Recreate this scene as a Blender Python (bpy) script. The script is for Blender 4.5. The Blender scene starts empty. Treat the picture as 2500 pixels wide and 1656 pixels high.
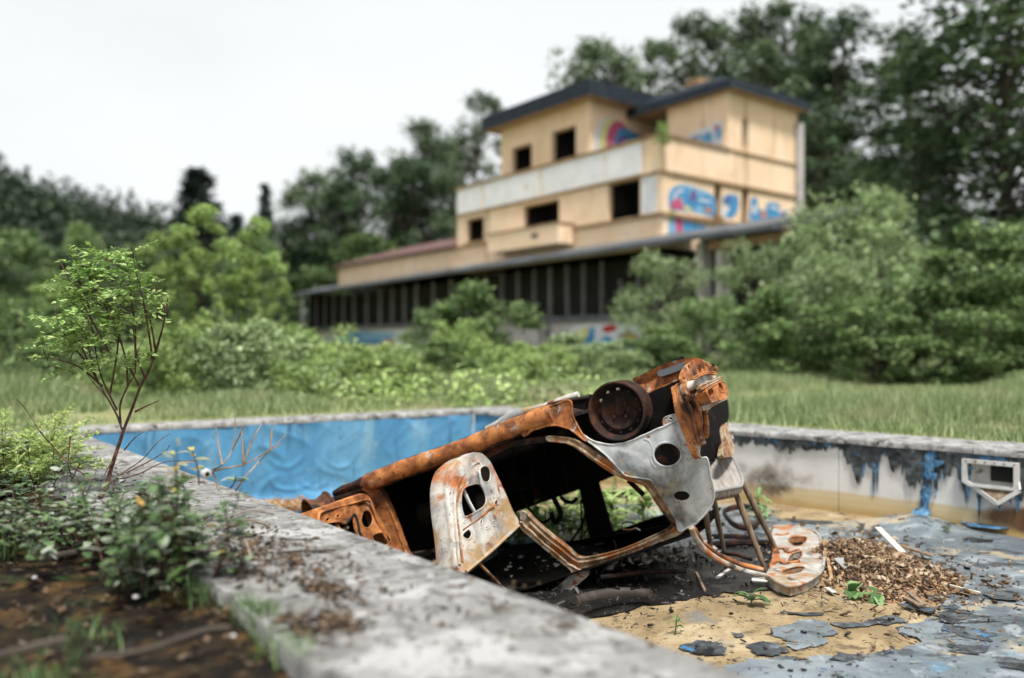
import bpy, bmesh, math, random
import numpy as np
from mathutils import Vector, Matrix
from mathutils.geometry import delaunay_2d_cdt

# ------------------------------------------------------------------ camera, sky, sun, exposure
scene = bpy.context.scene
H = 0.79                    # lens height above the pool coping (coping top is z = 0)
FPX, HOR, W0, H0 = 2250.0, 835.0, 2500.0, 1656.0
cam_data = bpy.data.cameras.new('camera')
cam_data.sensor_width = 36.0
cam_data.lens = 36.0 * FPX / W0
cam_data.shift_y = (HOR - H0 / 2) / W0
cam_data.clip_start = 0.05
cam_data.clip_end = 3000
cam_data.dof.use_dof = True
cam_data.dof.focus_distance = 4.85
cam_data.dof.aperture_fstop = 0.80
cam = bpy.data.objects.new('camera', cam_data)
cam.location = (0, 0, H)
cam.rotation_euler = (math.radians(90), 0, 0)
scene.collection.objects.link(cam)
scene.camera = cam

SUN_EL, SUN_AZ = math.radians(66), math.radians(162)     # azimuth clockwise from +Y
world = bpy.data.worlds.new('World')
scene.world = world
world.use_nodes = True
wn, wl = world.node_tree.nodes, world.node_tree.links
wn.clear()
sky = wn.new('ShaderNodeTexSky'); sky.sky_type = 'NISHITA'; sky.sun_disc = False
sky.sun_elevation = SUN_EL; sky.sun_rotation = SUN_AZ
sky.dust_density = 4.0; sky.air_density = 1.0; sky.ozone_density = 1.0
hs = wn.new('ShaderNodeHueSaturation'); hs.inputs['Saturation'].default_value = 0.10
veil = wn.new('ShaderNodeMixRGB'); veil.inputs[0].default_value = 0.72      # thin bright cloud layer over the whole sky
veil.inputs[2].default_value = (8.6, 9.0, 9.15, 1)
bg = wn.new('ShaderNodeBackground'); bg.inputs[1].default_value = 0.085
wo = wn.new('ShaderNodeOutputWorld')
cn = wn.new('ShaderNodeTexNoise'); cn.inputs['Scale'].default_value = 2.2; cn.inputs['Detail'].default_value = 5      # faint cloud tone
ctc = wn.new('ShaderNodeTexCoord'); cmap = wn.new('ShaderNodeMapping'); cmap.inputs['Scale'].default_value = (1, 1, 2.6); wl.new(ctc.outputs['Generated'], cmap.inputs[0]); wl.new(cmap.outputs[0], cn.inputs['Vector'])
crm = wn.new('ShaderNodeValToRGB'); crm.color_ramp.elements[0].position = .3; crm.color_ramp.elements[0].color = (9.2, 9.65, 9.8, 1); crm.color_ramp.elements[1].position = .7; crm.color_ramp.elements[1].color = (10.6, 10.9, 11.0, 1)
wl.new(cn.outputs['Fac'], crm.inputs[0]); wl.new(crm.outputs[0], veil.inputs[2])
wl.new(sky.outputs[0], hs.inputs['Color']); wl.new(hs.outputs[0], veil.inputs[1])
wl.new(veil.outputs[0], bg.inputs[0]); wl.new(bg.outputs[0], wo.inputs[0])

sun_d = bpy.data.lights.new('sun', 'SUN'); sun_d.energy = 4.0; sun_d.angle = math.radians(10)
sun_d.color = (1.0, 0.965, 0.91)
sun = bpy.data.objects.new('sun', sun_d)
sdir = Vector((math.sin(SUN_AZ) * math.cos(SUN_EL), math.cos(SUN_AZ) * math.cos(SUN_EL), math.sin(SUN_EL)))
sun.rotation_euler = sdir.to_track_quat('Z', 'Y').to_euler()
sun.location = (8, -6, 20)
scene.collection.objects.link(sun)

vs = scene.view_settings
vs.view_transform = 'Standard'; vs.look = 'None'; vs.exposure = 0.46; vs.gamma = 1.0
try: vs.use_curve_mapping = False
except Exception: pass
scene.render.engine = 'CYCLES'
scene.cycles.use_denoising = True
scene.cycles.max_bounces = 5
scene.cycles.diffuse_bounces = 2
scene.cycles.use_adaptive_sampling = True
scene.cycles.adaptive_threshold = 0.02
scene.cycles.glossy_bounces = 2
scene.cycles.transmission_bounces = 3
scene.cycles.transparent_max_bounces = 4
scene.cycles.sample_clamp_indirect = 4.0

# ------------------------------------------------------------------ helpers
COL = scene.collection
def at(px, py, Y):                       # a point of the photograph at a chosen depth
    return Vector(((px - 1250) / FPX * Y, Y, H - (py - HOR) / FPX * Y))
def flat(px, py, z):                     # a point of the photograph on a level plane
    Y = (H - z) * FPX / (py - HOR)
    return Vector(((px - 1250) / FPX * Y, Y, z))
def crop(ox, oy, s): return lambda x, y: (ox + x * s, oy + y * s)
c1 = crop(700, 850, .4144); c2 = crop(1300, 840, .4209); c3 = crop(1440, 850, .1913)
c4 = crop(700, 1080, .2535); c5 = crop(1180, 1080, .2359); c6 = crop(1300, 150, .4785)
c7 = crop(1700, 950, .4502); c8 = crop(800, 1250, .3802); cb = crop(700, 150, .4785)

def tag(o, label=None, cat=None, group=None, kind=None):
    if label: o['label'] = label
    if cat: o['category'] = cat
    if group: o['group'] = group
    if kind: o['kind'] = kind
    return o
def empty(name, loc=(0, 0, 0), rz=0):
    o = bpy.data.objects.new(name, None); COL.objects.link(o)
    o.location = loc; o.rotation_euler = (0, 0, rz); o.empty_display_size = .1
    return o
def link(name, me, parent=None):
    o = bpy.data.objects.new(name, me); COL.objects.link(o)
    if parent: o.parent = parent
    return o
def np_mesh(name, V, Fq, mat, smooth=False):
    V = np.asarray(V, dtype=np.float32); Fq = np.asarray(Fq, dtype=np.int32)
    n, k = Fq.shape
    me = bpy.data.meshes.new(name)
    me.vertices.add(len(V)); me.vertices.foreach_set('co', V.ravel())
    me.loops.add(n * k); me.loops.foreach_set('vertex_index', Fq.ravel())
    me.polygons.add(n)
    me.polygons.foreach_set('loop_start', np.arange(0, n * k, k, dtype=np.int32))
    me.polygons.foreach_set('loop_total', np.full(n, k, dtype=np.int32))
    if smooth: me.polygons.foreach_set('use_smooth', np.ones(n, dtype=bool))
    me.update(calc_edges=True)
    if mat: me.materials.append(mat)
    return me

class MB:
    """collects shapes and links them as one mesh object"""
    def __init__(s): s.v = []; s.f = []
    def add(s, vs, fs):
        n = len(s.v); s.v += [tuple(p) for p in vs]; s.f += [tuple(i + n for i in f) for f in fs]; return s
    def hexa(s, p):                      # 8 corners, bottom ring then top ring
        return s.add(p, [(3, 2, 1, 0), (4, 5, 6, 7), (0, 1, 5, 4), (1, 2, 6, 5), (2, 3, 7, 6), (3, 0, 4, 7)])
    def box(s, c, d, rz=0, tilt=None):
        c = Vector(c); m = Matrix.Rotation(rz, 3, 'Z')
        if tilt: m = m @ Matrix.Rotation(tilt, 3, 'Y')
        q = [(-1, -1, -1), (1, -1, -1), (1, 1, -1), (-1, 1, -1), (-1, -1, 1), (1, -1, 1), (1, 1, 1), (-1, 1, 1)]
        return s.hexa([c + m @ Vector((a * d[0] / 2, b * d[1] / 2, e * d[2] / 2)) for a, b, e in q])
    def bar(s, a, b, w, h, up=(0, 0, 1)):     # rectangular bar between two points
        a, b = Vector(a), Vector(b); t = (b - a).normalized(); up = Vector(up)
        x = t.cross(up)
        if x.length < 1e-4: x = t.cross(Vector((1, 0, 0)))
        x.normalize(); y = x.cross(t)
        r = []
        for p in (a, b): r += [p - x * w / 2 - y * h / 2, p + x * w / 2 - y * h / 2, p + x * w / 2 + y * h / 2, p - x * w / 2 + y * h / 2]
        return s.hexa(r)
    def tube(s, pts, r, n=8, cap=True, closed=False, flat_=None):
        pts = [Vector(p) for p in pts]; m = len(pts)
        rs = r if hasattr(r, '__len__') else [r] * m
        rings = []; prev = None
        for i, p in enumerate(pts):
            if closed: t = pts[(i + 1) % m] - pts[i - 1]
            else: t = pts[min(i + 1, m - 1)] - pts[max(i - 1, 0)]
            t = t.normalized() if t.length > 1e-9 else Vector((0, 0, 1))
            if prev is None:
                x = t.orthogonal().normalized()
                if flat_ is not None:
                    fx = Vector(flat_[0]); fx = fx - t * fx.dot(t)
                    if fx.length > 1e-6: x = fx.normalized()
            else:
                x = prev - t * prev.dot(t)
                x = x.normalized() if x.length > 1e-6 else t.orthogonal().normalized()
            prev = x; y = t.cross(x)
            k = flat_[1] if flat_ is not None else 1.0
            rings.append([p + (x * math.cos(2 * math.pi * j / n) + y * k * math.sin(2 * math.pi * j / n)) * rs[i] for j in range(n)])
        vs = [q for g in rings for q in g]; fs = []
        for i in range(m if closed else m - 1):
            a, b = i * n, ((i + 1) % m) * n
            for j in range(n): fs.append((a + j, a + (j + 1) % n, b + (j + 1) % n, b + j))
        if cap and not closed:
            fs.append(tuple(range(n - 1, -1, -1))); fs.append(tuple(range((m - 1) * n, m * n)))
        return s.add(vs, fs)
    def lathe(s, o, ax, prof, n=40, x=None):      # prof = [(radius, height along ax)]
        o, ax = Vector(o), Vector(ax).normalized(); x = Vector(x).normalized() if x else ax.orthogonal().normalized(); y = ax.cross(x)
        vs = []; fs = []
        for r, h in prof:
            for j in range(n):
                a = 2 * math.pi * j / n; vs.append(o + ax * h + (x * math.cos(a) + y * math.sin(a)) * r)
        for i in range(len(prof) - 1):
            for j in range(n): fs.append((i * n + j, i * n + (j + 1) % n, (i + 1) * n + (j + 1) % n, (i + 1) * n + j))
        return s.add(vs, fs)
    def build(s, name, mat, parent=None, smooth=False, bevel=0):
        me = bpy.data.meshes.new(name); me.from_pydata(s.v, [], s.f); me.validate()
        if bevel:
            bm = bmesh.new(); bm.from_mesh(me); bmesh.ops.remove_doubles(bm, verts=bm.verts, dist=1e-5)
            bmesh.ops.bevel(bm, geom=bm.edges[:], offset=bevel, segments=1, affect='EDGES', clamp_overlap=True)
            bm.to_mesh(me); bm.free()
        if mat: me.materials.append(mat)
        if smooth: shade(me, smooth)
        return link(name, me, parent)
def shade(me, ang):
    bm = bmesh.new(); bm.from_mesh(me); bm.normal_update()
    a = math.radians(40 if ang is True else ang)
    for f in bm.faces: f.smooth = True
    for e in bm.edges:
        if len(e.link_faces) != 2 or e.calc_face_angle(0) > a: e.smooth = False
    bm.to_mesh(me); bm.free()

def cr(pts, n=5, closed=True):               # smooth curve through points
    p = [np.array(q, float) for q in pts]; m = len(p); out = []
    rng = range(m) if closed else range(m - 1)
    for i in rng:
        if closed: a, b, c, d = p[i - 1], p[i], p[(i + 1) % m], p[(i + 2) % m]
        else: a, b, c, d = p[max(i - 1, 0)], p[i], p[i + 1], p[min(i + 2, m - 1)]
        for k in range(n):
            t = k / n
            out.append(0.5 * (2 * b + (c - a) * t + (2 * a - 5 * b + 4 * c - d) * t * t + (3 * b - 3 * c + d - a) * t ** 3))
    if not closed: out.append(p[-1])
    return [tuple(q) for q in out]
def inside(P, poly):                          # vectorised point in polygon
    P = np.asarray(P); x, y = P[:, 0], P[:, 1]; r = np.zeros(len(P), bool); q = np.asarray(poly); j = len(q) - 1
    for i in range(len(q)):
        xi, yi, xj, yj = q[i, 0], q[i, 1], q[j, 0], q[j, 1]
        c = ((yi > y) != (yj > y)); 
        with np.errstate(divide='ignore', invalid='ignore'):
            r ^= c & (x < (xj - xi) * (y - yi) / (yj - yi) + xi)
        j = i
    return r
def tri2d(outline, holes=(), step=None):
    outline = [tuple(p[:2]) for p in outline]
    vs = [Vector(p) for p in outline]; es = [(i, (i + 1) % len(outline)) for i in range(len(outline))]
    for h in holes:
        b = len(vs); vs += [Vector(tuple(p[:2])) for p in h]; es += [(b + i, b + (i + 1) % len(h)) for i in range(len(h))]
    if step:
        q = np.array(outline); lo, hi = q.min(0), q.max(0); g = []
        r = np.random.default_rng(len(outline))
        ny = int((hi[1] - lo[1]) / step) + 2; nx = int((hi[0] - lo[0]) / step) + 2
        gx, gy = np.meshgrid(np.arange(nx), np.arange(ny))
        G = np.stack([lo[0] + (gx + .5 * (gy % 2)) * step, lo[1] + gy * step * .9], -1).reshape(-1, 2) + r.normal(0, step * .08, (nx * ny, 2))
        m = inside(G, q)
        for h in holes: m &= ~inside(G, np.array([p[:2] for p in h]))
        vs += [Vector(p) for p in G[m]]
    v2, _, f2, *_ = delaunay_2d_cdt(vs, es, [], 0, 1e-6)
    v2 = np.array([tuple(p) for p in v2]); f2 = [f for f in f2 if len(f) == 3]
    c = np.array([v2[list(f)].mean(0) for f in f2])
    m = inside(c, np.array(outline))
    for h in holes: m &= ~inside(c, np.array([p[:2] for p in h]))
    f3 = [f for f, k in zip(f2, m) if k]
    out = []
    for f in f3:
        a, b, c_ = v2[f[0]], v2[f[1]], v2[f[2]]
        out.append(tuple(f) if (b[0] - a[0]) * (c_[1] - a[1]) - (b[1] - a[1]) * (c_[0] - a[0]) > 0 else tuple(f[::-1]))
    return v2, out
def sheet(outline, holes, fn, back=None, step=None):
    """filled outline with holes, mapped by fn(x, y) -> xyz; back(x, y) gives the second face so the sheet has thickness"""
    v2, fs = tri2d(outline, holes, step)
    mb = MB(); n = len(v2)
    V = [fn(p[0], p[1]) for p in v2]
    if back is None: return mb.add(V, fs)
    V2 = [back(p[0], p[1]) for p in v2]
    cnt = {}
    for f in fs:
        for i in range(3): cnt[(f[i], f[(i + 1) % 3])] = 1
    side = [(a, b) for (a, b) in cnt if (b, a) not in cnt]
    F = list(fs) + [tuple(i + n for i in f[::-1]) for f in fs] + [(b, a, a + n, b + n) for a, b in side]
    return mb.add(V + V2, F)
def ragged(pts, amp, n, seed, closed=True):   # roughen a polyline
    r = random.Random(seed); out = []
    m = len(pts)
    for i in range(m if closed else m - 1):
        a, b = pts[i], pts[(i + 1) % m]
        for k in range(n):
            t = k / n
            out.append((a[0] + (b[0] - a[0]) * t + r.gauss(0, amp), a[1] + (b[1] - a[1]) * t + r.gauss(0, amp)))
    return out

# ------------------------------------------------------------------ materials
def _nt(name):
    m = bpy.data.materials.new(name); m.use_nodes = True
    n, l = m.node_tree.nodes, m.node_tree.links; n.clear()
    o = n.new('ShaderNodeOutputMaterial'); b = n.new('ShaderNodeBsdfPrincipled'); l.new(b.outputs[0], o.inputs[0])
    return m, n, l, b
def _ramp(n, stops, interp='LINEAR'):
    r = n.new('ShaderNodeValToRGB'); r.color_ramp.interpolation = interp; e = r.color_ramp.elements
    while len(e) < len(stops): e.new(.5)
    for i, (p, c) in enumerate(stops): e[i].position = p; e[i].color = (*c, 1)
    return r
def surf(name, base, scale=5, layers=(), rough=.85, bump=(30, .3, .01), coord='Object', spec=.3, stretch=(1, 1, 1), metal=0.0, detail=6):
    """base = ramp stops over noise; layers = (colour, noise scale, lo, hi, seed[, stretch]) patches on top"""
    m, n, l, b = _nt(name)
    tc = n.new('ShaderNodeTexCoord')
    def noise(sc, seed, st=(1, 1, 1), det=6, dist=.4):
        mp = n.new('ShaderNodeMapping'); mp.inputs['Location'].default_value = (seed * 7.31, seed * 3.17, seed * 5.7); mp.inputs['Scale'].default_value = st
        l.new(tc.outputs[coord], mp.inputs[0])
        t = n.new('ShaderNodeTexNoise'); t.inputs['Scale'].default_value = sc; t.inputs['Detail'].default_value = det; t.inputs['Roughness'].default_value = .6; t.inputs['Distortion'].default_value = dist
        l.new(mp.outputs[0], t.inputs['Vector']); return t.outputs['Fac']
    r = _ramp(n, base); l.new(noise(scale, 0, stretch, detail), r.inputs[0]); col = r.outputs[0]
    for L in layers:
        c, sc, lo, hi, seed = L[:5]; st = L[5] if len(L) > 5 else (1, 1, 1)
        mr = n.new('ShaderNodeMapRange'); mr.interpolation_type = 'SMOOTHSTEP'; mr.inputs['From Min'].default_value = lo; mr.inputs['From Max'].default_value = hi
        l.new(noise(sc, seed, st), mr.inputs['Value'])
        mx = n.new('ShaderNodeMixRGB'); mx.inputs[2].default_value = (*c, 1); l.new(mr.outputs[0], mx.inputs[0]); l.new(col, mx.inputs[1]); col = mx.outputs[0]
    l.new(col, b.inputs['Base Color'])
    b.inputs['Roughness'].default_value = rough; b.inputs['Specular IOR Level'].default_value = spec; b.inputs['Metallic'].default_value = metal
    if bump:
        bp = n.new('ShaderNodeBump'); bp.inputs['Strength'].default_value = bump[1]; bp.inputs['Distance'].default_value = bump[2]
        l.new(noise(bump[0], 9, stretch), bp.inputs['Height']); l.new(bp.outputs[0], b.inputs['Normal'])
    m['col'] = 1
    return m, n, l, b, tc, col, noise
def S(*a, **k): return surf(*a, **k)[0]
TINT = (1.22, 1.30, 1.38)      # leaf greens as seen here: fresh but cool
def leafmat(name, cols, trans=.35, rough=.55):
    m = bpy.data.materials.new(name); m.use_nodes = True
    n, l = m.node_tree.nodes, m.node_tree.links; n.clear()
    o = n.new('ShaderNodeOutputMaterial'); b = n.new('ShaderNodeBsdfPrincipled'); t = n.new('ShaderNodeBsdfTranslucent'); mx = n.new('ShaderNodeMixShader')
    g = n.new('ShaderNodeNewGeometry'); oi = n.new('ShaderNodeObjectInfo')
    r = _ramp(n, [(i / max(1, len(cols) - 1), tuple(min(.62, v * k) for v, k in zip(c, TINT))) for i, c in enumerate(cols)])
    l.new(g.outputs['Random Per Island'], r.inputs[0])
    h = n.new('ShaderNodeHueSaturation')
    a = n.new('ShaderNodeMapRange'); a.inputs['To Min'].default_value = .85; a.inputs['To Max'].default_value = 1.15
    l.new(oi.outputs['Random'], a.inputs['Value']); l.new(a.outputs[0], h.inputs['Value']); l.new(r.outputs[0], h.inputs['Color'])
    l.new(h.outputs[0], b.inputs['Base Color']); l.new(h.outputs[0], t.inputs['Color'])
    b.inputs['Roughness'].default_value = rough; b.inputs['Specular IOR Level'].default_value = .3
    mx.inputs[0].default_value = trans * .6
    l.new(b.outputs[0], mx.inputs[1]); l.new(t.outputs[0], mx.inputs[2]); l.new(mx.outputs[0], o.inputs[0])
    return m

M = {}
RUST = [(.25, (.045, .018, .010)), (.42, (.17, .055, .018)), (.55, (.36, .125, .035)), (.68, (.52, .22, .075)), (.8, (.24, .085, .03))]
M['rust'] = S('rust', RUST, 9, [((.022, .013, .010), 6, .48, .68, 2), ((.50, .20, .06), 4.5, .50, .68, 5), ((.42, .35, .29), 9, .58, .70, 3), ((.10, .035, .014), 26, .60, .66, 8)], rough=.78, bump=(55, .5, .006), spec=.35)
M['rust_dark'] = S('dark rust', [(.3, (.010, .007, .006)), (.5, (.032, .014, .009)), (.65, (.10, .036, .015)), (.8, (.02, .011, .009))], 7, [((.010, .009, .009), 5, .46, .58, 3)], rough=.8, bump=(45, .4, .005))
M['burnt'] = S('burnt white paint', [(.3, (.18, .19, .20)), (.45, (.36, .35, .33)), (.55, (.52, .50, .46)), (.7, (.36, .32, .27)), (.8, (.20, .18, .16))], 6,
               [((.33, .22, .11), 5.0, .46, .66, 2), ((.37, .12, .032), 4.2, .51, .66, 4), ((.19, .06, .02), 10, .57, .68, 8), ((.045, .04, .036), 6, .56, .72, 6), ((.10, .04, .016), 30, .64, .69, 7)], rough=.62, bump=(28, .25, .006), spec=.4)
M['quarter'] = S('sooty grey paint', [(.3, (.22, .25, .27)), (.45, (.38, .41, .43)), (.58, (.54, .56, .57)), (.75, (.30, .33, .35))], 5,
               [((.075, .085, .09), 4.2, .48, .70, 2, (1, .5, 1)), ((.36, .29, .18), 5, .52, .70, 5), ((.30, .11, .035), 8, .635, .67, 9), ((.15, .09, .05), 34, .65, .70, 7)], rough=.55, bump=(20, .2, .006), spec=.45)
M['frame'] = S('rusty door frame', [(.3, (.09, .055, .03)), (.48, (.24, .15, .08)), (.58, (.44, .35, .25)), (.75, (.15, .08, .04))], 11,
               [((.28, .10, .03), 8, .50, .60, 2), ((.025, .018, .014), 5, .55, .66, 4), ((.55, .50, .42), 13, .60, .68, 7)], rough=.7, bump=(40, .35, .005))
M['soot'] = S('soot', [(.3, (.003, .003, .003)), (.6, (.009, .008, .007)), (.8, (.022, .016, .012))], 6, [((.05, .02, .01), 5, .62, .70, 3)], rough=.9, bump=(30, .4, .006), spec=.08)
M['rust_black'] = S('blackened rust', [(.3, (.006, .005, .005)), (.5, (.014, .009, .008)), (.62, (.05, .02, .011)), (.8, (.012, .008, .007))], 8, rough=.85, bump=(45, .4, .005), spec=.2)
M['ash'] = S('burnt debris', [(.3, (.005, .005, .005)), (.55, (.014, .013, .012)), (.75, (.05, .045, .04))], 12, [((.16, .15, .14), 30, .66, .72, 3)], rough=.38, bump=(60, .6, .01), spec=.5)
M['concrete'] = S('weathered concrete', [(.28, (.075, .073, .070)), (.42, (.15, .147, .141)), (.55, (.25, .246, .24)), (.72, (.145, .142, .136))], 8,
               [((.35, .35, .342), 1.9, .555, .63, 2), ((.33, .327, .32), 11, .55, .63, 8), ((.075, .06, .045), 4.2, .60, .66, 5, (1, 1.6, 1)), ((.085, .08, .075), 22, .56, .66, 7), ((.05, .045, .04), 60, .60, .68, 11)], rough=.92, bump=(34, .7, .012), spec=.2, detail=10)
M['coping_far'] = S('lichened concrete', [(.3, (.10, .10, .097)), (.45, (.20, .198, .193)), (.6, (.33, .325, .315)), (.75, (.17, .168, .162))], 9, [((.045, .043, .04), 7, .54, .66, 3), ((.46, .455, .445), 14, .60, .68, 6), ((.03, .028, .026), 30, .60, .68, 8)], rough=.92, bump=(30, .6, .01))
M['wood_grey'] = S('weathered grey wood', [(.3, (.15, .125, .11)), (.5, (.29, .26, .235)), (.7, (.40, .37, .345))], 6, [((.08, .06, .05), 14, .62, .74, 4, (8, 1, 1))], rough=.75, bump=(30, .4, .004), stretch=(9, 1, 1))
M['wood_brown'] = S('brown turned wood', [(.3, (.085, .055, .035)), (.5, (.19, .135, .09)), (.7, (.28, .215, .15))], 5, rough=.65, bump=(30, .3, .003), stretch=(6, 6, 1))
M['chip_bits'] = leafmat('splintered wood', [(.016, .010, .007), (.06, .032, .017), (.13, .07, .036), (.21, .13, .07), (.36, .27, .18)], .02, .85)
M['chips'] = S('wood chips', [(.2, (.10, .05, .025)), (.45, (.30, .17, .085)), (.65, (.48, .31, .17)), (.85, (.22, .11, .05))], 9, rough=.85, bump=(60, .3, .004))
M['plank_pale'] = S('pale split timber', [(.3, (.38, .34, .29)), (.6, (.58, .54, .48))], 9, rough=.8, bump=None, stretch=(1, 8, 1))
M['liner_grey'] = S('grey blue pool liner', [(.3, (.07, .088, .10)), (.5, (.13, .16, .18)), (.65, (.21, .245, .265)), (.8, (.10, .125, .14))], 2.2,
               [((.26, .295, .315), 5, .55, .65, 9), ((.014, .016, .018), 2.6, .62, .66, 12), ((.05, .06, .068), 4.2, .565, .66, 3), ((.36, .30, .21), 2.2, .57, .66, 5), ((.06, .055, .05), 16, .60, .67, 8), ((.10, .24, .38), 3.2, .64, .76, 6)], rough=.27, bump=(11, .6, .02), spec=.55)
M['liner_dark'] = S('charred liner', [(.3, (.012, .014, .016)), (.5, (.045, .052, .058)), (.65, (.11, .125, .135)), (.8, (.03, .034, .038))], 12, [((.04, .15, .30), 9, .60, .66, 4), ((.006, .006, .007), 8, .52, .62, 6), ((.20, .22, .23), 20, .62, .68, 9)], rough=.45, bump=(26, .5, .008), spec=.5)
M['liner_blue'] = S('blue pool liner', [(.3, (.048, .19, .36)), (.5, (.075, .245, .43)), (.7, (.12, .30, .47))], 2.0, [((.20, .36, .47), 3.0, .54, .74, 4, (1, 1, .45)), ((.03, .10, .20), 8, .56, .72, 6, (1, 1, .22)), ((.25, .33, .36), 13, .62, .72, 9), ((.05, .07, .09), 34, .64, .70, 8)], rough=.55, bump=(24, .15, .004), spec=.3, stretch=(1, 1, .4))
M['liner_torn'] = S('torn blue liner', [(.3, (.02, .085, .18)), (.5, (.045, .16, .31)), (.7, (.14, .27, .40))], 14, [((.025, .035, .045), 11, .50, .60, 4)], rough=.5, bump=(22, .4, .006), spec=.4)
M['plastic_white'] = S('aged white plastic', [(.3, (.42, .41, .385)), (.6, (.60, .59, .56))], 6, [((.17, .13, .09), 8, .62, .76, 3)], rough=.5, bump=None)
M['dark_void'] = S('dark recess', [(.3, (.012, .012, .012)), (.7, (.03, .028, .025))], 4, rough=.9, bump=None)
M['render'] = S('cream yellow render', [(.3, (.74, .54, .35)), (.5, (.82, .61, .42)), (.7, (.85, .68, .51))], .7, [((.46, .33, .21), 1.6, .57, .74, 8, (1, 1, .10)), ((.66, .62, .56), 2.6, .63, .68, 11), ((.74, .60, .46), 1.1, .56, .70, 3), ((.36, .21, .10), .9, .68, .84, 5, (1, 1, .3))], rough=.9, bump=None)
M['panel_white'] = S('flaking white panel', [(.3, (.66, .66, .68)), (.6, (.78, .78, .80))], 1.4, [((.55, .36, .20), 2.4, .64, .74, 3, (1, 1, .4))], rough=.85, bump=None)
M['ledge'] = S('stained ledge', [(.3, (.16, .10, .06)), (.6, (.34, .22, .12))], 2, rough=.9, bump=None)
M['slate'] = S('dark slate', [(.3, (.012, .017, .024)), (.6, (.026, .034, .044))], 3, rough=.9, spec=.1, bump=None)
M['soffit'] = S('timber soffit', [(.3, (.30, .20, .12)), (.6, (.44, .31, .2))], 2, rough=.85, bump=None)
M['tile_red'] = S('maroon roof tiles', [(.3, (.075, .038, .035)), (.6, (.13, .07, .062))], 3, rough=.85, bump=None)
M['metal_roof'] = S('weathered sheet roof', [(.3, (.055, .062, .072)), (.6, (.11, .12, .135))], 1.6, [((.05, .045, .04), 1.7, .6, .74, 3)], rough=.5, bump=None)
M['mullion'] = S('grey painted timber', [(.3, (.15, .15, .15)), (.6, (.28, .28, .275))], 4, rough=.8, bump=None)
M['pillar'] = S('plastered pillar', [(.3, (.36, .34, .33)), (.6, (.50, .47, .46))], 3, rough=.9, bump=None)
M['inner'] = S('shade-dark interior', [(.3, (.012, .012, .012)), (.7, (.03, .028, .026))], 1, rough=.9, bump=None)  # interior shade put into the colour so openings read dark
for nm, c in dict(p_blue=(.06, .27, .52), p_sky=(.22, .42, .60), p_pink=(.50, .10, .20), p_purple=(.16, .09, .28), p_yellow=(.66, .62, .28), p_white=(.66, .68, .72), p_orange=(.62, .20, .035), p_red=(.45, .045, .035), p_green=(.30, .40, .16)).items():
    M[nm] = S('spray paint ' + nm[2:], [(.3, tuple(x * .8 for x in c)), (.6, c)], 2.5, [((.66, .46, .27), 2.2, .66, .74, 4)], rough=.7, bump=None)
M['bark'] = S('bark', [(.3, (.03, .024, .02)), (.6, (.085, .068, .055))], 6, rough=.9, bump=(20, .6, .02), stretch=(1, 1, .25))
M['bark_red'] = S('reddish bark', [(.3, (.03, .017, .013)), (.5, (.075, .036, .025)), (.7, (.16, .085, .055))], 30, rough=.8, bump=(60, .4, .003))
M['twig'] = S('dry twig', [(.3, (.12, .09, .07)), (.6, (.30, .24, .19))], 20, rough=.85, bump=None)
M['soil'] = S('mossy soil', [(.25, (.003, .003, .0025)), (.42, (.009, .007, .005)), (.54, (.030, .020, .011)), (.64, (.10, .056, .018)), (.76, (.012, .010, .007))], 9,  # soil and moss tones, darkened further for the shade over the bank
               [((.035, .055, .018), 2.4, .54, .66, 3), ((.36, .33, .30), 26, .68, .73, 5), ((.008, .008, .008), 5, .58, .7, 6)], rough=.95, bump=(30, 1.0, .03), spec=.15, detail=9)
M['ground'] = S('meadow soil', [(.3, (.12, .13, .055)), (.5, (.20, .205, .09)), (.7, (.28, .26, .14))], .5, [((.26, .215, .14), .35, .60, .72, 4)], rough=.95, bump=None)
M['leaf_bright'] = leafmat('bright leaves', [(.10, .155, .04), (.18, .25, .065), (.28, .355, .11), (.38, .44, .18)], .5)
M['leaf_sap'] = leafmat('sapling leaves', [(.10, .17, .04), (.17, .26, .06), (.26, .35, .10), (.36, .42, .17)], .45)
M['leaf_mid'] = leafmat('mid green leaves', [(.035, .065, .022), (.075, .125, .04), (.14, .20, .065), (.24, .30, .115)], .4)
M['leaf_pale'] = leafmat('pale willow leaves', [(.065, .10, .04), (.14, .19, .075), (.25, .31, .135), (.40, .45, .24)], .4)
M['leaf_dark'] = leafmat('dark leaves', [(.022, .040, .020), (.038, .064, .030), (.064, .098, .042), (.10, .14, .065)], .35)
M['leaf_forest'] = leafmat('forest leaves', [(.012, .022, .012), (.022, .038, .019), (.04, .06, .028), (.06, .085, .04)], .3)
M['leaf_grey'] = leafmat('grey green leaves', [(.045, .066, .036), (.078, .108, .056), (.12, .155, .08), (.18, .215, .12)], .4)
M['needle'] = leafmat('spruce needles', [(.022, .036, .030), (.04, .06, .048), (.065, .088, .07)], .2)
M['leaf_shrub'] = leafmat('shrub leaves', [(.014, .028, .010), (.035, .065, .02), (.07, .12, .035), (.13, .17, .075), (.32, .32, .26)], .25, .4)
M['leaf_yellow'] = leafmat('yellowing leaves', [(.45, .33, .06), (.55, .42, .10), (.42, .20, .04)], .35)
M['leaf_thuja'] = leafmat('feathery leaves', [(.12, .18, .04), (.20, .27, .06), (.30, .36, .10), (.40, .42, .17)], .4)
M['leaf_weed'] = leafmat('weed leaves', [(.035, .075, .022), (.07, .135, .04), (.13, .21, .07), (.24, .32, .14)], .4)
M['grass'] = leafmat('grass blades', [(.08, .115, .04), (.15, .20, .07), (.26, .305, .13), (.42, .42, .25)], .4)
M['litter'] = leafmat('leaf litter', [(.010, .007, .005), (.03, .018, .010), (.07, .038, .018), (.12, .085, .055)], .1, .8)
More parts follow.
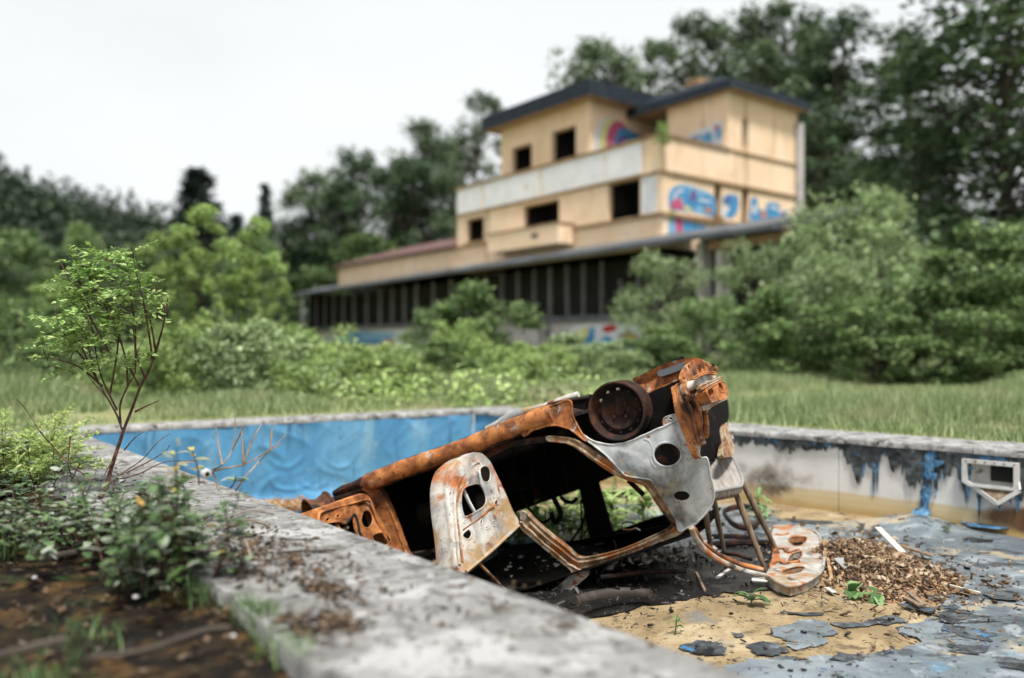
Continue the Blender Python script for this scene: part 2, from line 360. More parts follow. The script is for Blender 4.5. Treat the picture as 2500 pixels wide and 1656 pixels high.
M['charred'] = S('charred plastic', [(.3, (.015, .012, .010)), (.55, (.05, .04, .033)), (.75, (.10, .082, .068))], 9, rough=.6, bump=(40, .4, .004))
M['ash_bits'] = leafmat('charred flakes', [(.004, .004, .004), (.012, .011, .010), (.03, .027, .024), (.10, .09, .08)], .0, .5)
def patchy(mat, dry, sc, lo, hi):
    """let large patches of a leaf material run to a second tone, as dry or flowering grass does"""
    n, l = mat.node_tree.nodes, mat.node_tree.links; h = next(x for x in n if x.type == 'HUE_SAT'); tc = n.new('ShaderNodeTexCoord')
    t = n.new('ShaderNodeTexNoise'); t.inputs['Scale'].default_value = sc; t.inputs['Detail'].default_value = 5; l.new(tc.outputs['Object'], t.inputs['Vector'])
    mr = n.new('ShaderNodeMapRange'); mr.interpolation_type = 'SMOOTHSTEP'; mr.inputs['From Min'].default_value = lo; mr.inputs['From Max'].default_value = hi; l.new(t.outputs['Fac'], mr.inputs['Value'])
    mx = n.new('ShaderNodeMixRGB'); mx.inputs[2].default_value = (*dry, 1); l.new(mr.outputs[0], mx.inputs[0]); l.new(h.outputs[0], mx.inputs[1])
    for x in n:
        if x.type == 'BSDF_PRINCIPLED': l.new(mx.outputs[0], x.inputs['Base Color'])
        if x.type == 'BSDF_TRANSLUCENT': l.new(mx.outputs[0], x.inputs['Color'])
    return mat  # meadow_blade
patchy(M['grass'], (.42, .39, .24), .6, .55, .70)
M['rust_mid'] = S('mid rust', [(.3, (.02, .010, .007)), (.5, (.085, .032, .014)), (.65, (.24, .085, .03)), (.8, (.05, .022, .012))], 9, [((.012, .010, .010), 6, .54, .66, 3)], rough=.8, bump=(45, .4, .005))
M['pale_burnt'] = S('pale scorched steel', [(.3, (.17, .165, .155)), (.5, (.33, .32, .295)), (.65, (.45, .435, .405)), (.8, (.23, .205, .175))], 11, [((.30, .20, .11), 7, .46, .62, 2), ((.34, .12, .035), 8, .53, .64, 4), ((.05, .045, .04), 8, .61, .68, 6)], rough=.6, bump=(30, .3, .006), spec=.35)
M['forest_floor'] = S('forest floor', [(.3, (.012, .016, .009)), (.7, (.035, .042, .02))], .3, rough=.95, bump=None)
# ------------------------------------------------------------------ pool: plan of the basin
def V2(x, y): return Vector((x, y))
PA = V2(-4.02, 8.34)                 # near wall meets the blue wall
PB = V2(-0.44, 10.75)                # blue wall meets the white wall
DR = V2(.713, -.701).normalized()    # along the white wall towards the camera side
DN = (V2(.44, 2.31) - PA).normalized()   # along the near wall
PC = PB + DR * 14.0
PD = PA + DN * 12.6
POOL = [PA, PD, PC, PB]
def smooth01(t): t = max(0., min(1., t)); return t * t * (3 - 2 * t)
def floor_z(x, y): return -.63 - .42 * smooth01((1.4 - x) / 3.4)

# ground sheet with the basin cut out of it
def offset_poly(poly, d):
    out = []; n = len(poly)
    for i in range(n):
        a, b, c = poly[i - 1], poly[i], poly[(i + 1) % n]
        n1 = V2((b - a).y, -(b - a).x).normalized(); n2 = V2((c - b).y, -(c - b).x).normalized()
        m = (n1 + n2); out.append(b + m * (d / (1 + n1.dot(n2))))
    return out
NB = V2(DN.y, -DN.x); NB = NB if NB.x < 0 else -NB
area = sum(POOL[i].x * POOL[(i + 1) % 4].y - POOL[(i + 1) % 4].x * POOL[i].y for i in range(4))
if area < 0: POOL = POOL[::-1]
hole = offset_poly(POOL, .12)
g_out = [(-900, -120), (900, -120), (900, 1500), (-900, 1500)]
mid = [(-30, -12), (45, -12), (45, 60), (-45, 60)]
def gz(x, y):
    d = max(0., y - 24); z = -.035 + .02 * min(d, 30) + .006 * max(0, d - 30)
    q = V2(x, y) - PA; s = q.dot(NB); t = q.dot(DN)       # kept below the soil bank on the near side
    return z - .16 * smooth01(s / .4) * smooth01((t + 2.6) / .5) * (1 - smooth01((s - 5.2) / .8))
mb = sheet(g_out, [mid], lambda x, y: (x, y, gz(x, y)), step=None)
o = mb.build('ground_far', M['ground']); tag(o, 'green valley ground beyond the meadow', 'ground', kind='structure')
mb = sheet(mid, [hole], lambda x, y: (x, y, gz(x, y) + .03 * math.sin(x * 1.3) * math.sin(y * 1.1) * (1 if y > 12 else 0)), step=.55)
o = mb.build('ground', M['ground'], smooth=True); tag(o, 'overgrown meadow ground around the empty pool', 'ground', kind='structure')

# pool floor: sandy, dips towards the left end
m_, n, l, b, tc, col, noise = surf('sandy pool floor', [(.25, (.16, .115, .065)), (.45, (.26, .19, .105)), (.6, (.35, .265, .155)), (.8, (.21, .155, .085))], 3.2,
    [((.15, .11, .07), 7, .55, .66, 3), ((.42, .335, .215), 2.1, .54, .68, 5), ((.05, .042, .034), 30, .59, .67, 7), ((.17, .17, .16), 2.4, .58, .70, 8), ((.03, .026, .022), 11, .62, .68, 9)], rough=.95, bump=(40, .9, .018), spec=.15, detail=10)
M['sand'] = m_
fl = offset_poly(POOL, .02)
r_ = np.random.default_rng(4)
from mathutils import noise as mn
def fz(x, y): return floor_z(x, y) + .012 * mn.noise((x * 2.1, y * 2.1, 0)) + .006 * mn.noise((x * 7, y * 7, 3))
mb = sheet([tuple(p) for p in fl], [], lambda x, y: (x, y, fz(x, y)), step=.14)
o = mb.build('pool_floor', M['sand'], smooth=True); tag(o, 'sandy yellow floor of the drained pool', 'floor', kind='structure')

# ------------------------------------------------------------------ walls and coping (built in wall coordinates: x along, y outwards, z up)
def wall_frame(p0, d, name, label):
    rz = math.atan2(d.y, d.x)
    e = empty(name, (p0.x, p0.y, 0), rz); tag(e, label, 'pool wall'); return e
def coping(parent, L, w, th, cuts, over, side, seed, mat, back_rag=0.0):
    """slabs laid along x, edges worn; side = +1 when outwards is +y"""
    xs = [0] + cuts + [L]; rr = random.Random(seed)
    for a, b in zip(xs[:-1], xs[1:]):
        a2, b2 = a + .004, b - .004; n = max(6, int((b2 - a2) / .06)); rows = 6 if w > .4 else 4
        vs = []; fs = []
        prof = [(-over, -th), (-over - .002, -.014), (-over + .012, 0)] + [(-over + .012 + (w - .03) * k / rows, 0) for k in range(1, rows)] + [(w - .01, -.004), (w, -.02), (w, -th - .02)]
        m = len(prof)
        for i in range(n + 1):
            x = a2 + (b2 - a2) * i / n
            for k, (y, z) in enumerate(prof):
                jit = .005 * mn.noise((x * 3.1, y * 9, seed)) + .003 * mn.noise((x * 11, y * 23, seed + 5))
                yy = y + jit * (2.2 if k >= m - 3 else 1.0)
                if k >= m - 3: yy += back_rag * mn.noise((x * 1.7, 3.3, seed)) + back_rag * .6 * mn.noise((x * 6, 1.3, seed))
                vs.append((x, yy * side, z + (jit * .9 if 1 < k < m - 2 else jit * .5)))
        for i in range(n):
            for k in range(m - 1):
                q = (i * m + k, i * m + k + 1, (i + 1) * m + k + 1, (i + 1) * m + k)
                fs.append(q if side < 0 else q[::-1])
        fs.append(tuple(range(m)) if side > 0 else tuple(range(m))[::-1]); fs.append(tuple(n * m + k for k in range(m))[::-1] if side > 0 else tuple(n * m + k for k in range(m)))
        mb = MB().add(vs, fs); mb.build('coping_slab', mat, parent, smooth=50)

# white wall (right)
m_, n, l, b, tc, col, noise = surf('bare pool wall', [(.3, (.54, .53, .51)), (.5, (.64, .635, .615)), (.7, (.70, .695, .68))], 1.6,
    [((.40, .38, .35), 5, .60, .74, 3, (1, 1, .25)), ((.30, .27, .23), 2.4, .64, .78, 6, (1, 1, .3))], rough=.85, bump=(30, .3, .006))
sx = n.new('ShaderNodeSeparateXYZ'); l.new(tc.outputs['Object'], sx.inputs[0])
def band(vout, lo, hi, wob, sc, seed):          # stain mask along a coordinate, edge broken by noise
    a = n.new('ShaderNodeMath'); a.operation = 'MULTIPLY_ADD'; l.new(noise(sc, seed), a.inputs[0]); a.inputs[1].default_value = wob; l.new(vout, a.inputs[2])
    r = n.new('ShaderNodeMapRange'); r.interpolation_type = 'SMOOTHSTEP'; r.inputs['From Min'].default_value = lo; r.inputs['From Max'].default_value = hi
    l.new(a.outputs[0], r.inputs['Value']); return r.outputs[0]
def over(colr, c, fac):
    mx = n.new('ShaderNodeMixRGB'); mx.inputs[2].default_value = (*c, 1); l.new(fac, mx.inputs[0]); l.new(colr, mx.inputs[1]); return mx.outputs[0]
def mul(a_, b_):
    q = n.new('ShaderNodeMath'); q.operation = 'MULTIPLY'; l.new(a_, q.inputs[0]); l.new(b_, q.inputs[1]); return q.outputs[0]
def gauss(cx, cz, sxx, szz, wob=.5, sc=6, seed=11, lo=1.25, hi=.35):   # soft blot around a point of the wall
    d = []
    for k, (c, s) in enumerate(((cx, sxx), (cz, szz))):
        q = n.new('ShaderNodeMath'); q.operation = 'MULTIPLY_ADD'; l.new(sx.outputs[0 if k == 0 else 2], q.inputs[0]); q.inputs[1].default_value = 1 / s; q.inputs[2].default_value = -c / s
        d.append(mul(q.outputs[0], q.outputs[0]))
    s_ = n.new('ShaderNodeMath'); l.new(d[0], s_.inputs[0]); l.new(d[1], s_.inputs[1])
    a = n.new('ShaderNodeMath'); a.operation = 'MULTIPLY_ADD'; l.new(noise(sc, seed), a.inputs[0]); a.inputs[1].default_value = wob; l.new(s_.outputs[0], a.inputs[2])
    r = n.new('ShaderNodeMapRange'); r.interpolation_type = 'SMOOTHSTEP'; r.inputs['From Min'].default_value = lo; r.inputs['From Max'].default_value = hi
    l.new(a.outputs[0], r.inputs['Value']); return r.outputs[0]
col = over(col, (.54, .43, .25), band(sx.outputs[2], -.41, -.45, .06, 4, 21))
col = over(col, (.56, .47, .30), mul(band(sx.outputs[2], -.445, -.455, .05, 4, 23), band(sx.outputs[2], -.49, -.475, .05, 4, 24)))
col = over(col, (.45, .32, .14), band(sx.outputs[2], -.50, -.57, .08, 5, 22))
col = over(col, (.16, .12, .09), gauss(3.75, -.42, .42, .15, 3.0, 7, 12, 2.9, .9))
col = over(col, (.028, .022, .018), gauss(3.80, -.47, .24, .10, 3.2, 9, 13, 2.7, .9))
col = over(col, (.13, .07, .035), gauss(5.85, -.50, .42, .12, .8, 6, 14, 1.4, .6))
l.new(col, b.inputs['Base Color'])
M['wall_bare'] = m_
wr = wall_frame(PB, DR, 'pool_wall', 'bare off-white pool wall with ochre waterline stain, behind the chair')
# panels between vertical joints
cuts = [0, 2.15, 4.42, 6.35, 8.2, 10.6, 13.98]
for a, b_ in zip(cuts[:-1], cuts[1:]):
    g = .003
    if a == 4.42:      # opening for the skimmer box
        sheet([(a + g, -.75), (b_ - g, -.75), (b_ - g, -.045), (a + g, -.045)], [[(5.435, -.10), (5.435, -.265), (5.77, -.265), (5.77, -.10)]], lambda x, z: (x, 0, z), lambda x, z: (x, .12, z)).build('wall_panel', M['wall_bare'], wr); continue
    MB().hexa([(a + g, 0, -.75), (b_ - g, 0, -.75), (b_ - g, .12, -.75), (a + g, .12, -.75), (a + g, 0, -.045), (b_ - g, 0, -.045), (b_ - g, .12, -.045), (a + g, .12, -.045)]).build('wall_panel', M['wall_bare'], wr)
coping(wr, 14, .60, .048, [2.3, 5.48, 8.4, 11.2], .035, 1, 3, M['coping_far'], .02)

# blue-lined wall (left)
db = (PB - PA).normalized(); LB = (PB - PA).length
wb = wall_frame(PA, db, 'pool_wall', 'low pool wall covered by blue liner at the far left')
MB().hexa([(-.1, .02, -1.2), (LB, .02, -1.2), (LB, .16, -1.2), (-.1, .16, -1.2), (-.1, .02, -.045), (LB, .02, -.045), (LB, .16, -.045), (-.1, .16, -.045)]).build('wall_face', M['wall_bare'], wb)
coping(wb, LB + .62, .38, .05, [1.5, 2.95], .03, 1, 7, M['coping_far'], .03)

# near wall and its broad coping
LN = (PD - PA).length
wnr = wall_frame(PA, DN, 'pool_wall', 'near pool wall with broad lichened concrete coping in the foreground')
MB().hexa([(0, -.14, -1.2), (LN, -.14, -1.2), (LN, -.02, -1.2), (0, -.02, -1.2), (0, -.14, -.06), (LN, -.14, -.06), (LN, -.02, -.06), (0, -.02, -.06)]).build('wall_face', M['wall_bare'], wnr)
coping(wnr, LN, .74, .065, [3.1, 9.6], .02, -1, 12, M['concrete'], .05)
ed = (PD - PC); we = wall_frame(PC, ed.normalized(), 'pool_wall', 'end wall of the pool beside the photographer')
MB().hexa([(0, -.14, -.9), (ed.length, -.14, -.9), (ed.length, -.02, -.9), (0, -.02, -.9), (0, -.14, -.06), (ed.length, -.14, -.06), (ed.length, -.02, -.06), (0, -.02, -.06)]).build('wall_face', M['wall_bare'], we)

# blue liner with its folds
def fold(x, z):
    wx = x + .25 * mn.noise((x * 1.3, z * 2.5, 6)); y = .014 + .020 * mn.noise((wx * 1.8, z * 1.4, 1)) + .013 * (1 - abs(mn.noise((wx * 2.6 + z, z * 1.6 - x * .4, 4)))) ** 5 + .005 * (1 - abs(mn.noise((wx * 5 - z * 2, z * 3.5, 8)))) ** 6
    x, z = x + .06 * mn.noise((x * 3, z * 4, 2)), z + .05 * mn.noise((x * 3, z * 4, 5))
    for cx, cz, rad, amp, w_, a0, a1 in FOLDS:
        dx, dz = x - cx, (z - cz) * 1.0; rr = math.hypot(dx, dz); an = math.atan2(dz, dx)
        m = (an - (a0 + a1) / 2) / ((a1 - a0) / 2)
        if abs(m) < 1.4: y += amp * math.exp(-((rr - rad) / w_) ** 2) * max(0, 1 - abs(m) ** 4 / 3.8)
    k = (z + .82 - .12 * x * 0) ; y += .10 * smooth01((-.70 - z) / .3)
    return y
FOLDS = [(2.05, -.30, .20, .010, .022, -2.7, -.6), (2.12, -.46, .28, .013, .022, -2.9, -.9), (2.62, -.36, .20, .011, .022, -2.4, -.4), (1.75, -.45, .36, .009, .026, -2.3, -1.2), (1.15, -.30, .42, .006, .05, -1.9, -.8),
         (1.6, -.70, .5, .014, .045, .1, 1.1), (2.35, -.58, .15, .010, .02, -2.6, -.7), (3.05, -.5, .26, .009, .025, -2.2, -.9)]
nx, nz = 230, 60; vs = []; fs = []
for j in range(nz + 1):
    for i in range(nx + 1):
        x = .03 + (LB - .08) * i / nx; z = -.052 - 1.0 * j / nz
        sag = .018 * mn.noise((x * 1.5, 0, 7)) if j == 0 else 0
        vs.append((x, -.006 - max(0, fold(x, z)) - .002, z + sag))
for j in range(nz):
    for i in range(nx): fs.append((j * (nx + 1) + i, (j + 1) * (nx + 1) + i, (j + 1) * (nx + 1) + i + 1, j * (nx + 1) + i + 1))
o = MB().add(vs, fs).build('pool_liner', M['liner_blue'], None, smooth=180)
o.location = wb.location; o.rotation_euler = wb.rotation_euler
tag(o, 'wrinkled sky-blue liner hanging on the left pool wall', 'pool liner')
sm = o.modifiers.new('thickness', 'SOLIDIFY'); sm.thickness = .002

# water inlet on the blue liner
e = empty('water_inlet', at(504, 1157, 8.62)); tag(e, 'small white round water inlet with black hole on the blue liner', 'inlet')
e.rotation_euler = (0, 0, math.atan2(db.y, db.x))
MB().lathe((0, 0, 0), (0, -1, 0), [(.0, .03), (.012, .03), (.016, .034), (.036, .030), (.043, .016), (.045, -.05)], 24).build('flange', M['plastic_white'], e, smooth=True)
MB().lathe((0, 0, 0), (0, -1, 0), [(.0, .036), (.024, .036), (.024, .02)], 16).build('nozzle', M['soot'], e)

# ------------------------------------------------------------------ torn liner on the white wall
def hang(name, label, t0, t1, top, depth_fn, mat, y0, seed, step=.02, parts=None):
    """ragged strip of liner hanging in front of the white wall between t0 and t1"""
    rr = random.Random(seed); lower = []; x = t1
    while x > t0:
        dd = depth_fn(x) * 1.3; lower.append((x, top - max(.010, dd * (0.62 + .5 * rr.random()) + rr.gauss(0, .010) + dd * .55 * mn.noise((x * 13, 2.2, seed)) + dd * .35 * mn.noise((x * 37, 1.1, seed))))); x -= step * .6 * (0.4 + rr.random())
    outline = [(t0, top)] + [(t0 + (t1 - t0) * k / 14, top + .003 * rr.random()) for k in range(1, 14)] + [(t1, top)] + lower
    f = lambda a, z: y0 - .010 * mn.noise((a * 9, z * 9, seed)) - .018 * abs(mn.noise((a * 4, z * 5, seed + 2))) * (1 + 8 * (top - z)) - .004
    mb = sheet(outline, [], lambda a, z: (a, f(a, z), z), lambda a, z: (a, f(a, z) + .003, z), step=.035)
    o = mb.build(name, mat, None, smooth=60); o.location = wr.location; o.rotation_euler = wr.rotation_euler
    tag(o, label, 'torn liner', 'torn liner on the white pool wall'); return o
def spikes(c, w, d): return lambda x: sum(d_ * math.exp(-((x - c_) / w_) ** 2) for c_, w_, d_ in zip(c, w, d))
hang('torn_liner', 'long charred liner fringe under the coping of the white wall', .72, 4.30, -.046, lambda x: .060 + .04 * mn.noise((x * 4, 1, 1)) + .05 * math.exp(-((x - 3.95) / .06) ** 2) + .03 * math.exp(-((x - 1.9) / .5) ** 2), M['liner_dark'], -.004, 1)
hang('torn_liner', 'blue liner still covering the far corner of the white wall', .02, .80, -.046, lambda x: .60 - .05 * mn.noise((x * 3, 1, 1)), M['liner_blue'], -.004, 21)
hang('torn_liner', 'blue band of liner under the coping, seen between charred shreds', 2.4, 7.4, -.047, lambda x: .045, M['liner_torn'], -.0015, 12)
hang('torn_liner', 'widest charred liner shred with blue ends, on the middle of the white wall', 4.25, 4.80, -.048, spikes([4.32, 4.50, 4.60, 4.72], [.05, .04, .05, .06], [.06, .15, .24, .18]), M['liner_dark'], -.007, 2)
hang('torn_liner', 'thin blue liner threads below the widest charred shred', 4.60, 4.80, -.10, spikes([4.64, 4.72, 4.75], [.010, .012, .010], [.20, .26, .30]), M['liner_torn'], -.003, 3, .008)
hang('torn_liner', 'charred liner shred just left of the blue hanging strip', 4.81, 5.14, -.048, spikes([4.88, 4.97, 5.03, 5.10], [.05, .05, .05, .03], [.16, .18, .24, .16]), M['liner_dark'], -.010, 4)
hang('torn_liner', 'charred liner shred between the blue hanging strip and the skimmer box', 5.17, 5.42, -.048, spikes([5.21, 5.28, 5.37], [.04, .04, .05], [.22, .16, .10]), M['liner_dark'], -.008, 5)
hang('torn_liner', 'blue shreds right of the hanging strip, above its foot', 5.17, 5.32, -.12, spikes([5.2, 5.27], [.02, .02], [.24, .12]), M['liner_torn'], -.005, 6, .008)
hang('torn_liner', 'charred liner hanging left of the skimmer box', 5.34, 5.46, -.06, spikes([5.38, 5.43], [.03, .03], [.20, .24]), M['liner_dark'], -.006, 7)
hang('torn_liner', 'blue shreds dangling at the lower left corner of the skimmer box', 5.36, 5.48, -.15, spikes([5.39, 5.44], [.014, .016], [.15, .22]), M['liner_torn'], -.012, 8, .007)
hang('torn_liner', 'blue spiky shreds hanging under the skimmer box', 5.48, 5.82, -.27, spikes([5.52, 5.58, 5.66, 5.72, 5.78], [.014, .02, .016, .02, .015], [.24, .12, .18, .13, .17]), M['liner_torn'], -.010, 9, .007)
hang('torn_liner', 'charred liner sheet right of the skimmer box', 5.78, 7.4, -.048, lambda x: .27 + .08 * mn.noise((x * 5, 2, 2)), M['liner_dark'], -.006, 10)
# the strip that still runs from coping to floor
pts = [(5.16, -.05), (5.15, -.2), (5.135, -.33), (5.12, -.46), (5.085, -.60)]
vs = []; fs = []; rr = random.Random(5); K_ = 40
pp = cr(pts, 10, False)
for i, (x, z) in enumerate(pp):
    w_ = .036 + .010 * mn.noise((z * 14, 1, 1)) + (.03 if i > len(pp) - 8 else 0)
    for k in range(9):
        s = k / 8 - .5
        y = -.012 - .012 * math.cos(s * math.pi) - .012 * mn.noise((s * 7, z * 16, 2)) - .008 * mn.noise((s * 14, z * 40, 5)) - (.08 * smooth01((-.5 - z) / .12))
        vs.append((x + s * 2 * w_ + .012 * mn.noise((z * 25, s * 4, 9)), y, z))
for i in range(len(pp) - 1):
    for k in range(8): fs.append((i * 9 + k, i * 9 + k + 1, (i + 1) * 9 + k + 1, (i + 1) * 9 + k))
o = MB().add(vs, fs).build('torn_liner', M['liner_torn'], None, smooth=60); o.location = wr.location; o.rotation_euler = wr.rotation_euler
sm = o.modifiers.new('thickness', 'SOLIDIFY'); sm.thickness = .004
tag(o, 'blue liner strip hanging from coping to floor on the white wall', 'torn liner', 'torn liner on the white pool wall')

# ------------------------------------------------------------------ skimmer box in the white wall
sk = empty('skimmer_box', wr.matrix_basis @ Vector((5.60, 0, -.155))); sk.rotation_euler = wr.rotation_euler
tag(sk, 'broken white plastic skimmer box set in the white pool wall', 'skimmer')
x0, x1, z0, z1, dp = -.195, .195, -.135, .068, .07
out = [(x0, z1), (x0, z0 + .03), (x0 + .05, z0), (x1 - .03, z0), (x1, z0 + .02), (x1, z1)]
inn = [(x0 + .035, z1 - .03), (x0 + .035, z0 + .04), (x0 + .07, z0 + .02), (x1 - .05, z0 + .02), (x1 - .035, z0 + .03), (x1 - .035, z1 - .03)]
sheet(out[::-1], [inn], lambda a, z: (a, -.052, z), lambda a, z: (a, -.02, z)).build('face_frame', M['plastic_white'], sk)
mb = MB()
for k in range(len(inn)):
    (a, z), (a2, z2) = inn[k], inn[(k + 1) % len(inn)]
    mb.add([(a, -.02, z), (a2, -.02, z2), (a2 * .8, dp, z2), (a * .8, dp, z)], [(0, 1, 2, 3)])
ob = mb.build('recess', M['plastic_white'], sk)
MB().box((.055, dp - .012, -.03), (.16, .014, .12)).build('throat', M['dark_void'], sk)
MB().box((-.02, dp + .002, -.03), (.38, .012, .22)).build('back_plate', M['plastic_white'], sk)
for k in range(6): MB().lathe((x0 + .03 + k * .066, -.0525, z1 - .014), (0, -1, 0), [(0, .003), (.005, .003), (.006, 0)], 8).build('screw', M['dark_void'], sk)
mb = MB().bar((x0 + .06, -.02, z0 + .005), (.06, -.09, z0 - .10), .012, .03).bar((.06, -.09, z0 - .10), (x1 + .01, -.06, z0 + .01), .012, .03).bar((x1 + .01, -.06, z0 + .01), (x1 - .005, -.03, z0 + .06), .012, .03)
mb.build('broken_flap', M['plastic_white'], sk)
sheet([(x0 + .06, z0 + .02), (.06, z0 - .09), (x1, z0 + .02)], [], lambda a, z: (a, -.03 - .05 * smooth01((z0 - z) / .09), z), lambda a, z: (a, -.026 - .05 * smooth01((z0 - z) / .09), z), .04).build('flap_panel', M['wood_brown'], sk)

# ------------------------------------------------------------------ loose liner on the floor
def fl_pts(px): return [tuple(flat(x, y, -.625)[:2]) for x, y in px]
lin = [(1880, 1266), (1960, 1278), (2060, 1279), (2180, 1279), (2260, 1281), (2330, 1292), (2420, 1308), (2520, 1325), (2700, 1380), (3300, 1640), (3000, 1900), (2200, 1900), (1880, 1760), (1800, 1668), (1765, 1640), (1770, 1622), (1850, 1612), (1960, 1616), (2010, 1608),
       (2080, 1610), (2150, 1598), (2230, 1580), (2262, 1572), (2225, 1548), (2190, 1540), (2215, 1525), (2270, 1515), (2290, 1498), (2285, 1470), (2240, 1452), (2120, 1430), (2030, 1380), (1960, 1330), (1900, 1290)]
fo = fl_pts(lin); rag = []
rr = random.Random(3)
for i in range(len(fo)):
    a, b_ = fo[i], fo[(i + 1) % len(fo)]; L_ = math.dist(a, b_); k_ = max(2, int(L_ / .04)) if 13 <= i <= 29 else 3
    for k in range(k_):
        t = k / k_; amp = .014 if 13 <= i <= 29 else .01
        rag.append((a[0] + (b_[0] - a[0]) * t + rr.gauss(0, amp), a[1] + (b_[1] - a[1]) * t + rr.gauss(0, amp)))
ridge0, ridge1 = flat(2235, 1282, -.6), flat(2420, 1330, -.6)
def lz(x, y):
    z = fz(x, y) + .010 + .010 * mn.noise((x * 2.4, y * 2.4, 8)) + .006 * abs(mn.noise((x * 6, y * 6, 2)))
    d = (Vector((x, y)) - V2(ridge0.x, ridge0.y)); al = d.dot(DR); ac = abs(d.dot(V2(-DR.y, DR.x)))
    z += .085 * math.exp(-(al / .38) ** 2 - (ac / .28) ** 2)
    return z
mb = sheet(rag, [], lambda x, y: (x, y, lz(x, y) + .004), lambda x, y: (x, y, lz(x, y)), step=.07)
o = mb.build('pool_liner', M['liner_grey'], None, smooth=60); tag(o, 'grey-blue liner sheet spread over the pool floor at right', 'pool liner')
rear = [(1130, 1318), (1180, 1262), (1260, 1236), (1420, 1234), (1560, 1236), (1700, 1240), (1880, 1250), (1900, 1290), (1960, 1335), (1800, 1345), (1600, 1345), (1400, 1352), (1250, 1362), (1150, 1350)]
q = ragged([tuple(flat(x, y, -.65)[:2]) for x, y in rear], .03, 8, 31)
o = sheet(q, [], lambda x, y: (x, y, fz(x, y) + .012 + .012 * abs(mn.noise((x * 3, y * 3, 4)))), lambda x, y: (x, y, fz(x, y) + .008), .09).build('pool_liner', M['liner_grey'], None, smooth=60); tag(o, 'grey-blue liner remnant on the floor behind the car', 'pool liner')
def scrap(label, px, seed, mat='liner_dark', lift=.006, amp=.011, n=5, curl=.014):
    q = ragged(ragged(fl_pts(px), amp * 1.7, 2, seed), amp * .55, max(2, n - 1), seed + 9); c = np.mean(q, 0); R_ = max(math.dist(p, c) for p in q)
    f = lambda x, y: fz(x, y) + lift + .003 * abs(mn.noise((x * 12, y * 12, seed))) + curl * smooth01(math.dist((x, y), c) / R_ - .45) * abs(mn.noise((x * 5, y * 5, seed + 3))) * 2
    o = sheet(q, [], lambda x, y: (x, y, f(x, y) + .0015), lambda x, y: (x, y, f(x, y)), step=.03).build('liner_scrap', M[mat], None, smooth=60)
    return tag(o, label, 'liner scrap', 'torn liner scraps on the sand')
scrap('largest torn grey liner scrap in the middle of the sand', [c7(385, 1300), c7(470, 1290), c7(560, 1255), c7(640, 1250), c7(720, 1280), c7(755, 1320), c7(690, 1345), c7(720, 1385), c7(640, 1405), c7(520, 1420), c7(470, 1370), c7(420, 1335)], 1, 'liner_grey', amp=.008)
scrap('dark liner scrap at left edge of the sand, beside the near coping', [c7(-40, 1330), c7(40, 1340), c7(120, 1350), c7(175, 1390), c7(110, 1420), c7(0, 1410), c7(-60, 1380)], 2)
scrap('small dark liner scrap between the largest scrap and the coping', [c7(270, 1390), c7(360, 1375), c7(440, 1395), c7(495, 1425), c7(440, 1445), c7(340, 1440), c7(290, 1410)], 3)
scrap('long thin black liner strip above the largest scrap', [c7(730, 1270), c7(820, 1265), c7(930, 1250), c7(1030, 1235), c7(1130, 1255), c7(1080, 1275), c7(980, 1270), c7(860, 1290), c7(770, 1292)], 4, amp=.008)
scrap('narrow black liner strip nearest the weed with broad leaves', [c7(480, 1205), c7(560, 1207), c7(680, 1215), c7(690, 1228), c7(580, 1230), c7(500, 1222)], 5, amp=.004)
scrap('wide dark liner scrap at the bottom edge of the sand', [c7(120, 1500), c7(260, 1470), c7(420, 1478), c7(560, 1462), c7(640, 1480), c7(700, 1540), c7(500, 1590), c7(200, 1575)], 6, amp=.012)
scrap('dark liner scrap near the right liner sheet, below the wood chips', [c7(1090, 1290), c7(1180, 1275), c7(1260, 1290), c7(1250, 1325), c7(1160, 1335), c7(1110, 1320)], 7, amp=.008)
scrap('tiny black liner crumb between two larger scraps', [c7(190, 1320), c7(240, 1322), c7(265, 1336), c7(215, 1342)], 8, amp=.004, n=3)
scrap('black liner scrap lying on the grey liner sheet at lower right', [c7(1330, 1230), c7(1450, 1215), c7(1530, 1240), c7(1500, 1275), c7(1400, 1290), c7(1340, 1262)], 9, lift=.020)
scrap('dark crumpled liner scrap at the right edge of the picture', [c7(1560, 1120), c7(1680, 1105), c7(1760, 1125), c7(1740, 1160), c7(1620, 1150)], 10, lift=.020)
scrap('blue and black liner clump at the foot of the white wall', [c7(1445, 760), c7(1530, 740), c7(1620, 755), c7(1700, 790), c7(1640, 805), c7(1540, 795), c7(1470, 785)], 11, 'liner_torn', lift=.06, curl=.07)
scrap('black liner strip lying along the foot of the white wall', [c7(470, 712), c7(600, 715), c7(760, 730), c7(900, 738), c7(880, 748), c7(700, 744), c7(540, 732)], 12, lift=.018, amp=.006)
scrap('curled black liner flake left of the fold in the grey liner', [c7(870, 760), c7(915, 762), c7(910, 785), c7(885, 778)], 13, lift=.05, amp=.003, n=3)
scrap('second curled black flake beside the fold in the grey liner', [c7(940, 785), c7(990, 762), c7(1000, 785), c7(960, 792)], 14, lift=.05, amp=.003, n=3)
scrap('black ragged liner scrap with blue corner, right of the sand edge', [c7(1330, 1290), c7(1440, 1300), c7(1560, 1330), c7(1640, 1350), c7(1560, 1372), c7(1430, 1350), c7(1350, 1322)], 15, lift=.018, amp=.012)
scrap('thin dark liner strip above the ragged one at right', [c7(1120, 1185), c7(1220, 1188), c7(1300, 1205), c7(1290, 1225), c7(1200, 1222), c7(1140, 1208)], 16, lift=.018, amp=.008)
scrap('dark liner scrap in the lower right with curled rim', [c7(1380, 1400), c7(1480, 1392), c7(1570, 1415), c7(1540, 1450), c7(1440, 1452), c7(1390, 1428)], 17, lift=.018, amp=.010, curl=.03)
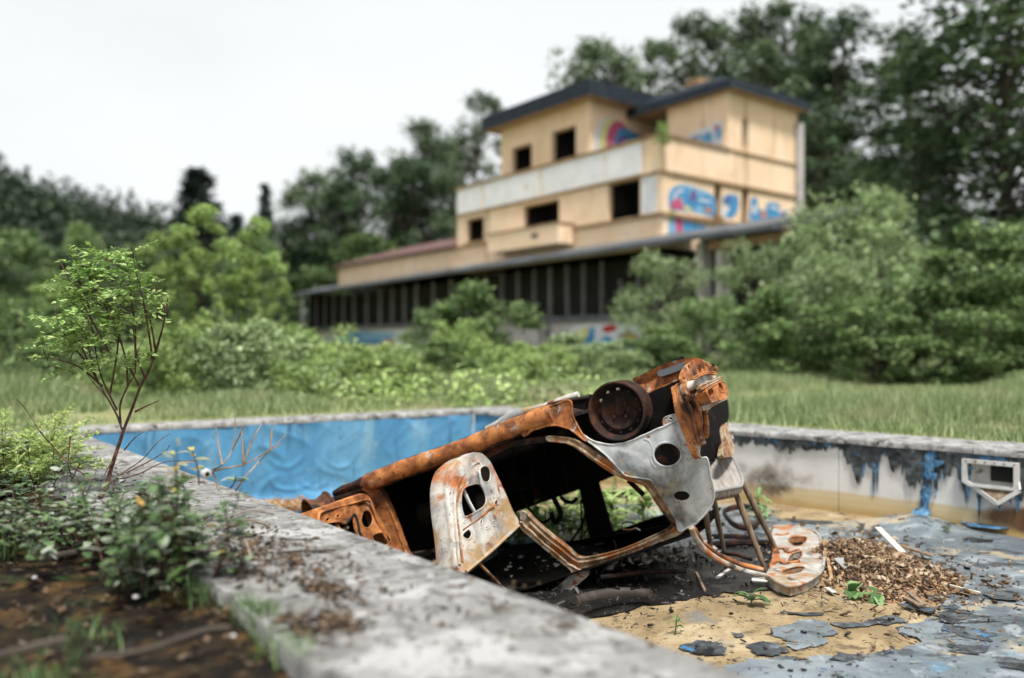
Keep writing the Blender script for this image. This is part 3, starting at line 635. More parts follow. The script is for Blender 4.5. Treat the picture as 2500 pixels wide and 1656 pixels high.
scrap('lowest right dark liner scrap near the picture corner', [c7(1620, 1480), c7(1720, 1470), c7(1800, 1500), c7(1780, 1545), c7(1660, 1540)], 18, lift=.018, amp=.012, curl=.03)
scrap('dark liner tear along the lower edge of the sand', [c7(720, 1478), c7(830, 1462), c7(960, 1452), c7(1060, 1432), c7(1080, 1448), c7(960, 1478), c7(820, 1492)], 19, lift=.016, amp=.010)
scrap('small dark scrap between chip heap and right liner scraps', [c7(1310, 1180), c7(1400, 1185), c7(1420, 1205), c7(1340, 1212)], 20, lift=.018, amp=.006, n=3)
# ------------------------------------------------------------------ the abandoned building
aL, aR = math.radians(34), math.radians(48.5)
dL, dR_ = V2(-math.sin(aL), math.cos(aL)), V2(math.sin(aR), math.cos(aR))
BC = V2(*at(1618, 0, 38)[:2])                       # front corner of the main block
def hit(px, o, d):                                  # distance along a facade line seen at column px
    r = (px - 1250) / FPX; return (r * o.y - o.x) / (d.x - r * d.y)
def hz(px, py, o, d):
    t = hit(px, o, d); Y = o.y + d.y * t; return t, H - (py - HOR) / FPX * Y
bld = empty('derelict_building', (BC.x, BC.y, 0)); tag(bld, 'derelict cream-yellow building with white balcony band and graffiti behind the pool', 'building')
bld_inv = Vector((-BC.x, -BC.y, 0))
def facade(o, d, t0, t1, z0, z1, holes, th, nrm, mat, name='wall'):
    """wall slab with real openings; nrm points outwards"""
    ts = sorted({t0, t1, *[h[0] for h in holes], *[h[1] for h in holes]}); zs = sorted({z0, z1, *[h[2] for h in holes], *[h[3] for h in holes]})
    mb = MB()
    cell = lambda i, j: any(h[0] <= (ts[i] + ts[i + 1]) / 2 <= h[1] and h[2] <= (zs[j] + zs[j + 1]) / 2 <= h[3] for h in holes)
    P = lambda t, z, k: (o.x + d.x * t - nrm.x * th * k - BC.x, o.y + d.y * t - nrm.y * th * k - BC.y, z)
    for i in range(len(ts) - 1):
        for j in range(len(zs) - 1):
            if cell(i, j): continue
            a, b, c, e = ts[i], ts[i + 1], zs[j], zs[j + 1]
            mb.add([P(a, c, 0), P(b, c, 0), P(b, e, 0), P(a, e, 0)], [(0, 1, 2, 3)])
            mb.add([P(a, c, 1), P(b, c, 1), P(b, e, 1), P(a, e, 1)], [(3, 2, 1, 0)])
    for h in holes:
        a, b, c, e = h
        for q in (((a, c), (b, c)), ((b, c), (b, e)), ((b, e), (a, e)), ((a, e), (a, c))):
            mb.add([P(*q[0], 0), P(*q[1], 0), P(*q[1], 1), P(*q[0], 1)], [(0, 1, 2, 3)])
    for q in (((t0, z0), (t1, z0)), ((t1, z0), (t1, z1)), ((t1, z1), (t0, z1)), ((t0, z1), (t0, z0))):
        mb.add([P(*q[0], 0), P(*q[1], 0), P(*q[1], 1), P(*q[0], 1)], [(0, 1, 2, 3)])
    ob = mb.build(name, mat, bld)
    for a, b, c, e in holes:               # near-black box added behind each opening; room shade is in its colour
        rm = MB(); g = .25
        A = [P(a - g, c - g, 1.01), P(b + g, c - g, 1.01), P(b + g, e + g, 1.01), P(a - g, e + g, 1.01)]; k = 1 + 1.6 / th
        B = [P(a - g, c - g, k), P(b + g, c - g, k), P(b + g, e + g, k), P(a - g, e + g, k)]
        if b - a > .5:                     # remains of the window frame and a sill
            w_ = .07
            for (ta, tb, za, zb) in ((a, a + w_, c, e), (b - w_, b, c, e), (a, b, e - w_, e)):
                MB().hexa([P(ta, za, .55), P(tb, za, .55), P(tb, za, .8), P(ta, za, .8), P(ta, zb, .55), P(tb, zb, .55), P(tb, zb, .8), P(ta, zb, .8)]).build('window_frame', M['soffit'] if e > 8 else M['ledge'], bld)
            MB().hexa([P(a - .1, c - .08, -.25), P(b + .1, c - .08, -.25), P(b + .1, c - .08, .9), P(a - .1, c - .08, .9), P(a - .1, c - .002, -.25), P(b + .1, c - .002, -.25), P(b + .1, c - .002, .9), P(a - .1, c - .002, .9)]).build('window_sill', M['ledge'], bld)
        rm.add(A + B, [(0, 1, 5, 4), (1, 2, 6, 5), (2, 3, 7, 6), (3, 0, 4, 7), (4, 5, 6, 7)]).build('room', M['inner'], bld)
    return ob
def strip(o, d, t0, t1, z0, z1, proud, back, nrm, mat, name):     # moulding, panel or ledge on a facade
    P = lambda t, z, k: (o.x + d.x * t + nrm.x * k - BC.x, o.y + d.y * t + nrm.y * k - BC.y, z)
    return MB().hexa([P(t0, z0, proud), P(t1, z0, proud), P(t1, z0, back), P(t0, z0, back), P(t0, z1, proud), P(t1, z1, proud), P(t1, z1, back), P(t0, z1, back)]).build(name, mat, bld)
def rect(o, d, x0, y0, x1, y1):                      # opening seen between two columns, its rows averaged
    ta, za = hz(x0, y0, o, d); tb, zb = hz(x1, y1, o, d); return ta, tb
nL = V2(-dL.y, dL.x); nL = nL if nL.y < 0 else -nL      # outwards = towards the camera side
nR = V2(dR_.y, -dR_.x); nR = nR if nR.y < 0 else -nR
ZL, ZF, ZP, ZE = 6.2, 7.9, 9.32, 11.95               # ledge, floor line, parapet, eaves
tL = hit(1116, BC, dL); tRt = hit(1946, BC, dR_)
def win_span(px0, px1, o, d): a, b = hit(px0, o, d), hit(px1, o, d); return min(a, b), max(a, b)
wins = [(*win_span(1138, 1181, BC, dL), 6.28, 7.55), (*win_span(1277, 1365, BC, dL), 6.28, 7.62), (*win_span(1484, 1563, BC, dL), 6.15, 7.80)]
facade(BC, dL, .0, tL, 4.7, ZP, wins, .3, nL, M['render'])
slits = [(*win_span(1744, 1762, BC, dR_), 6.3, 7.75), (*win_span(1811, 1828, BC, dR_), 6.3, 7.75)]
tB = hit(1778, BC, dR_)
up = (*win_span(1812, 1826, BC, dR_), 9.55, 10.9)
facade(BC, dR_, .0, tB, 4.7, ZP, slits[:1], .3, nR, M['render'])
facade(BC, dR_, tB, tRt, .2, ZE, slits[1:] + [up], .3, nR, M['render'])
# hidden sides so the block is closed
B2 = BC + dL * tL; B3 = BC + dR_ * tRt
facade(B2, dR_, 0, tRt, 4.7, ZP, [], .3, -nR, M['render']); facade(B3, dL, 0, tL, .2, ZP, [], .3, -nL, M['render'])
def slab(corners, z0, z1, mat, name):
    mb = MB(); n_ = len(corners)
    vs = [(c.x - BC.x, c.y - BC.y, z0) for c in corners] + [(c.x - BC.x, c.y - BC.y, z1) for c in corners]
    mb.add(vs, [tuple(range(n_))[::-1], tuple(range(n_, 2 * n_))] + [(i, (i + 1) % n_, (i + 1) % n_ + n_, i + n_) for i in range(n_)]); return mb.build(name, mat, bld)
foot = lambda d1, d2, a0, a1, b0, b1: [BC + d1 * a0 + d2 * b0, BC + d1 * a1 + d2 * b0, BC + d1 * a1 + d2 * b1, BC + d1 * a0 + d2 * b1]
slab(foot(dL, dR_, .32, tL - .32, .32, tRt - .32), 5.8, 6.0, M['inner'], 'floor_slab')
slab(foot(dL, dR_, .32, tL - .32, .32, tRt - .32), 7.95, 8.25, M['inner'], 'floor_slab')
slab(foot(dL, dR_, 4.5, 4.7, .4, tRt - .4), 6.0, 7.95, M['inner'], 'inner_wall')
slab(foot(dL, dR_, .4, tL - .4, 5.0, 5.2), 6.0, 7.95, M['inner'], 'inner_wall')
# ledges
strip(BC, dL, -.12, tL, ZL - .20, ZL - .06, .12, -.05, nL, M['ledge'], 'ledge'); strip(BC, dR_, -.02, tRt + .1, ZL - .20, ZL - .06, .12, -.05, nR, M['ledge'], 'ledge')
strip(BC, dL, -.10, tL, ZF - .12, ZF - .02, .08, -.05, nL, M['ledge'], 'ledge'); strip(BC, dR_, -.02, tRt, ZF - .16, ZF - .03, .09, -.05, nR, M['ledge'], 'ledge')
strip(BC, dL, -.10, tL + .1, ZP, ZP + .09, .10, -.38, nL, M['ledge'], 'parapet_cap'); strip(BC, dR_, .0, tB, ZP, ZP + .09, .10, -.38, nR, M['ledge'], 'parapet_cap')
strip(BC, dR_, tB + .01, tRt, ZP - .02, ZP + .07, .07, -.05, nR, M['ledge'], 'ledge')
# white balcony panels
for a, b in ((1119, 1176), (1182, 1318), (1325, 1478), (1483, 1568)):
    s0, s1 = win_span(a, b, BC, dL); strip(BC, dL, s0, s1, ZF + .03, ZP - .10, .05, -.05, nL, M['panel_white'], 'balcony_panel')
# pale patch by the corner, stained pillars
strip(BC, dL, .05, hit(1566, BC, dL), ZL, ZF - .18, .004, -.05, nL, M['panel_white'], 'pale_patch')
# projecting balcony box
s0, s1 = win_span(1228, 1402, BC, dL)
strip(BC, dL, s0, s1, 5.35, 6.25, .95, .06, nL, M['render'], 'balcony_box'); strip(BC, dL, s0 - .05, s1 + .05, 6.25, 6.33, 1.0, .0, nL, M['ledge'], 'balcony_cap')
strip(BC, dL, s0 + 1.6, s0 + 2.1, 5.75, 5.95, .96, .90, nL, M['inner'], 'vent_slot')
# upper floor, left block set back behind the parapet
UA = BC + dR_ * 1.5 + dL * 0
tA0, tA1 = hit(1440, UA, dL), hit(1224, UA, dL)
wa = [(*win_span(1249, 1298, UA, dL), 9.72, 11.25), (*win_span(1346, 1406, UA, dL), 9.75, 11.45)]
ZEA = 12.45
facade(UA, dL, tA0, tA1, 8.25, ZEA, wa, .3, nL, M['render'])
CA = UA + dL * tA0
tA2 = hit(1640, CA, dR_)
facade(CA, dR_, .0, tA2 + .6, 8.25, ZEA, [], .3, nR, M['render'])
PBk = BC + dR_ * tB; tB2 = hit(1640, PBk, dL)
facade(PBk, dL, .0, tB2 + .3, 8.25, ZE, [], .3, nL, M['render'])
facade(UA + dL * tA1, dR_, 0, 7.5, 8.25, ZEA, [], .3, -nR, M['render']); facade(UA + dR_ * 7.5, dL, tA0, tA1, 8.25, ZEA, [], .3, -nL, M['render'])
facade(B3, dL, 0, 7, ZP, ZE, [], .3, -nL, M['render'])
slab([UA + dL * (tA0 + .4) + dR_ * 3, UA + dL * (tA1 - .4) + dR_ * 3, UA + dL * (tA1 - .4) + dR_ * 3.2, UA + dL * (tA0 + .4) + dR_ * 3.2], 8.3, ZEA - .1, M['inner'], 'inner_wall')
def roof(c, ov, z0, th, rise, inset, nm):
    """low hipped roof: thick dark fascia, timber soffit"""
    cen = sum(c, V2(0, 0)) / len(c)
    e = [p + (p - cen).normalized() * ov * 1.35 for p in c]; i2 = [p + (cen - p) * inset for p in e]
    mb = MB(); n_ = len(c)
    vs = [(p.x - BC.x, p.y - BC.y, z0) for p in e] + [(p.x - BC.x, p.y - BC.y, z0 + th) for p in [q + (cen - q) * .02 for q in e]] + [(p.x - BC.x, p.y - BC.y, z0 + th + rise) for p in i2]
    fs = [(i, (i + 1) % n_, (i + 1) % n_ + n_, i + n_) for i in range(n_)] + [(i + n_, (i + 1) % n_ + n_, (i + 1) % n_ + 2 * n_, i + 2 * n_) for i in range(n_)] + [tuple(range(2 * n_, 3 * n_))]
    r = mb.add(vs, fs).build('roof', M['slate'], bld)
    s_ = MB().add([(p.x - BC.x, p.y - BC.y, z0 + .02) for p in e], [tuple(range(n_))[::-1]]).build('soffit', M['soffit'], r)
    return r
roof([CA, CA + dL * (tA1 - tA0), CA + dL * (tA1 - tA0) + dR_ * 7.5, CA + dR_ * 7.5], .85, ZEA - .05, .80, .7, .45, 'a')
rB = roof([PBk, PBk + dR_ * (tRt - tB), PBk + dR_ * (tRt - tB) + dL * 7, PBk + dL * 7], .5, ZE, .45, .7, .45, 'b')
ch = PBk + dR_ * 2.2 + dL * 3.4
MB().box((ch.x - BC.x, ch.y - BC.y, ZE + 1.0), (1.5, .9, 1.3), aL).build('chimney', M['ledge'], rB)
# rainwater pipe on the right corner
pp_ = B3 + nR * .12
MB().tube([(pp_.x - BC.x, pp_.y - BC.y, .3), (pp_.x - BC.x, pp_.y - BC.y, ZE - .6)], .22, 10).build('drain_pipe', M['pillar'], bld, smooth=True)
# left low wing with maroon roof
tw0, tw1 = tL + .0, hit(826, BC, dL)
zw = 6.05
facade(BC, dL, tw0 + .02, tw1, 4.7, zw, [], .3, nL, M['render'])
P = lambda t, s, z: (dL.x * t + dR_.x * s, dL.y * t + dR_.y * s, z)
MB().hexa([P(tw0 + .02, -.4, zw), P(tw1 + .3, -.4, zw), P(tw1 + .3, 6, zw + .02), P(tw0 + .02, 6, zw + .02), P(tw0 + .02, -.4, zw + .12), P(tw1 + .3, -.4, zw + .12), P(tw1 + .3, 6, zw + 1.9), P(tw0 + .02, 6, zw + 1.9)]).build('wing_roof', M['tile_red'], bld)
facade(BC + dL * tw1, dR_, 0, 6, 4.7, zw, [], .3, -nR, M['render'])

# ground-floor pavilion with its lean-to canopy
aP = math.radians(31.0); dP = V2(-math.sin(aP), math.cos(aP)); nP = V2(-dP.y, dP.x); nP = nP if nP.y < 0 else -nP
PO = V2(*at(1584, 0, 34.5)[:2])
pav = empty('pavilion', (PO.x, PO.y, 0)); tag(pav, 'long dark glazed pavilion with grey lean-to canopy in front of the building', 'pavilion')
t_r, t_l = hit(1885, PO, dP), hit(706, PO, dP)
zc = H + (HOR - 600) / FPX * 34.5
def Q(t, s, z): return (dP.x * t - nP.x * s, dP.y * t - nP.y * s, z)      # s = depth behind the eaves line
nseg = 40; vs = []; fs = []
for i in range(nseg + 1):
    t = t_r + (t_l - t_r) * i / nseg; zz = zc - .004 * max(0, t - 20) + .05 * mn.noise((t * .7, 0, 1))
    for s, dz in ((0, 0), (0, .16), (2.4, .75), (4.6, 1.15 if t < 22 else .9), (4.6, .9 if t < 22 else .65), (.1, -.02)): vs.append(Q(t, s, zz + dz))
for i in range(nseg):
    for k in range(6): fs.append((i * 6 + k, i * 6 + (k + 1) % 6, (i + 1) * 6 + (k + 1) % 6, (i + 1) * 6 + k))
fs += [tuple(range(6))[::-1], tuple(nseg * 6 + k for k in range(6))]
MB().add(vs, fs).build('canopy', M['metal_roof'], pav)
# base wall, sill, mullions, back wall
zs_ = 1.95; s_gl = 1.6
tg0, tg1 = hit(1600, PO - nP * s_gl, dP), hit(716, PO - nP * s_gl, dP)
MB().hexa([Q(tg0, s_gl, 0), Q(tg1, s_gl, 0), Q(tg1, s_gl + .25, 0), Q(tg0, s_gl + .25, 0), Q(tg0, s_gl, 1.7), Q(tg1, s_gl, 1.7), Q(tg1, s_gl + .25, 1.7), Q(tg0, s_gl + .25, 1.7)]).build('base_wall', M['pillar'], pav)
MB().hexa([Q(tg0 - .2, s_gl - .15, 1.7), Q(tg1, s_gl - .15, 1.7), Q(tg1, s_gl + .3, 1.7), Q(tg0 - .2, s_gl + .3, 1.7), Q(tg0 - .2, s_gl - .15, zs_), Q(tg1, s_gl - .15, zs_), Q(tg1, s_gl + .3, zs_), Q(tg0 - .2, s_gl + .3, zs_)]).build('sill', M['metal_roof'], pav)
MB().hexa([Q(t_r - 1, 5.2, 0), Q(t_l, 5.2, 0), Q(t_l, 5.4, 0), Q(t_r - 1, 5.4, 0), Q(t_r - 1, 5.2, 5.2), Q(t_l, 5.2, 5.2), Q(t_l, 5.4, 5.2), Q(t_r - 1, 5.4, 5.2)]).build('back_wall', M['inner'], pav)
MB().hexa([Q(t_r + 3, 2.9, 0), Q(t_l, 2.9, 0), Q(t_l, 3.0, 0), Q(t_r + 3, 3.0, 0), Q(t_r + 3, 2.9, zc - .05), Q(t_l, 2.9, zc - .05), Q(t_l, 3.0, zc - .05), Q(t_r + 3, 3.0, zc - .05)]).build('inner_wall', M['inner'], pav)  # near-black wall added so the pavilion reads dark between its mullions
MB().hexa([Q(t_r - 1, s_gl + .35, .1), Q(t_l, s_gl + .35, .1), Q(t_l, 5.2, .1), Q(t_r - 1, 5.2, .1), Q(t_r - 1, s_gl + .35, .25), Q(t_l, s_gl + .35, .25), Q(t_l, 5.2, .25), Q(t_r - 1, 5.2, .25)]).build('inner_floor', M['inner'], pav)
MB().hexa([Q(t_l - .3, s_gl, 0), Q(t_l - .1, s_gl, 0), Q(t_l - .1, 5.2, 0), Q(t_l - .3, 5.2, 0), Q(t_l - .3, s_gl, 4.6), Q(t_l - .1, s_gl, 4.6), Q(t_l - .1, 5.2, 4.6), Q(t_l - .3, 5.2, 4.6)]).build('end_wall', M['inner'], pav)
rr = random.Random(8)
for px in (1262, 1301, 1341, 1383, 1422, 1466, 1513, 1556, 1598, 1222, 1182, 1140, 1098, 1056, 1014, 985, 955, 925, 893, 862, 836, 812, 790, 770, 752, 736):
    t = hit(px, PO - nP * s_gl, dP); w_ = (.075 if px > 1200 else .10) * (.7 + .6 * rr.random()); ln = rr.gauss(0, .05); zt = zc - .1 if rr.random() > .12 else zc - 1.0
    MB().hexa([Q(t - w_ / 2, s_gl, zs_), Q(t + w_ / 2, s_gl, zs_), Q(t + w_ / 2, s_gl + .14, zs_), Q(t - w_ / 2, s_gl + .14, zs_), Q(t - w_ / 2 + ln, s_gl, zt), Q(t + w_ / 2 + ln, s_gl, zt), Q(t + w_ / 2 + ln, s_gl + .14, zt), Q(t - w_ / 2 + ln, s_gl + .14, zt)]).build('mullion', M['mullion'], pav)
for px, w_ in ((1318, .55), (1722, .35), (1770, .3)):
    t = hit(px, PO - nP * (s_gl - .4), dP)
    MB().hexa([Q(t - w_ / 2, s_gl - .7, 0), Q(t + w_ / 2, s_gl - .7, 0), Q(t + w_ / 2, s_gl - .25, 0), Q(t - w_ / 2, s_gl - .25, 0), Q(t - w_ / 2, s_gl - .7, 1.68 if px < 1400 else zc), Q(t + w_ / 2, s_gl - .7, 1.68 if px < 1400 else zc), Q(t + w_ / 2, s_gl - .25, 1.68 if px < 1400 else zc), Q(t - w_ / 2, s_gl - .25, 1.68 if px < 1400 else zc)]).build('pillar', M['pillar'], pav)
t1_, t2_ = hit(1700, PO, dP), t_r
MB().bar(Q(t1_, .7, zc - .2), Q(t2_, .7, zc - .2), .2, .3).build('end_beam', M['ledge'], pav)

# graffiti: flat paint on the walls
def paint(parent, base, o, d, nrm, pts, mat, k=.012, z_of=None, n_=4):
    """spray-painted shape traced on a facade line"""
    q = cr([hz(px, py, o, d) for px, py in pts], n_)
    org = Vector((base.x, base.y, 0))
    f = lambda t, z: tuple(Vector((o.x + d.x * t + nrm.x * k, o.y + d.y * t + nrm.y * k, z)) - org)
    return sheet(q, [], f).build('graffiti', M[mat], parent)
R6 = lambda *p: [c6(*q) for q in p]
gR = lambda mat, k, *p: paint(bld, BC, BC, dR_, nR, R6(*p), mat, k)
gR('p_sky', .006, (690, 690), (720, 640), (780, 630), (850, 650), (925, 690), (925, 790), (830, 775), (700, 755))
gR('p_blue', .012, (705, 690), (730, 645), (775, 640), (800, 660), (800, 700), (830, 690), (870, 680), (920, 700), (922, 788), (880, 775), (850, 730), (820, 760), (780, 740), (750, 690), (725, 725), (700, 720))
gR('p_pink', .016, (700, 745), (720, 705), (750, 700), (770, 750), (740, 758))
gR('p_blue', .012, (975, 690), (1010, 678), (1050, 695), (1045, 760), (1015, 800), (985, 790), (1005, 745), (970, 725))
gR('p_white', .008, (965, 740), (1000, 760), (1000, 795), (966, 792))
gR('p_blue', .012, (1115, 705), (1145, 700), (1150, 750), (1190, 760), (1195, 725), (1230, 720), (1262, 735), (1260, 775), (1300, 760), (1305, 815), (1260, 822), (1200, 800), (1150, 805), (1115, 800))
gR('p_sky', .006, (1110, 770), (1200, 790), (1308, 800), (1300, 835), (1200, 818), (1112, 812))
gR('p_sky', .008, (685, 800), (740, 795), (770, 815), (840, 830), (880, 850), (800, 870), (690, 880))
gR('p_blue', .012, (770, 815), (840, 828), (890, 842), (850, 858), (780, 862))
gR('p_pink', .014, (730, 800), (760, 800), (765, 870), (735, 874))
# overpainted tags and outlines
gR('p_white', .018, (715, 700), (735, 660), (770, 655), (765, 668), (740, 672), (726, 705)); gR('p_purple', .018, (800, 705), (815, 660), (835, 668), (822, 712)); gR('p_white', .018, (850, 700), (900, 712), (905, 722), (850, 712)); gR('p_yellow', .018, (770, 735), (800, 745), (815, 765), (785, 762)); gR('p_orange', .018, (880, 745), (905, 752), (908, 775), (888, 770))
gR('p_purple', .018, (985, 700), (1005, 692), (1010, 715), (990, 722)); gR('p_white', .018, (1120, 740), (1135, 735), (1142, 775), (1125, 778)); gR('p_orange', .018, (1165, 772), (1190, 770), (1192, 792), (1168, 794)); gR('p_white', .018, (1210, 735), (1250, 748), (1250, 758), (1212, 748)); gR('p_purple', .018, (1268, 775), (1298, 772), (1300, 790), (1270, 795)); gR('p_green', .010, (690, 770), (720, 760), (735, 800), (695, 815))
gA = lambda mat, k, *p: paint(bld, BC, CA, dR_, nR, R6(*p), mat, k)
gA('p_white', .006, (310, 440), (330, 330), (370, 290), (410, 280), (400, 330), (370, 400), (350, 445))
gA('p_yellow', .009, (340, 440), (350, 340), (385, 290), (430, 295), (400, 330), (385, 380), (375, 440))
gA('p_pink', .012, (375, 440), (385, 350), (420, 305), (460, 315), (480, 345), (440, 350), (430, 390), (410, 430))
gA('p_blue', .014, (415, 415), (440, 350), (470, 340), (510, 360), (560, 385), (540, 400), (480, 405), (440, 420))
gA('p_purple', .016, (420, 425), (450, 385), (490, 385), (470, 405), (440, 425))
gB = lambda mat, k, *p: paint(bld, BC, PBk, dL, nL, R6(*p), mat, k)
gB('p_white', .006, (770, 390), (830, 360), (900, 330), (950, 308), (985, 310), (992, 380), (980, 455), (920, 460), (860, 435), (800, 405))
gB('p_sky', .009, (840, 385), (880, 370), (920, 375), (915, 420), (870, 415)); gB('p_sky', .009, (930, 345), (960, 335), (970, 380), (940, 395))
gB('p_purple', .012, (800, 398), (840, 380), (845, 390), (812, 406)); gB('p_blue', .012, (880, 395), (900, 360), (912, 365), (895, 405)); gB('p_yellow', .012, (940, 440), (975, 420), (978, 448), (950, 456)); gB('p_pink', .012, (925, 335), (945, 325), (950, 345), (930, 352))
gP = lambda mat, k, *p: paint(pav, PO, PO - nP * s_gl, dP, nP, p, mat, k)
gP('p_blue', .012, (820, 830), (860, 812), (920, 812), (930, 838), (880, 845)); gP('p_white', .008, (780, 822), (900, 812), (1010, 808), (1010, 850), (800, 852))
gP('p_red', .016, (935, 838), (950, 828), (965, 845), (940, 852)); gP('p_red', .016, (990, 832), (1006, 826), (1012, 842), (995, 848)); gP('p_sky', .014, (880, 815), (960, 812), (950, 828), (890, 832))
gP('p_white', .008, (1395, 800), (1480, 790), (1560, 800), (1560, 870), (1500, 880), (1400, 850)); gP('p_blue', .012, (1415, 845), (1430, 810), (1450, 800), (1455, 840), (1480, 820), (1500, 838), (1470, 865), (1430, 862))
gP('p_orange', .015, (1522, 812), (1550, 815), (1558, 830), (1540, 835), (1525, 828)); gP('p_yellow', .013, (1400, 820), (1425, 800), (1440, 808), (1415, 850)); gP('p_red', .016, (1470, 800), (1498, 792), (1505, 806), (1480, 812))
gP('p_blue', .014, (1520, 850), (1545, 845), (1552, 868), (1525, 870))
# tuft growing on the parapet corner is added with the plants
# ------------------------------------------------------------------ vegetation
def leaf_quads(Pn, size, rng, up=.5, aspect=.55, var=.35, dirs=None, flop=.0):
    n_ = len(Pn); Pn = np.asarray(Pn, float)
    nr = rng.normal(0, 1, (n_, 3)); nr[:, 2] = np.abs(nr[:, 2]) + up * 2; nr /= np.linalg.norm(nr, axis=1)[:, None]
    a = rng.normal(0, 1, (n_, 3)) if dirs is None else dirs + rng.normal(0, .35, (n_, 3))
    a -= nr * (a * nr).sum(1)[:, None]; a /= np.linalg.norm(a, axis=1)[:, None] + 1e-9
    b = np.cross(nr, a); s = size * (1 + var * rng.normal(0, 1, (n_, 1))).clip(.4, 1.9)
    a, b = a * s, b * s * aspect
    V = np.stack([Pn, Pn + a * .45 + b * .5, Pn + a, Pn + a * .45 - b * .5], 1).reshape(-1, 3)
    return V, np.arange(n_ * 4).reshape(-1, 4)
def limb(mb, a, b, r0, r1, rng, bend=.12, n=5, k=6):
    a, b = np.array(a, float), np.array(b, float); L_ = np.linalg.norm(b - a); o1, o2 = rng.normal(0, bend * L_, 3), rng.normal(0, bend * L_ * .5, 3)
    pts = [a + (b - a) * t + o1 * math.sin(t * math.pi) * .5 + o2 * math.sin(2 * t * math.pi) * .4 for t in np.linspace(0, 1, n + 1)]
    mb.tube(pts, [r0 + (r1 - r0) * t for t in np.linspace(0, 1, n + 1)], k, cap=False); return pts
def make_tree(seed, h, r, z0, ncl, rcl, nleaf, size, leaf, trunk_r, gap=.0, up=.45, aspect=.6, profile=None, stems=1, bark='bark', shell=.55):
    """trunk with limbs reaching to leaf clumps spread unevenly through the crown"""
    rng = np.random.default_rng(seed); mb = MB(); cl = []
    tries = 0
    while len(cl) < ncl and tries < ncl * 40:
        tries += 1
        t = rng.random(); rad = (profile(t) if profile else math.sin(math.pi * (t * .86 + .10)) ** .7) * r
        an = rng.random() * 2 * math.pi; q = rad * (shell + (1 - shell) * rng.random()) if rng.random() < .75 else rad * rng.random()
        wob = 1 + .25 * math.sin(an * 3 + seed) + .15 * math.sin(an * 5 + t * 7 + seed)
        p = np.array([q * wob * math.cos(an), q * wob * math.sin(an), z0 + t * (h - z0)])
        if gap and mn.noise((p[0] * 1.6 / r + seed, p[1] * 1.6 / r, p[2] * 2.2 / r)) < gap - .5: continue
        cl.append(p)
    bases = [np.array([rng.normal(0, trunk_r * 2.5), rng.normal(0, trunk_r * 2.5), -.1]) if stems > 1 else np.array([0, 0, -.15]) for _ in range(stems)]
    spines = []
    for bs in bases:
        top = np.array([bs[0] * 4 + rng.normal(0, r * .15), bs[1] * 4 + rng.normal(0, r * .15), h * (.86 if stems == 1 else .55 + .3 * rng.random())])
        spines.append(limb(mb, bs, top, trunk_r / math.sqrt(stems), trunk_r * .15, rng, .05, 8, 8))
    for p in cl:
        sp = spines[rng.integers(len(spines))]; zt = max(.12 * h, p[2] - (.15 + .25 * rng.random()) * h * .6)
        q = min(sp, key=lambda s: abs(s[2] - zt)); limb(mb, q, p, trunk_r * .28 / math.sqrt(stems), trunk_r * .04, rng, .1, 4, 4)
    P_ = []
    for p in cl:
        m = int(nleaf * (.6 + .8 * rng.random())); sc = rcl * (.6 + .8 * rng.random())
        d = rng.normal(0, 1, (m, 3)); d /= np.linalg.norm(d, axis=1)[:, None]; P_.append(p + d * (rng.random((m, 1)) ** .5) * sc * np.array([1.15, 1.15, .75]))
    P_ = np.concatenate(P_); V, Fq = leaf_quads(P_, size, rng, up, aspect)
    me = bpy.data.meshes.new('trunk'); me.from_pydata([tuple(v) for v in mb.v], [], mb.f); me.materials.append(M[bark])
    for pl in me.polygons: pl.use_smooth = True
    return me, np_mesh('crown', V, Fq, M[leaf]), h, r
def make_spruce(seed, h, r):
    rng = np.random.default_rng(seed); mb = MB().tube([(0, 0, -.1), (0, 0, h)], [h * .014, .02], 7); P_ = []; D_ = []
    z = h * .06
    while z < h:
        rad = r * (1 - z / h) ** 1.0 * (.85 + .3 * rng.random()) + .12
        for k in range(int(7 + 3 * rng.random())):
            an = rng.random() * 6.283; R_ = rad * (.75 + .4 * rng.random()); m = int(26 + 60 * R_ / r)
            t = rng.random(m) ** .7; d = np.array([math.cos(an), math.sin(an), 0])
            pts = d * (t * R_)[:, None]; pts[:, 2] = z - .28 * R_ * t ** 1.4 + .06 * R_; pts += rng.normal(0, .05 * r, (m, 3)) * np.array([1, 1, .5])
            P_.append(pts); D_.append(np.repeat((d + np.array([0, 0, -.35]))[None], m, 0))
        z += h * .026
    P_ = np.concatenate(P_); D_ = np.concatenate(D_); V, Fq = leaf_quads(P_, r * .16, rng, .3, .35, dirs=D_)
    me = bpy.data.meshes.new('trunk'); me.from_pydata([tuple(v) for v in mb.v], [], mb.f); me.materials.append(M['bark'])
    return me, np_mesh('crown', V, Fq, M['needle']), h, r
PR = {}
PR['broad'] = make_tree(11, 16, 4.6, 3.0, 96, 1.12, 120, .34, 'leaf_dark', .30)
PR['broad2'] = make_tree(12, 16, 4.2, 3.0, 88, 1.05, 120, .33, 'leaf_grey', .28, gap=.48)
PR['airy'] = make_tree(13, 18, 4.4, 5.0, 74, .85, 95, .31, 'leaf_grey', .26, gap=.54)
PR['tall'] = make_tree(14, 20, 3.8, 4.0, 80, .95, 105, .32, 'leaf_dark', .28, gap=.52)
PR['round_green'] = make_tree(15, 9, 3.8, 1.2, 95, .95, 150, .26, 'leaf_mid', .22)
PR['bright_bush'] = make_tree(21, 4.2, 1.2, .25, 80, .22, 120, .09, 'leaf_bright', .05, gap=.46, stems=5, up=.7, shell=.35, profile=lambda t: (.55 + .9 * t) if t < .4 else .92 - .75 * (t - .4) ** 1.2)
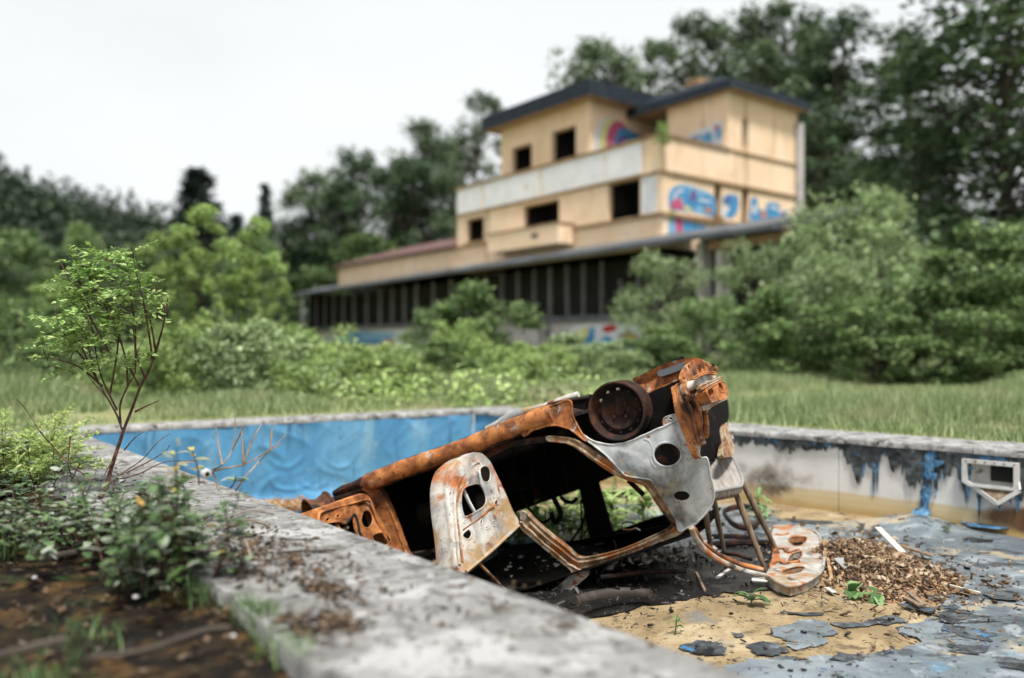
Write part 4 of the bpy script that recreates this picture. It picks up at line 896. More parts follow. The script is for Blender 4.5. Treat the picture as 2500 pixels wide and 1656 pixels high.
PR['pale_bush'] = make_tree(22, 4.2, 2.0, .15, 84, .40, 165, .135, 'leaf_pale', .07, gap=.40, stems=5, up=.3, aspect=.35, profile=lambda t: math.sin(math.pi * (t * .75 + .22)) ** .6)
PR['mid_bush'] = make_tree(23, 3.0, 1.5, .1, 70, .31, 150, .11, 'leaf_mid', .05, gap=.42, stems=4, profile=lambda t: math.sin(math.pi * (t * .75 + .22)) ** .6)
PR['mid_bush2'] = make_tree(24, 3.4, 1.6, .1, 68, .33, 150, .115, 'leaf_mid', .05, gap=.44, stems=5, profile=lambda t: math.sin(math.pi * (t * .68 + .25)) ** .6)
PR['low_bright'] = make_tree(25, 1.3, .9, .03, 60, .20, 110, .07, 'leaf_bright', .02, gap=.38, stems=6, profile=lambda t: math.sin(math.pi * (t * .6 + .3)) ** .6)
PR['low_pale'] = make_tree(26, 1.3, .9, .03, 60, .20, 110, .07, 'leaf_pale', .02, gap=.38, stems=6, profile=lambda t: math.sin(math.pi * (t * .6 + .3)) ** .6)
PR['spruce'] = make_spruce(31, 18, 3.0)
def plant(proto, name, label, cat, group, px, Y, top=None, wpx=None, h=None, w=None, rz=0, base=None, dx=0):
    """stand a copy of a prototype at picture column px and depth Y; top/wpx give its size as seen"""
    tm, cm, ph, pr = PR[proto]; x = (px - 1250) / FPX * Y; z = gz(x, Y) if base is None else base
    if h is None: h = H - (top - HOR) / FPX * Y - z
    if w is None: w = (wpx * 1.28 / FPX * Y) if wpx else 2 * pr * h / ph
    e = empty(name, (x, Y, z), rz); sxy = w / (2 * pr * 1.12); e.scale = (sxy, sxy, h / (ph * 1.04))
    tag(e, label, cat, group); link('trunk', tm, e); link('crown', cm, e); return e
def tree(*a, **k): return plant(a[0], 'tree' if 'spruce' not in a[0] else 'spruce_tree', a[1], 'tree', a[2], *a[3:], **k)
def bush(*a, **k): return plant(a[0], 'bush', a[1], 'bush', a[2], *a[3:], **k)
GB = 'trees behind the building'; GV = 'trees on the left side of the valley'; GS = 'bushes in the meadow'; GR = 'bushes at the right edge of the meadow'
tree('broad2', 'tree whose dome rises above the slate roof of the building', GB, 1455, 66, top=78, wpx=270, rz=.3)
tree('airy', 'tall airy tree right behind the chimney', GB, 1715, 68, top=15, wpx=310, rz=1.1)
tree('airy', 'tallest airy tree, its top cut by the upper picture edge, right of the chimney', GB, 1880, 66, top=-15, wpx=330, rz=2.4)
tree('tall', 'tall dark tree right of the building, full crown against the sky', GB, 2050, 62, top=30, wpx=330, rz=.8)
tree('tall', 'tall dark tree between the full crown and the large tree at the right edge', GB, 2200, 58, top=45, wpx=300, rz=3.5)
tree('airy', 'loose tree beside the right corner of the building, sky showing low in it', GB, 1985, 74, top=60, wpx=230, rz=4.1)
tree('broad', 'tree with low crown filling the gap behind the pale bushes', GB, 2120, 54, top=400, wpx=300, rz=5.1)
tree('broad', 'huge dark tree leaning in at the right edge of the picture', None, 2490, 31, top=-130, wpx=680, rz=.9)
tree('broad', 'dark tree under the huge one at the right edge', None, 2330, 36, top=230, wpx=300, rz=2.2)
tree('airy', 'thin see-through tree touching the left end of the slate roof', GB, 1180, 80, top=205, wpx=170, rz=.5)
tree('broad2', 'tree standing second left of the slate roof', GB, 1050, 94, top=285, wpx=210, rz=1.9)
tree('broad', 'dark tree above the maroon roof, left of the see-through tree', GB, 1010, 88, top=380, wpx=230, rz=.2)
tree('broad', 'dark rounded tree above the left end of the maroon roof', GB, 870, 96, top=362, wpx=210, rz=2.9)
tree('broad2', 'grey-green tree with a peaked top, left of the maroon roof', GB, 765, 100, top=415, wpx=180, rz=3.7)
tree('broad', 'dark tree standing behind the far end of the canopy', GB, 745, 98, top=520, wpx=200, rz=4.4)
tree('spruce', 'slender dark spruce at the left end of the tree line', None, 648, 80, top=438, wpx=95)
tree('spruce', 'large dark spruce alone against the sky', None, 484, 74, top=402, wpx=250, rz=1)
tree('spruce', 'small spruce tip in the dip between hill and tree line', None, 577, 95, top=515, wpx=110, rz=2)
tree('spruce', 'smallest spruce half hidden right of the lone large spruce', None, 545, 88, top=545, wpx=80, rz=3)
tree('round_green', 'bright rounded tree among the dark trees on the left', GV, 195, 60, top=545, wpx=120, rz=1)
for i, (px, Y, top, w_, lb) in enumerate([(20, 46, 560, 230, 'dark tree at the left picture edge'), (120, 52, 600, 200, 'dark tree second from the left picture edge'), (255, 50, 640, 190, 'dark tree behind the crown of the foreground sapling'), (345, 58, 600, 190, 'dark tree between sapling and the bright tall bush'), (-60, 40, 600, 220, 'dark tree mostly cut off by the left picture edge'), (430, 64, 590, 190, 'dark tree below the lone large spruce'), (620, 66, 560, 150, 'dark tree in the dip of the skyline')]):
    tree(('round_green', 'broad', 'broad2')[i % 3], lb, GV, px, Y, top=top, wpx=w_, rz=i * 1.3)
tree('broad2', 'grey-green tree closing the gap between see-through tree and building', GB, 1110, 95, top=330, wpx=200, rz=.9)
tree('broad', 'dark tree filling the gap behind the maroon roof', GB, 950, 94, top=400, wpx=200, rz=5.9)
tree('broad2', 'tree left of the dark rounded one above the maroon roof', GB, 820, 98, top=440, wpx=170, rz=4.9)
tree('airy', 'loose tree showing between roof dome and chimney', GB, 1600, 76, top=70, wpx=210, rz=5.5)
tree('tall', 'dark tree just right of the drain pipe', GB, 2010, 56, top=240, wpx=170, rz=.4)
tree('tall', 'tall dark tree half hidden behind the tallest airy one', GB, 1820, 82, top=60, wpx=280, rz=2.5)
tree('tall', 'tall dark tree rising between the full crown and the airy ones', GB, 1965, 84, top=25, wpx=280, rz=.6)
tree('broad', 'dark mass of a tree low behind the drain pipe corner', GB, 2000, 80, top=330, wpx=300, rz=1.6)
tree('broad', 'dark low tree behind the palest bush', GB, 2230, 60, top=300, wpx=300, rz=1.2)
bush('mid_bush2', 'loose green bush at the left edge behind the feathery shrub', GS, 40, 17, top=700, wpx=200, rz=.4)
bush('bright_bush', 'bright loose bush far left behind the sapling', GS, 130, 21, top=690, wpx=170, rz=5.0)
bush('low_bright', 'bright low bush left of the pale low ones', GS, 430, 12.4, top=800, wpx=200, rz=5.2)
bush('low_pale', 'pale low bush at the edge of the lawn on the far left', GS, 280, 13.5, top=830, wpx=190, rz=2.7)
tree('round_green', 'low green tree peeking over the maroon roof', GB, 900, 86, top=575, wpx=230, rz=2.2)
tree('round_green', 'yellow-green tree at the far end of the canopy', GB, 700, 98, top=640, wpx=170, rz=3.2)
# meadow bushes
bush('bright_bush', 'tallest bright green bush left of the pavilion', GS, 498, 15.5, top=490, wpx=135, rz=.4)
bush('bright_bush', 'bright upright bush just left of the tallest one', GS, 440, 15.2, top=540, wpx=125, rz=1.4)
bush('bright_bush', 'bright upright bush just right of the tallest one', GS, 560, 16.2, top=575, wpx=125, rz=4.4)
bush('bright_bush', 'bright upright bush third right of the tallest, with raised shoots', GS, 625, 16.5, top=520, wpx=115, rz=2.0)
bush('bright_bush', 'bright bush at the right end of the upright group', GS, 672, 17.2, top=610, wpx=90, rz=5.6)
bush('bright_bush', 'bright green bush behind the sapling crown', GS, 385, 15, top=560, wpx=125, rz=3.3)
bush('low_pale', 'pale low bush at the foot of the tallest bright bush', GS, 560, 12.6, top=800, wpx=230, rz=1)
bush('low_pale', 'pale low bush right of the tallest bright bush', GS, 660, 13.2, top=790, wpx=200, rz=2)
bush('mid_bush', 'grey-green bush low behind the sapling, far left', GS, 170, 15, top=740, wpx=190, rz=2)
bush('low_bright', 'yellow-green low bush in front of the far end of the pavilion', GS, 770, 15.5, top=800, wpx=210, rz=.3)
bush('low_bright', 'yellow-green low bush left of the pavilion end wall', GS, 675, 18, top=790, wpx=130, rz=4.3)
bush('mid_bush', 'round green bush in front of the pavilion glazing', GS, 1165, 23, top=690, wpx=250, rz=.7)
bush('mid_bush2', 'slim green bush beside the round one in front of the pavilion', GS, 1060, 24, top=735, wpx=130, rz=1.7)
bush('low_bright', 'bright upright weed bush before the round green bush', GS, 1120, 16.5, top=785, wpx=130, rz=.9)
bush('low_bright', 'low bright bush near the pool behind the blue wall', GS, 860, 14.5, top=850, wpx=150, rz=2.9)
bush('low_pale', 'low pale bush in the meadow left of the car wheel', GS, 1010, 15.5, top=850, wpx=170, rz=1.9)
bush('low_bright', 'low bright bush right behind the raised car wheel', GS, 1330, 16, top=845, wpx=170, rz=5)
bush('low_bright', 'low bright bush in front of the pavilion pillar', GS, 1240, 19, top=835, wpx=140, rz=2.5)
bush('low_pale', 'low pale bush beneath the orange graffiti', GS, 1480, 18, top=840, wpx=170, rz=3.8)
bush('mid_bush', 'dark low bush above the tail of the car', GS, 1600, 20, top=800, wpx=200, rz=3.3)
bush('pale_bush', 'pale bush with two tips before the right part of the canopy', GR, 1620, 24, top=600, wpx=220, rz=.5)
bush('mid_bush2', 'green bush between the two-tipped pale bush and the big pale ones', GR, 1735, 21.5, top=705, wpx=190, rz=1.4)
bush('pale_bush', 'pale tall bush hiding the right end of the canopy', GR, 1880, 23, top=555, wpx=270, rz=2.2)
bush('pale_bush', 'palest and tallest bush at right, before the tall dark trees', GR, 2100, 24, top=430, wpx=360, rz=3.6)
bush('pale_bush', 'broad pale bush in the middle of the right hedge', GR, 2050, 20.5, top=590, wpx=330, rz=4.6)
bush('mid_bush', 'green bush under the pale bushes, left part of right hedge', GR, 1900, 19, top=700, wpx=260, rz=.1)
bush('mid_bush2', 'green bush at the centre foot of the right hedge', GR, 2120, 18.2, top=700, wpx=280, rz=5.6)
bush('mid_bush2', 'dark green bush with a pointed top at the right picture edge', GR, 2440, 19, top=505, wpx=300, rz=2.6)
bush('mid_bush', 'dark green bush second from the right picture edge', GR, 2290, 18.5, top=610, wpx=260, rz=3.9)
bush('mid_bush', 'dark green bush cut by the right picture edge', GR, 2570, 17, top=580, wpx=280, rz=.9)
bush('mid_bush2', 'low dark bush at the foot of the right hedge near the edge', GR, 2400, 16.8, top=740, wpx=240, rz=1.9)
for i, (px, Y, top, w_, kd, lb) in enumerate(((720, 12.6, 880, 150, 'low_bright', 'first low bush from the left in the row behind the blue wall'), (930, 14.0, 840, 180, 'low_bright', 'second low bush from the left in the row behind the blue wall'), (1080, 15.5, 830, 170, 'mid_bush', 'dark bush in the middle of the row behind the blue wall'), (1400, 17.5, 820, 170, 'low_pale', 'last low bush in the row, above the car sill'), (330, 12.2, 850, 170, 'low_bright', 'low bright bush right behind the sapling stem'), (90, 13.0, 850, 200, 'mid_bush', 'dark low bush beyond the feathery shrub'))):
    bush(kd, lb, 'row of low bushes behind the pool', px, Y, top=top, wpx=w_, rz=i * 1.1)
# a tuft rooted in the parapet corner
c_ = BC + nR * .0
t_ = plant('low_bright', 'parapet_tuft', 'green tuft growing from the parapet corner of the building', 'plant', None, 1620, 37.6, h=.9, w=.7, base=ZP - .45)
# wooded hill on the left: a far-off wood that reads as one mass
hp = [(-700, 600), (-500, 510), (-300, 435), (-150, 415), (0, 430), (100, 470), (210, 510), (300, 530), (400, 545), (520, 575), (640, 605), (760, 640), (900, 680)]
def hill_h(px):
    for (a, za), (b, zb) in zip(hp[:-1], hp[1:]):
        if a <= px <= b: return za + (zb - za) * (px - a) / (b - a)
    return hp[-1][1] if px > hp[-1][0] else hp[0][1]
vs = []; fs = []; nx, ny = 60, 14
for j in range(ny + 1):
    for i in range(nx + 1):
        px = -700 + 1600 * i / nx; t = j / ny; Y = 120 + 160 * t
        zt = (H + (HOR - hill_h(px)) / FPX * 280 - 6) ; z = gz(0, 60) - 2 + (zt + 2) * smooth01(t) + 1.5 * mn.noise((px * .01, t * 4, 2))
        vs.append(((px - 1250) / FPX * Y, Y, z))
for j in range(ny):
    for i in range(nx): fs.append((j * (nx + 1) + i, j * (nx + 1) + i + 1, (j + 1) * (nx + 1) + i + 1, (j + 1) * (nx + 1) + i))
hm = np.array(vs).reshape(ny + 1, nx + 1, 3)
o = MB().add(vs, fs).build('hill', M['forest_floor'], None, smooth=180); tag(o, 'wooded hill rising at the left', 'hill', kind='structure')
rng = np.random.default_rng(77); P_ = []
for k in range(2600):
    i = rng.random() * nx * .999; j = (rng.random() ** .8) * ny * .999; a = hm[int(j), int(i)]; b = hm[int(j) + 1, int(i) + 1]; p = a + (b - a) * np.array([i % 1, j % 1, j % 1])
    hh = 3.5 + 3 * rng.random(); m = 44; d = rng.normal(0, 1, (m, 3)); d /= np.linalg.norm(d, axis=1)[:, None]; rr_ = 1.7 + 1.2 * rng.random()
    if rng.random() < .25:
        t = rng.random(m); ang = rng.random(m) * 6.283; P_.append(p + np.stack([np.cos(ang) * (1 - t) * 1.9, np.sin(ang) * (1 - t) * 1.9, t * (hh + 5)], -1))
    else: P_.append(p + np.array([0, 0, hh * .6]) + d * rr_ * np.array([1, 1, 1.15]) * (rng.random((m, 1)) ** .4))
V, Fq = leaf_quads(np.concatenate(P_), 1.1, rng, .4, .7)
o = link('hill_wood', np_mesh('hill_wood', V, Fq, M['leaf_forest'])); tag(o, 'dense dark wood covering the left hill', 'wood', kind='stuff')
# undergrowth closing the view under the background trees
P_ = []
for k in range(420):
    px = -120 + 2800 * rng.random(); Y = (52 if px > 1750 else 86 if px > 640 else 56) + 22 * rng.random(); x = (px - 1250) / FPX * Y; hh = 1.5 + 2.5 * rng.random(); m = 60
    d = rng.normal(0, 1, (m, 3)); P_.append(np.array([x, Y, gz(x, Y) + hh * .45]) + d * np.array([1.1, 1.1, hh * .32]))
V, Fq = leaf_quads(np.concatenate(P_), .5, rng, .4, .6); o = link('undergrowth', np_mesh('undergrowth', V, Fq, M['leaf_dark'])); tag(o, 'dark undergrowth beneath the background trees', 'undergrowth', kind='stuff')

# ------------------------------------------------------------------ meadow grass
def not_pool(X):
    q = np.array([tuple(p) for p in offset_poly(POOL, .72)]); m = ~inside(X, q); return m
rng = np.random.default_rng(5); n_ = 640000
u_ = rng.random(n_); Yg = 5.6 * (46 / 5.6) ** (u_ ** .95); pxg = np.where(rng.random(n_) < .82, -150 + 2800 * rng.random(n_), -1300 + 5100 * rng.random(n_))
X = np.stack([(pxg - 1250) / FPX * Yg, Yg], -1); X = X[not_pool(X)]
dn = np.array([mn.noise((x * .55, y * .55, 0)) for x, y in X]); dn2 = np.array([mn.noise((x * 2.1, y * 2.1, 4)) for x, y in X])
edge = np.min([np.abs((X[:, 0] - p.x) * d.y - (X[:, 1] - p.y) * d.x) for p, d in ((PA, db), (PB, DR))], 0)     # bare strip along the coping
keep = (dn + .35 * dn2 > -.42 - .0 * edge) & ((edge > 1.05) | (rng.random(len(X)) < .25)); X, dn = X[keep], dn[keep]; edge = edge[keep]
n_ = len(X); hgt = (.07 + .24 * (dn + .45).clip(0, 1.2) ** 1.5 + .16 * rng.random(n_) ** 2) * (.45 + .55 * ((edge - .6) / 1.6).clip(0, 1)); wd = .0025 + .00055 * X[:, 1]
ang = rng.random(n_) * 6.283; lean = rng.normal(0, .35, (n_, 2)); zb = np.array([gz(x, y) for x, y in X]) - .02
b0 = np.stack([X[:, 0] - np.cos(ang) * wd, X[:, 1] - np.sin(ang) * wd, zb], -1); b1 = np.stack([X[:, 0] + np.cos(ang) * wd, X[:, 1] + np.sin(ang) * wd, zb], -1)
tp = np.stack([X[:, 0] + lean[:, 0] * hgt, X[:, 1] + lean[:, 1] * hgt, zb + hgt], -1)
o = link('meadow_grass', np_mesh('meadow_grass', np.stack([b0, b1, tp], 1).reshape(-1, 3), np.arange(n_ * 3).reshape(-1, 3), M['grass'])); tag(o, 'tall meadow grass behind the pool', 'grass', kind='stuff')
# weedy herbs in the meadow
P_ = []
for k in range(850):
    Y = 11.5 + 20 * rng.random() ** 1.3; px = 150 + 2300 * rng.random(); x = (px - 1250) / FPX * Y
    if not not_pool(np.array([[x, Y]]))[0] or (px > 1480 and Y < 21) or mn.noise((x * .4, Y * .4, 9)) < -.05: continue
    hh = .2 + .35 * rng.random(); m = 30; t = rng.random(m); P_.append(np.array([x, Y, gz(x, Y)]) + np.stack([rng.normal(0, .14, m), rng.normal(0, .14, m), t * hh], -1))
V, Fq = leaf_quads(np.concatenate(P_), .085, rng, .4, .5); o = link('meadow_weeds', np_mesh('meadow_weeds', V, Fq, M['leaf_bright'])); tag(o, 'leafy weeds standing in the meadow grass', 'weeds', kind='stuff')
P_ = []
for k in range(800):
    Y = 11.5 + 22 * rng.random() ** 1.2; px = 100 + 2400 * rng.random(); x = (px - 1250) / FPX * Y
    if not not_pool(np.array([[x, Y]]))[0] or (px > 1480 and Y < 21) or mn.noise((x * .33, Y * .33, 21)) < -.02: continue
    hh = .2 + .4 * rng.random(); m = 28; t = rng.random(m); P_.append(np.array([x, Y, gz(x, Y)]) + np.stack([rng.normal(0, .16, m), rng.normal(0, .16, m), t * hh], -1))
V, Fq = leaf_quads(np.concatenate(P_), .095, rng, .4, .45); o = link('meadow_herbs', np_mesh('meadow_herbs', V, Fq, M['leaf_pale'])); tag(o, 'grey-green herbs scattered through the meadow', 'herbs', kind='stuff')
# ------------------------------------------------------------------ the burnt-out car, upside down
# car axes: a = along the sill towards the tail, b = towards the (upturned) underbody, e = out of the near side
SF, SR = Vector((-.989, 6.044, -.164)), Vector((.331, 5.40, .444))
cu = (SR - SF).normalized(); cw = Vector((-cu.y, cu.x, 0)).normalized(); cv = cu.cross(cw) * -1
if cv.z < 0: cv = -cv
if cw.y < 0: cw = -cw
car = empty('burnt_car')
car.matrix_world = Matrix((( cu.x, cv.x, -cw.x, SF.x), (cu.y, cv.y, -cw.y, SF.y), (cu.z, cv.z, -cw.z, SF.z), (0, 0, 0, 1)))
tag(car, 'rusty burnt-out hatchback lying upside down in the drained pool', 'car')
CAM = Vector((0, 0, H))
def ray(px, py): return Vector(((px - 1250) / FPX, 1, -(py - HOR) / FPX))
def K(p, e=0.0):                    # side plane at offset e -> (a, b)
    d = ray(*p); t = ((SF - CAM).dot(cw) - e) / d.dot(cw); q = CAM + d * t - SF; return (q.dot(cu), q.dot(cv))
def KR(p, a0):                      # cross plane at a0 -> (e, b)
    d = ray(*p); t = ((SF - CAM).dot(cu) + a0) / d.dot(cu); q = CAM + d * t - SF; return (-q.dot(cw), q.dot(cv))
def to_w(a, b, e): return SF + cu * a + cv * b - cw * e
def to_l(P_): q = P_ - SF; return Vector((q.dot(cu), q.dot(cv), -q.dot(cw)))
def grounded(a, b, e, lift=.02):    # crushed where the floor is in the way
    p = to_w(a, b, e); zf = floor_z(p.x, p.y) + lift
    return tuple(to_l(Vector((p.x, p.y, max(p.z, zf))))) if p.z < zf else (a, b, e)
def lip(mb_pts, r, mat, name='hem', closed=True, parent=None, k=6):
    return MB().tube(mb_pts, r, k, closed=closed).build(name, mat, parent or car, smooth=60)
def tumble(a, b): return -.02 - .16 * smooth01((-b - .45) / .55) + .018 * math.sin((a - 1.2) * 3) + .014 * mn.noise((a * 4.2, b * 4.2, 1)) + .006 * mn.noise((a * 11, b * 9, 4))
def side_sheet(name, pts, holes, mat, e0=0.0, th=.006, n=4, step=.035, smooth=45, sm=True, bul=tumble, hem=.006):
    o_ = [K(p, e0) for p in pts]; o_ = cr(o_, n) if sm else o_; o_ = [(p[0] + .004 * mn.noise((p[0] * 21, p[1] * 21, 3)), p[1] + .004 * mn.noise((p[0] * 21, p[1] * 21, 8))) for p in o_]; hh = [cr([K(p, e0) for p in h], n) for h in holes]
    f = lambda a, b: (a, b, e0 + bul(a, b)); g = lambda a, b: (a, b, e0 + bul(a, b) - th)
    ob = sheet(o_, hh, f, g, step).build(name, mat, car, smooth=smooth)
    if hem:
        MB().tube([f(*p) for p in o_], hem, 6, closed=True).build('hem', mat, ob, smooth=80)
        for h in hh: MB().tube([f(*p) for p in h], hem * 1.2, 6, closed=True).build('hem', mat, ob, smooth=80)
    return ob
def pm(fn, *p): return [fn(*q) for q in p]
def ell(fn, x, y, rx, ry, n=14, ph=0): return [fn(x + rx * math.cos(ph + 2 * math.pi * i / n), y + ry * math.sin(ph + 2 * math.pi * i / n)) for i in range(n)]

def cable(pts, r, e, mat='soot', nm='cable'): return MB().tube([(*K(p, e), e) for p in cr(pts, 5, False)], r, 6).build(nm, M[mat], car, smooth=True)
# quarter panel
qp = side_sheet('quarter_panel', pm(c2, (290, 525), (350, 562), (420, 580), (480, 583), (540, 572), (620, 540), (700, 505), (780, 470), (862, 437), (874, 445), (890, 490), (915, 555), (945, 640), (968, 666), (1003, 672), (1010, 760), (1025, 880), (1010, 940), (985, 985), (930, 1050), (880, 1085), (808, 1116), (790, 1050), (755, 960), (715, 870), (682, 802), (640, 785), (545, 770), (505, 735), (470, 690), (420, 640), (360, 590), (310, 555)),
    [ell(c2, 778, 643, 80, 72, 12, .3)], M['quarter'], th=.01, n=4)
qp['label'] = 'sooty grey rear quarter panel with fuel filler hole'
o_ = [K(p, -.07) for p in ell(c2, 790, 640, 120, 110)]
sheet(o_, [], lambda a, b: (a, b, -.10 + tumble(a, b)), lambda a, b: (a, b, -.11 + tumble(a, b))).build('filler_recess', M['rust_dark'], qp)
MB().tube([(K(p)[0], K(p)[1], tumble(*K(p)) + .002) for p in cr(pm(c2, (640, 550), (675, 565), (690, 600), (680, 650), (690, 690), (710, 720)), 5, False)], .0022, 6).build('crease', M['quarter'], qp, smooth=True)
o_ = [K(p) for p in ell(c2, 843, 893, 44, 29)]
sheet(o_, [], lambda a, b: (a, b, tumble(a, b) + .002), lambda a, b: (a, b, tumble(a, b) + .0005), .02).build('soot_mark', M['soot'], qp)
# rusted flare between sill and wheel arch
side_sheet('sill_flare', pm(c2, (-60, 420), (60, 375), (130, 350), (215, 328), (228, 400), (248, 455), (290, 522), (320, 556), (300, 558), (240, 510), (170, 478), (90, 475), (0, 500), (-60, 535)), [], M['rust'], e0=.004)
# sill
p0, p1 = K(c4(750, 400)), K(c1(1560, 385))
path = [(p0[0] - .02, p0[1] + .0, -.03), (p0[0] + .01, p0[1] + .004, -.012)] + [(p0[0] + (p1[0] - p0[0]) * t, p0[1] + (p1[1] - p0[1]) * t + .006 * math.sin(t * 9), -.012) for t in np.linspace(.03, 1, 26)]
MB().tube(path, [.032, .050] + [.054 + .003 * math.sin(i * 1.7) for i in range(26)], 12, flat_=((0, 1, 0), .8)).build('sill', M['rust'], car, smooth=70)
MB().tube([(a, b + .048, e - .02) for a, b, e in path[1:]], .010, 6).build('sill_flange', M['rust_dark'], car, smooth=True)
MB().tube([(a + .02, b - .055, e - .015) for a, b, e in path[2:]], .012, 6).build('sill_flange', M['rust_dark'], car, smooth=True)
# door opening frame, seen all round the rear door hole
ring = pm(c5, (640, -48), (720, -50), (900, -25), (1050, 50), (1200, 150), (1330, 225), (1400, 320), (1450, 350), (1560, 392), (1690, 415), (1745, 500), (1825, 680), (1905, 850), (1968, 992), (1700, 1100), (1500, 1180), (1300, 1258), (1100, 1328), (900, 1378), (820, 1385), (640, 1200), (480, 1010), (385, 900), (335, 860), (345, 760),
          (388, 735), (485, 855), (600, 982), (768, 1162), (828, 1238), (880, 1262), (950, 1262), (1100, 1232), (1300, 1182), (1500, 1102), (1700, 1012), (1838, 942), (1862, 900), (1848, 862), (1780, 755), (1710, 605), (1662, 505), (1615, 450), (1500, 410), (1390, 360), (1250, 275), (1100, 165), (960, 62), (830, 8), (660, -10))
fb = lambda a, b: tumble(a, b) - .02
fr = side_sheet('door_frame', ring, [], M['frame'], th=.05, n=3, bul=fb, hem=.006)
side_sheet('window_frame', pm(c5, (330, 850), (368, 885), (480, 1020), (640, 1210), (815, 1388), (955, 1442), (905, 1475), (800, 1425), (620, 1250), (470, 1070), (345, 935)), [], M['frame'], e0=.03, th=.03, bul=fb, hem=.005)
side_sheet('inner_sill', pm(c5, (-40, 90), (250, 0), (640, -48), (660, -10), (300, 40), (60, 140), (-30, 190)), [], M['rust_dark'], e0=-.03, th=.04, bul=fb)
mid_ = [K(((p[0] * .45 + q[0] * .55), (p[1] * .45 + q[1] * .55))) for p, q in zip(pm(c5, (900, -25), (1050, 50), (1200, 160), (1330, 240), (1450, 355), (1690, 420), (1745, 510), (1825, 690), (1905, 860), (1955, 985), (1700, 1092), (1500, 1172), (1300, 1250), (1100, 1318), (900, 1360), (820, 1360), (640, 1185), (480, 1000), (370, 850)), pm(c5, (830, 28), (970, 90), (1110, 195), (1250, 285), (1390, 350), (1600, 445), (1662, 505), (1710, 605), (1780, 755), (1850, 900), (1700, 1012), (1500, 1102), (1300, 1182), (1100, 1232), (950, 1262), (840, 1245), (768, 1162), (600, 982), (470, 840)))]
MB().tube([(a, b, fb(a, b) + .004) for a, b in cr(mid_, 4, False)], .009, 6).build('frame_bead', M['frame'], fr, smooth=True)
# front roof rail stub, hinge post, roof
side_sheet('roof_rail', pm(c5, (742, 1318), (800, 1352), (880, 1398), (958, 1442), (900, 1505), (800, 1590), (700, 1670), (520, 1670), (640, 1575), (745, 1480), (795, 1415), (760, 1370)), [], M['burnt'], e0=.012, th=.05, bul=lambda a, b: fb(a, b) + .02)
side_sheet('hinge_post', pm(c4, (730, 450), (850, 430), (960, 610), (1030, 790), (1115, 1040), (1180, 1200), (1090, 1200), (1000, 1000), (930, 850), (870, 700), (820, 560), (760, 480)), [], M['rust'], e0=-.03, th=.05)
def roof_pt(a, e): return grounded(a, -.955 - .05 * math.sin(math.pi * min(1, max(0, (-e - .1) / 1.2))), e, .03)
vs = []; fs = []; na, ne = 22, 14
for i in range(na + 1):
    for j in range(ne + 1): vs.append(roof_pt(.12 + 1.72 * i / na, -.13 - 1.14 * j / ne))
for i in range(na):
    for j in range(ne): fs.append((i * (ne + 1) + j, i * (ne + 1) + j + 1, (i + 1) * (ne + 1) + j + 1, (i + 1) * (ne + 1) + j))
rf = MB().add(vs, fs).build('roof', M['soot'], car, smooth=60); sm = rf.modifiers.new('thickness', 'SOLIDIFY'); sm.thickness = .012
# underbody
ov = [(-.5, -.05), (1.62, -.05), (1.78, -.3), (1.95, -.95), (1.70, -1.33), (-.5, -1.33)]
def ub(a, e): return (a, .022 + .05 * math.exp(-((e + .69) / .13) ** 2) - .012 * (math.sin(a * 14) > .55) - .10 * smooth01((a - 1.45) / .15) * (1 - smooth01((a - 2.0) / .1)), e)
sheet(ov, [], lambda a, e: ub(a, e), lambda a, e: (ub(a, e)[0], ub(a, e)[1] - .02, e), .05).build('underbody', M['rust_dark'], car, smooth=40)
MB().tube([(*K(c1(*p), -.30), -.30) for p in ((1180, 480), (1290, 420), (1390, 375), (1520, 345), (1640, 300), (1720, 275))], .022, 10).build('exhaust_pipe', M['burnt'], car, smooth=True)
MB().tube([(*K(c1(*p), -.30), -.30) for p in ((1265, 440), (1330, 405), (1400, 380))], .034, 10).build('silencer', M['mullion'], car, smooth=True)
MB().tube([(*K(c2(*p), -.22), -.22) for p in ((90, 352), (220, 325), (330, 310))], .012, 8).build('brake_pipe', M['rust_dark'], car, smooth=True)
# wheel house behind the rim and boot floor
side_sheet('wheel_house', pm(c2, (215, 340), (330, 300), (480, 270), (600, 250), (700, 250), (800, 330), (860, 420), (780, 480), (600, 560), (480, 600), (330, 570), (240, 470)), [], M['soot'], e0=-.22, th=.02, bul=lambda a, b: 0, hem=0)
bx_ = cr([K(p, -.20) for p in pm(c3, (540, 410), (640, 352), (760, 290), (960, 200), (1180, 138), (1370, 126), (1425, 190), (1330, 330), (1190, 420), (1110, 480), (800, 660), (740, 600))], 3)
sheet(bx_, [], lambda a, b: (a, b, -.20 + .02 * math.sin(b * 30)), lambda a, b: (a - .10, b - .03, -.95), .06).build('boot_floor', M['rust'], car, smooth=35)
s_ = cr([K(p, -.19) for p in pm(c3, (870, 310), (905, 280), (1000, 255), (1190, 185), (1215, 215), (1180, 270), (1000, 340), (900, 362))], 4)
sheet(s_, [], lambda a, b: (a, b, -.172), lambda a, b: (a, b, -.21), .03).build('stiffener', M['metal_roof'], car, smooth=40)
s_ = cr([K(p, -.19) for p in pm(c3, (770, 555), (1120, 400), (1125, 415), (775, 575))], 2)
sheet(s_, [], lambda a, b: (a, b, -.165), lambda a, b: (a, b, -.21)).build('seam', M['rust'], car)
side_sheet('inner_arch', pm(c3, (720, 600), (1110, 470), (1150, 700), (1190, 900), (950, 990), (760, 1080), (690, 900)), [], M['soot'], e0=-.16, th=.02, bul=lambda a, b: 0, hem=0)
sb_ = side_sheet('arch_bracket', pm(c3, (945, 900), (1010, 865), (1110, 840), (1180, 825), (1190, 880), (1100, 930), (1030, 955), (940, 980)), [ell(c3, 1035, 900, 28, 22, 8)], M['burnt'], e0=-.06, th=.008, bul=lambda a, b: 0, hem=.004)
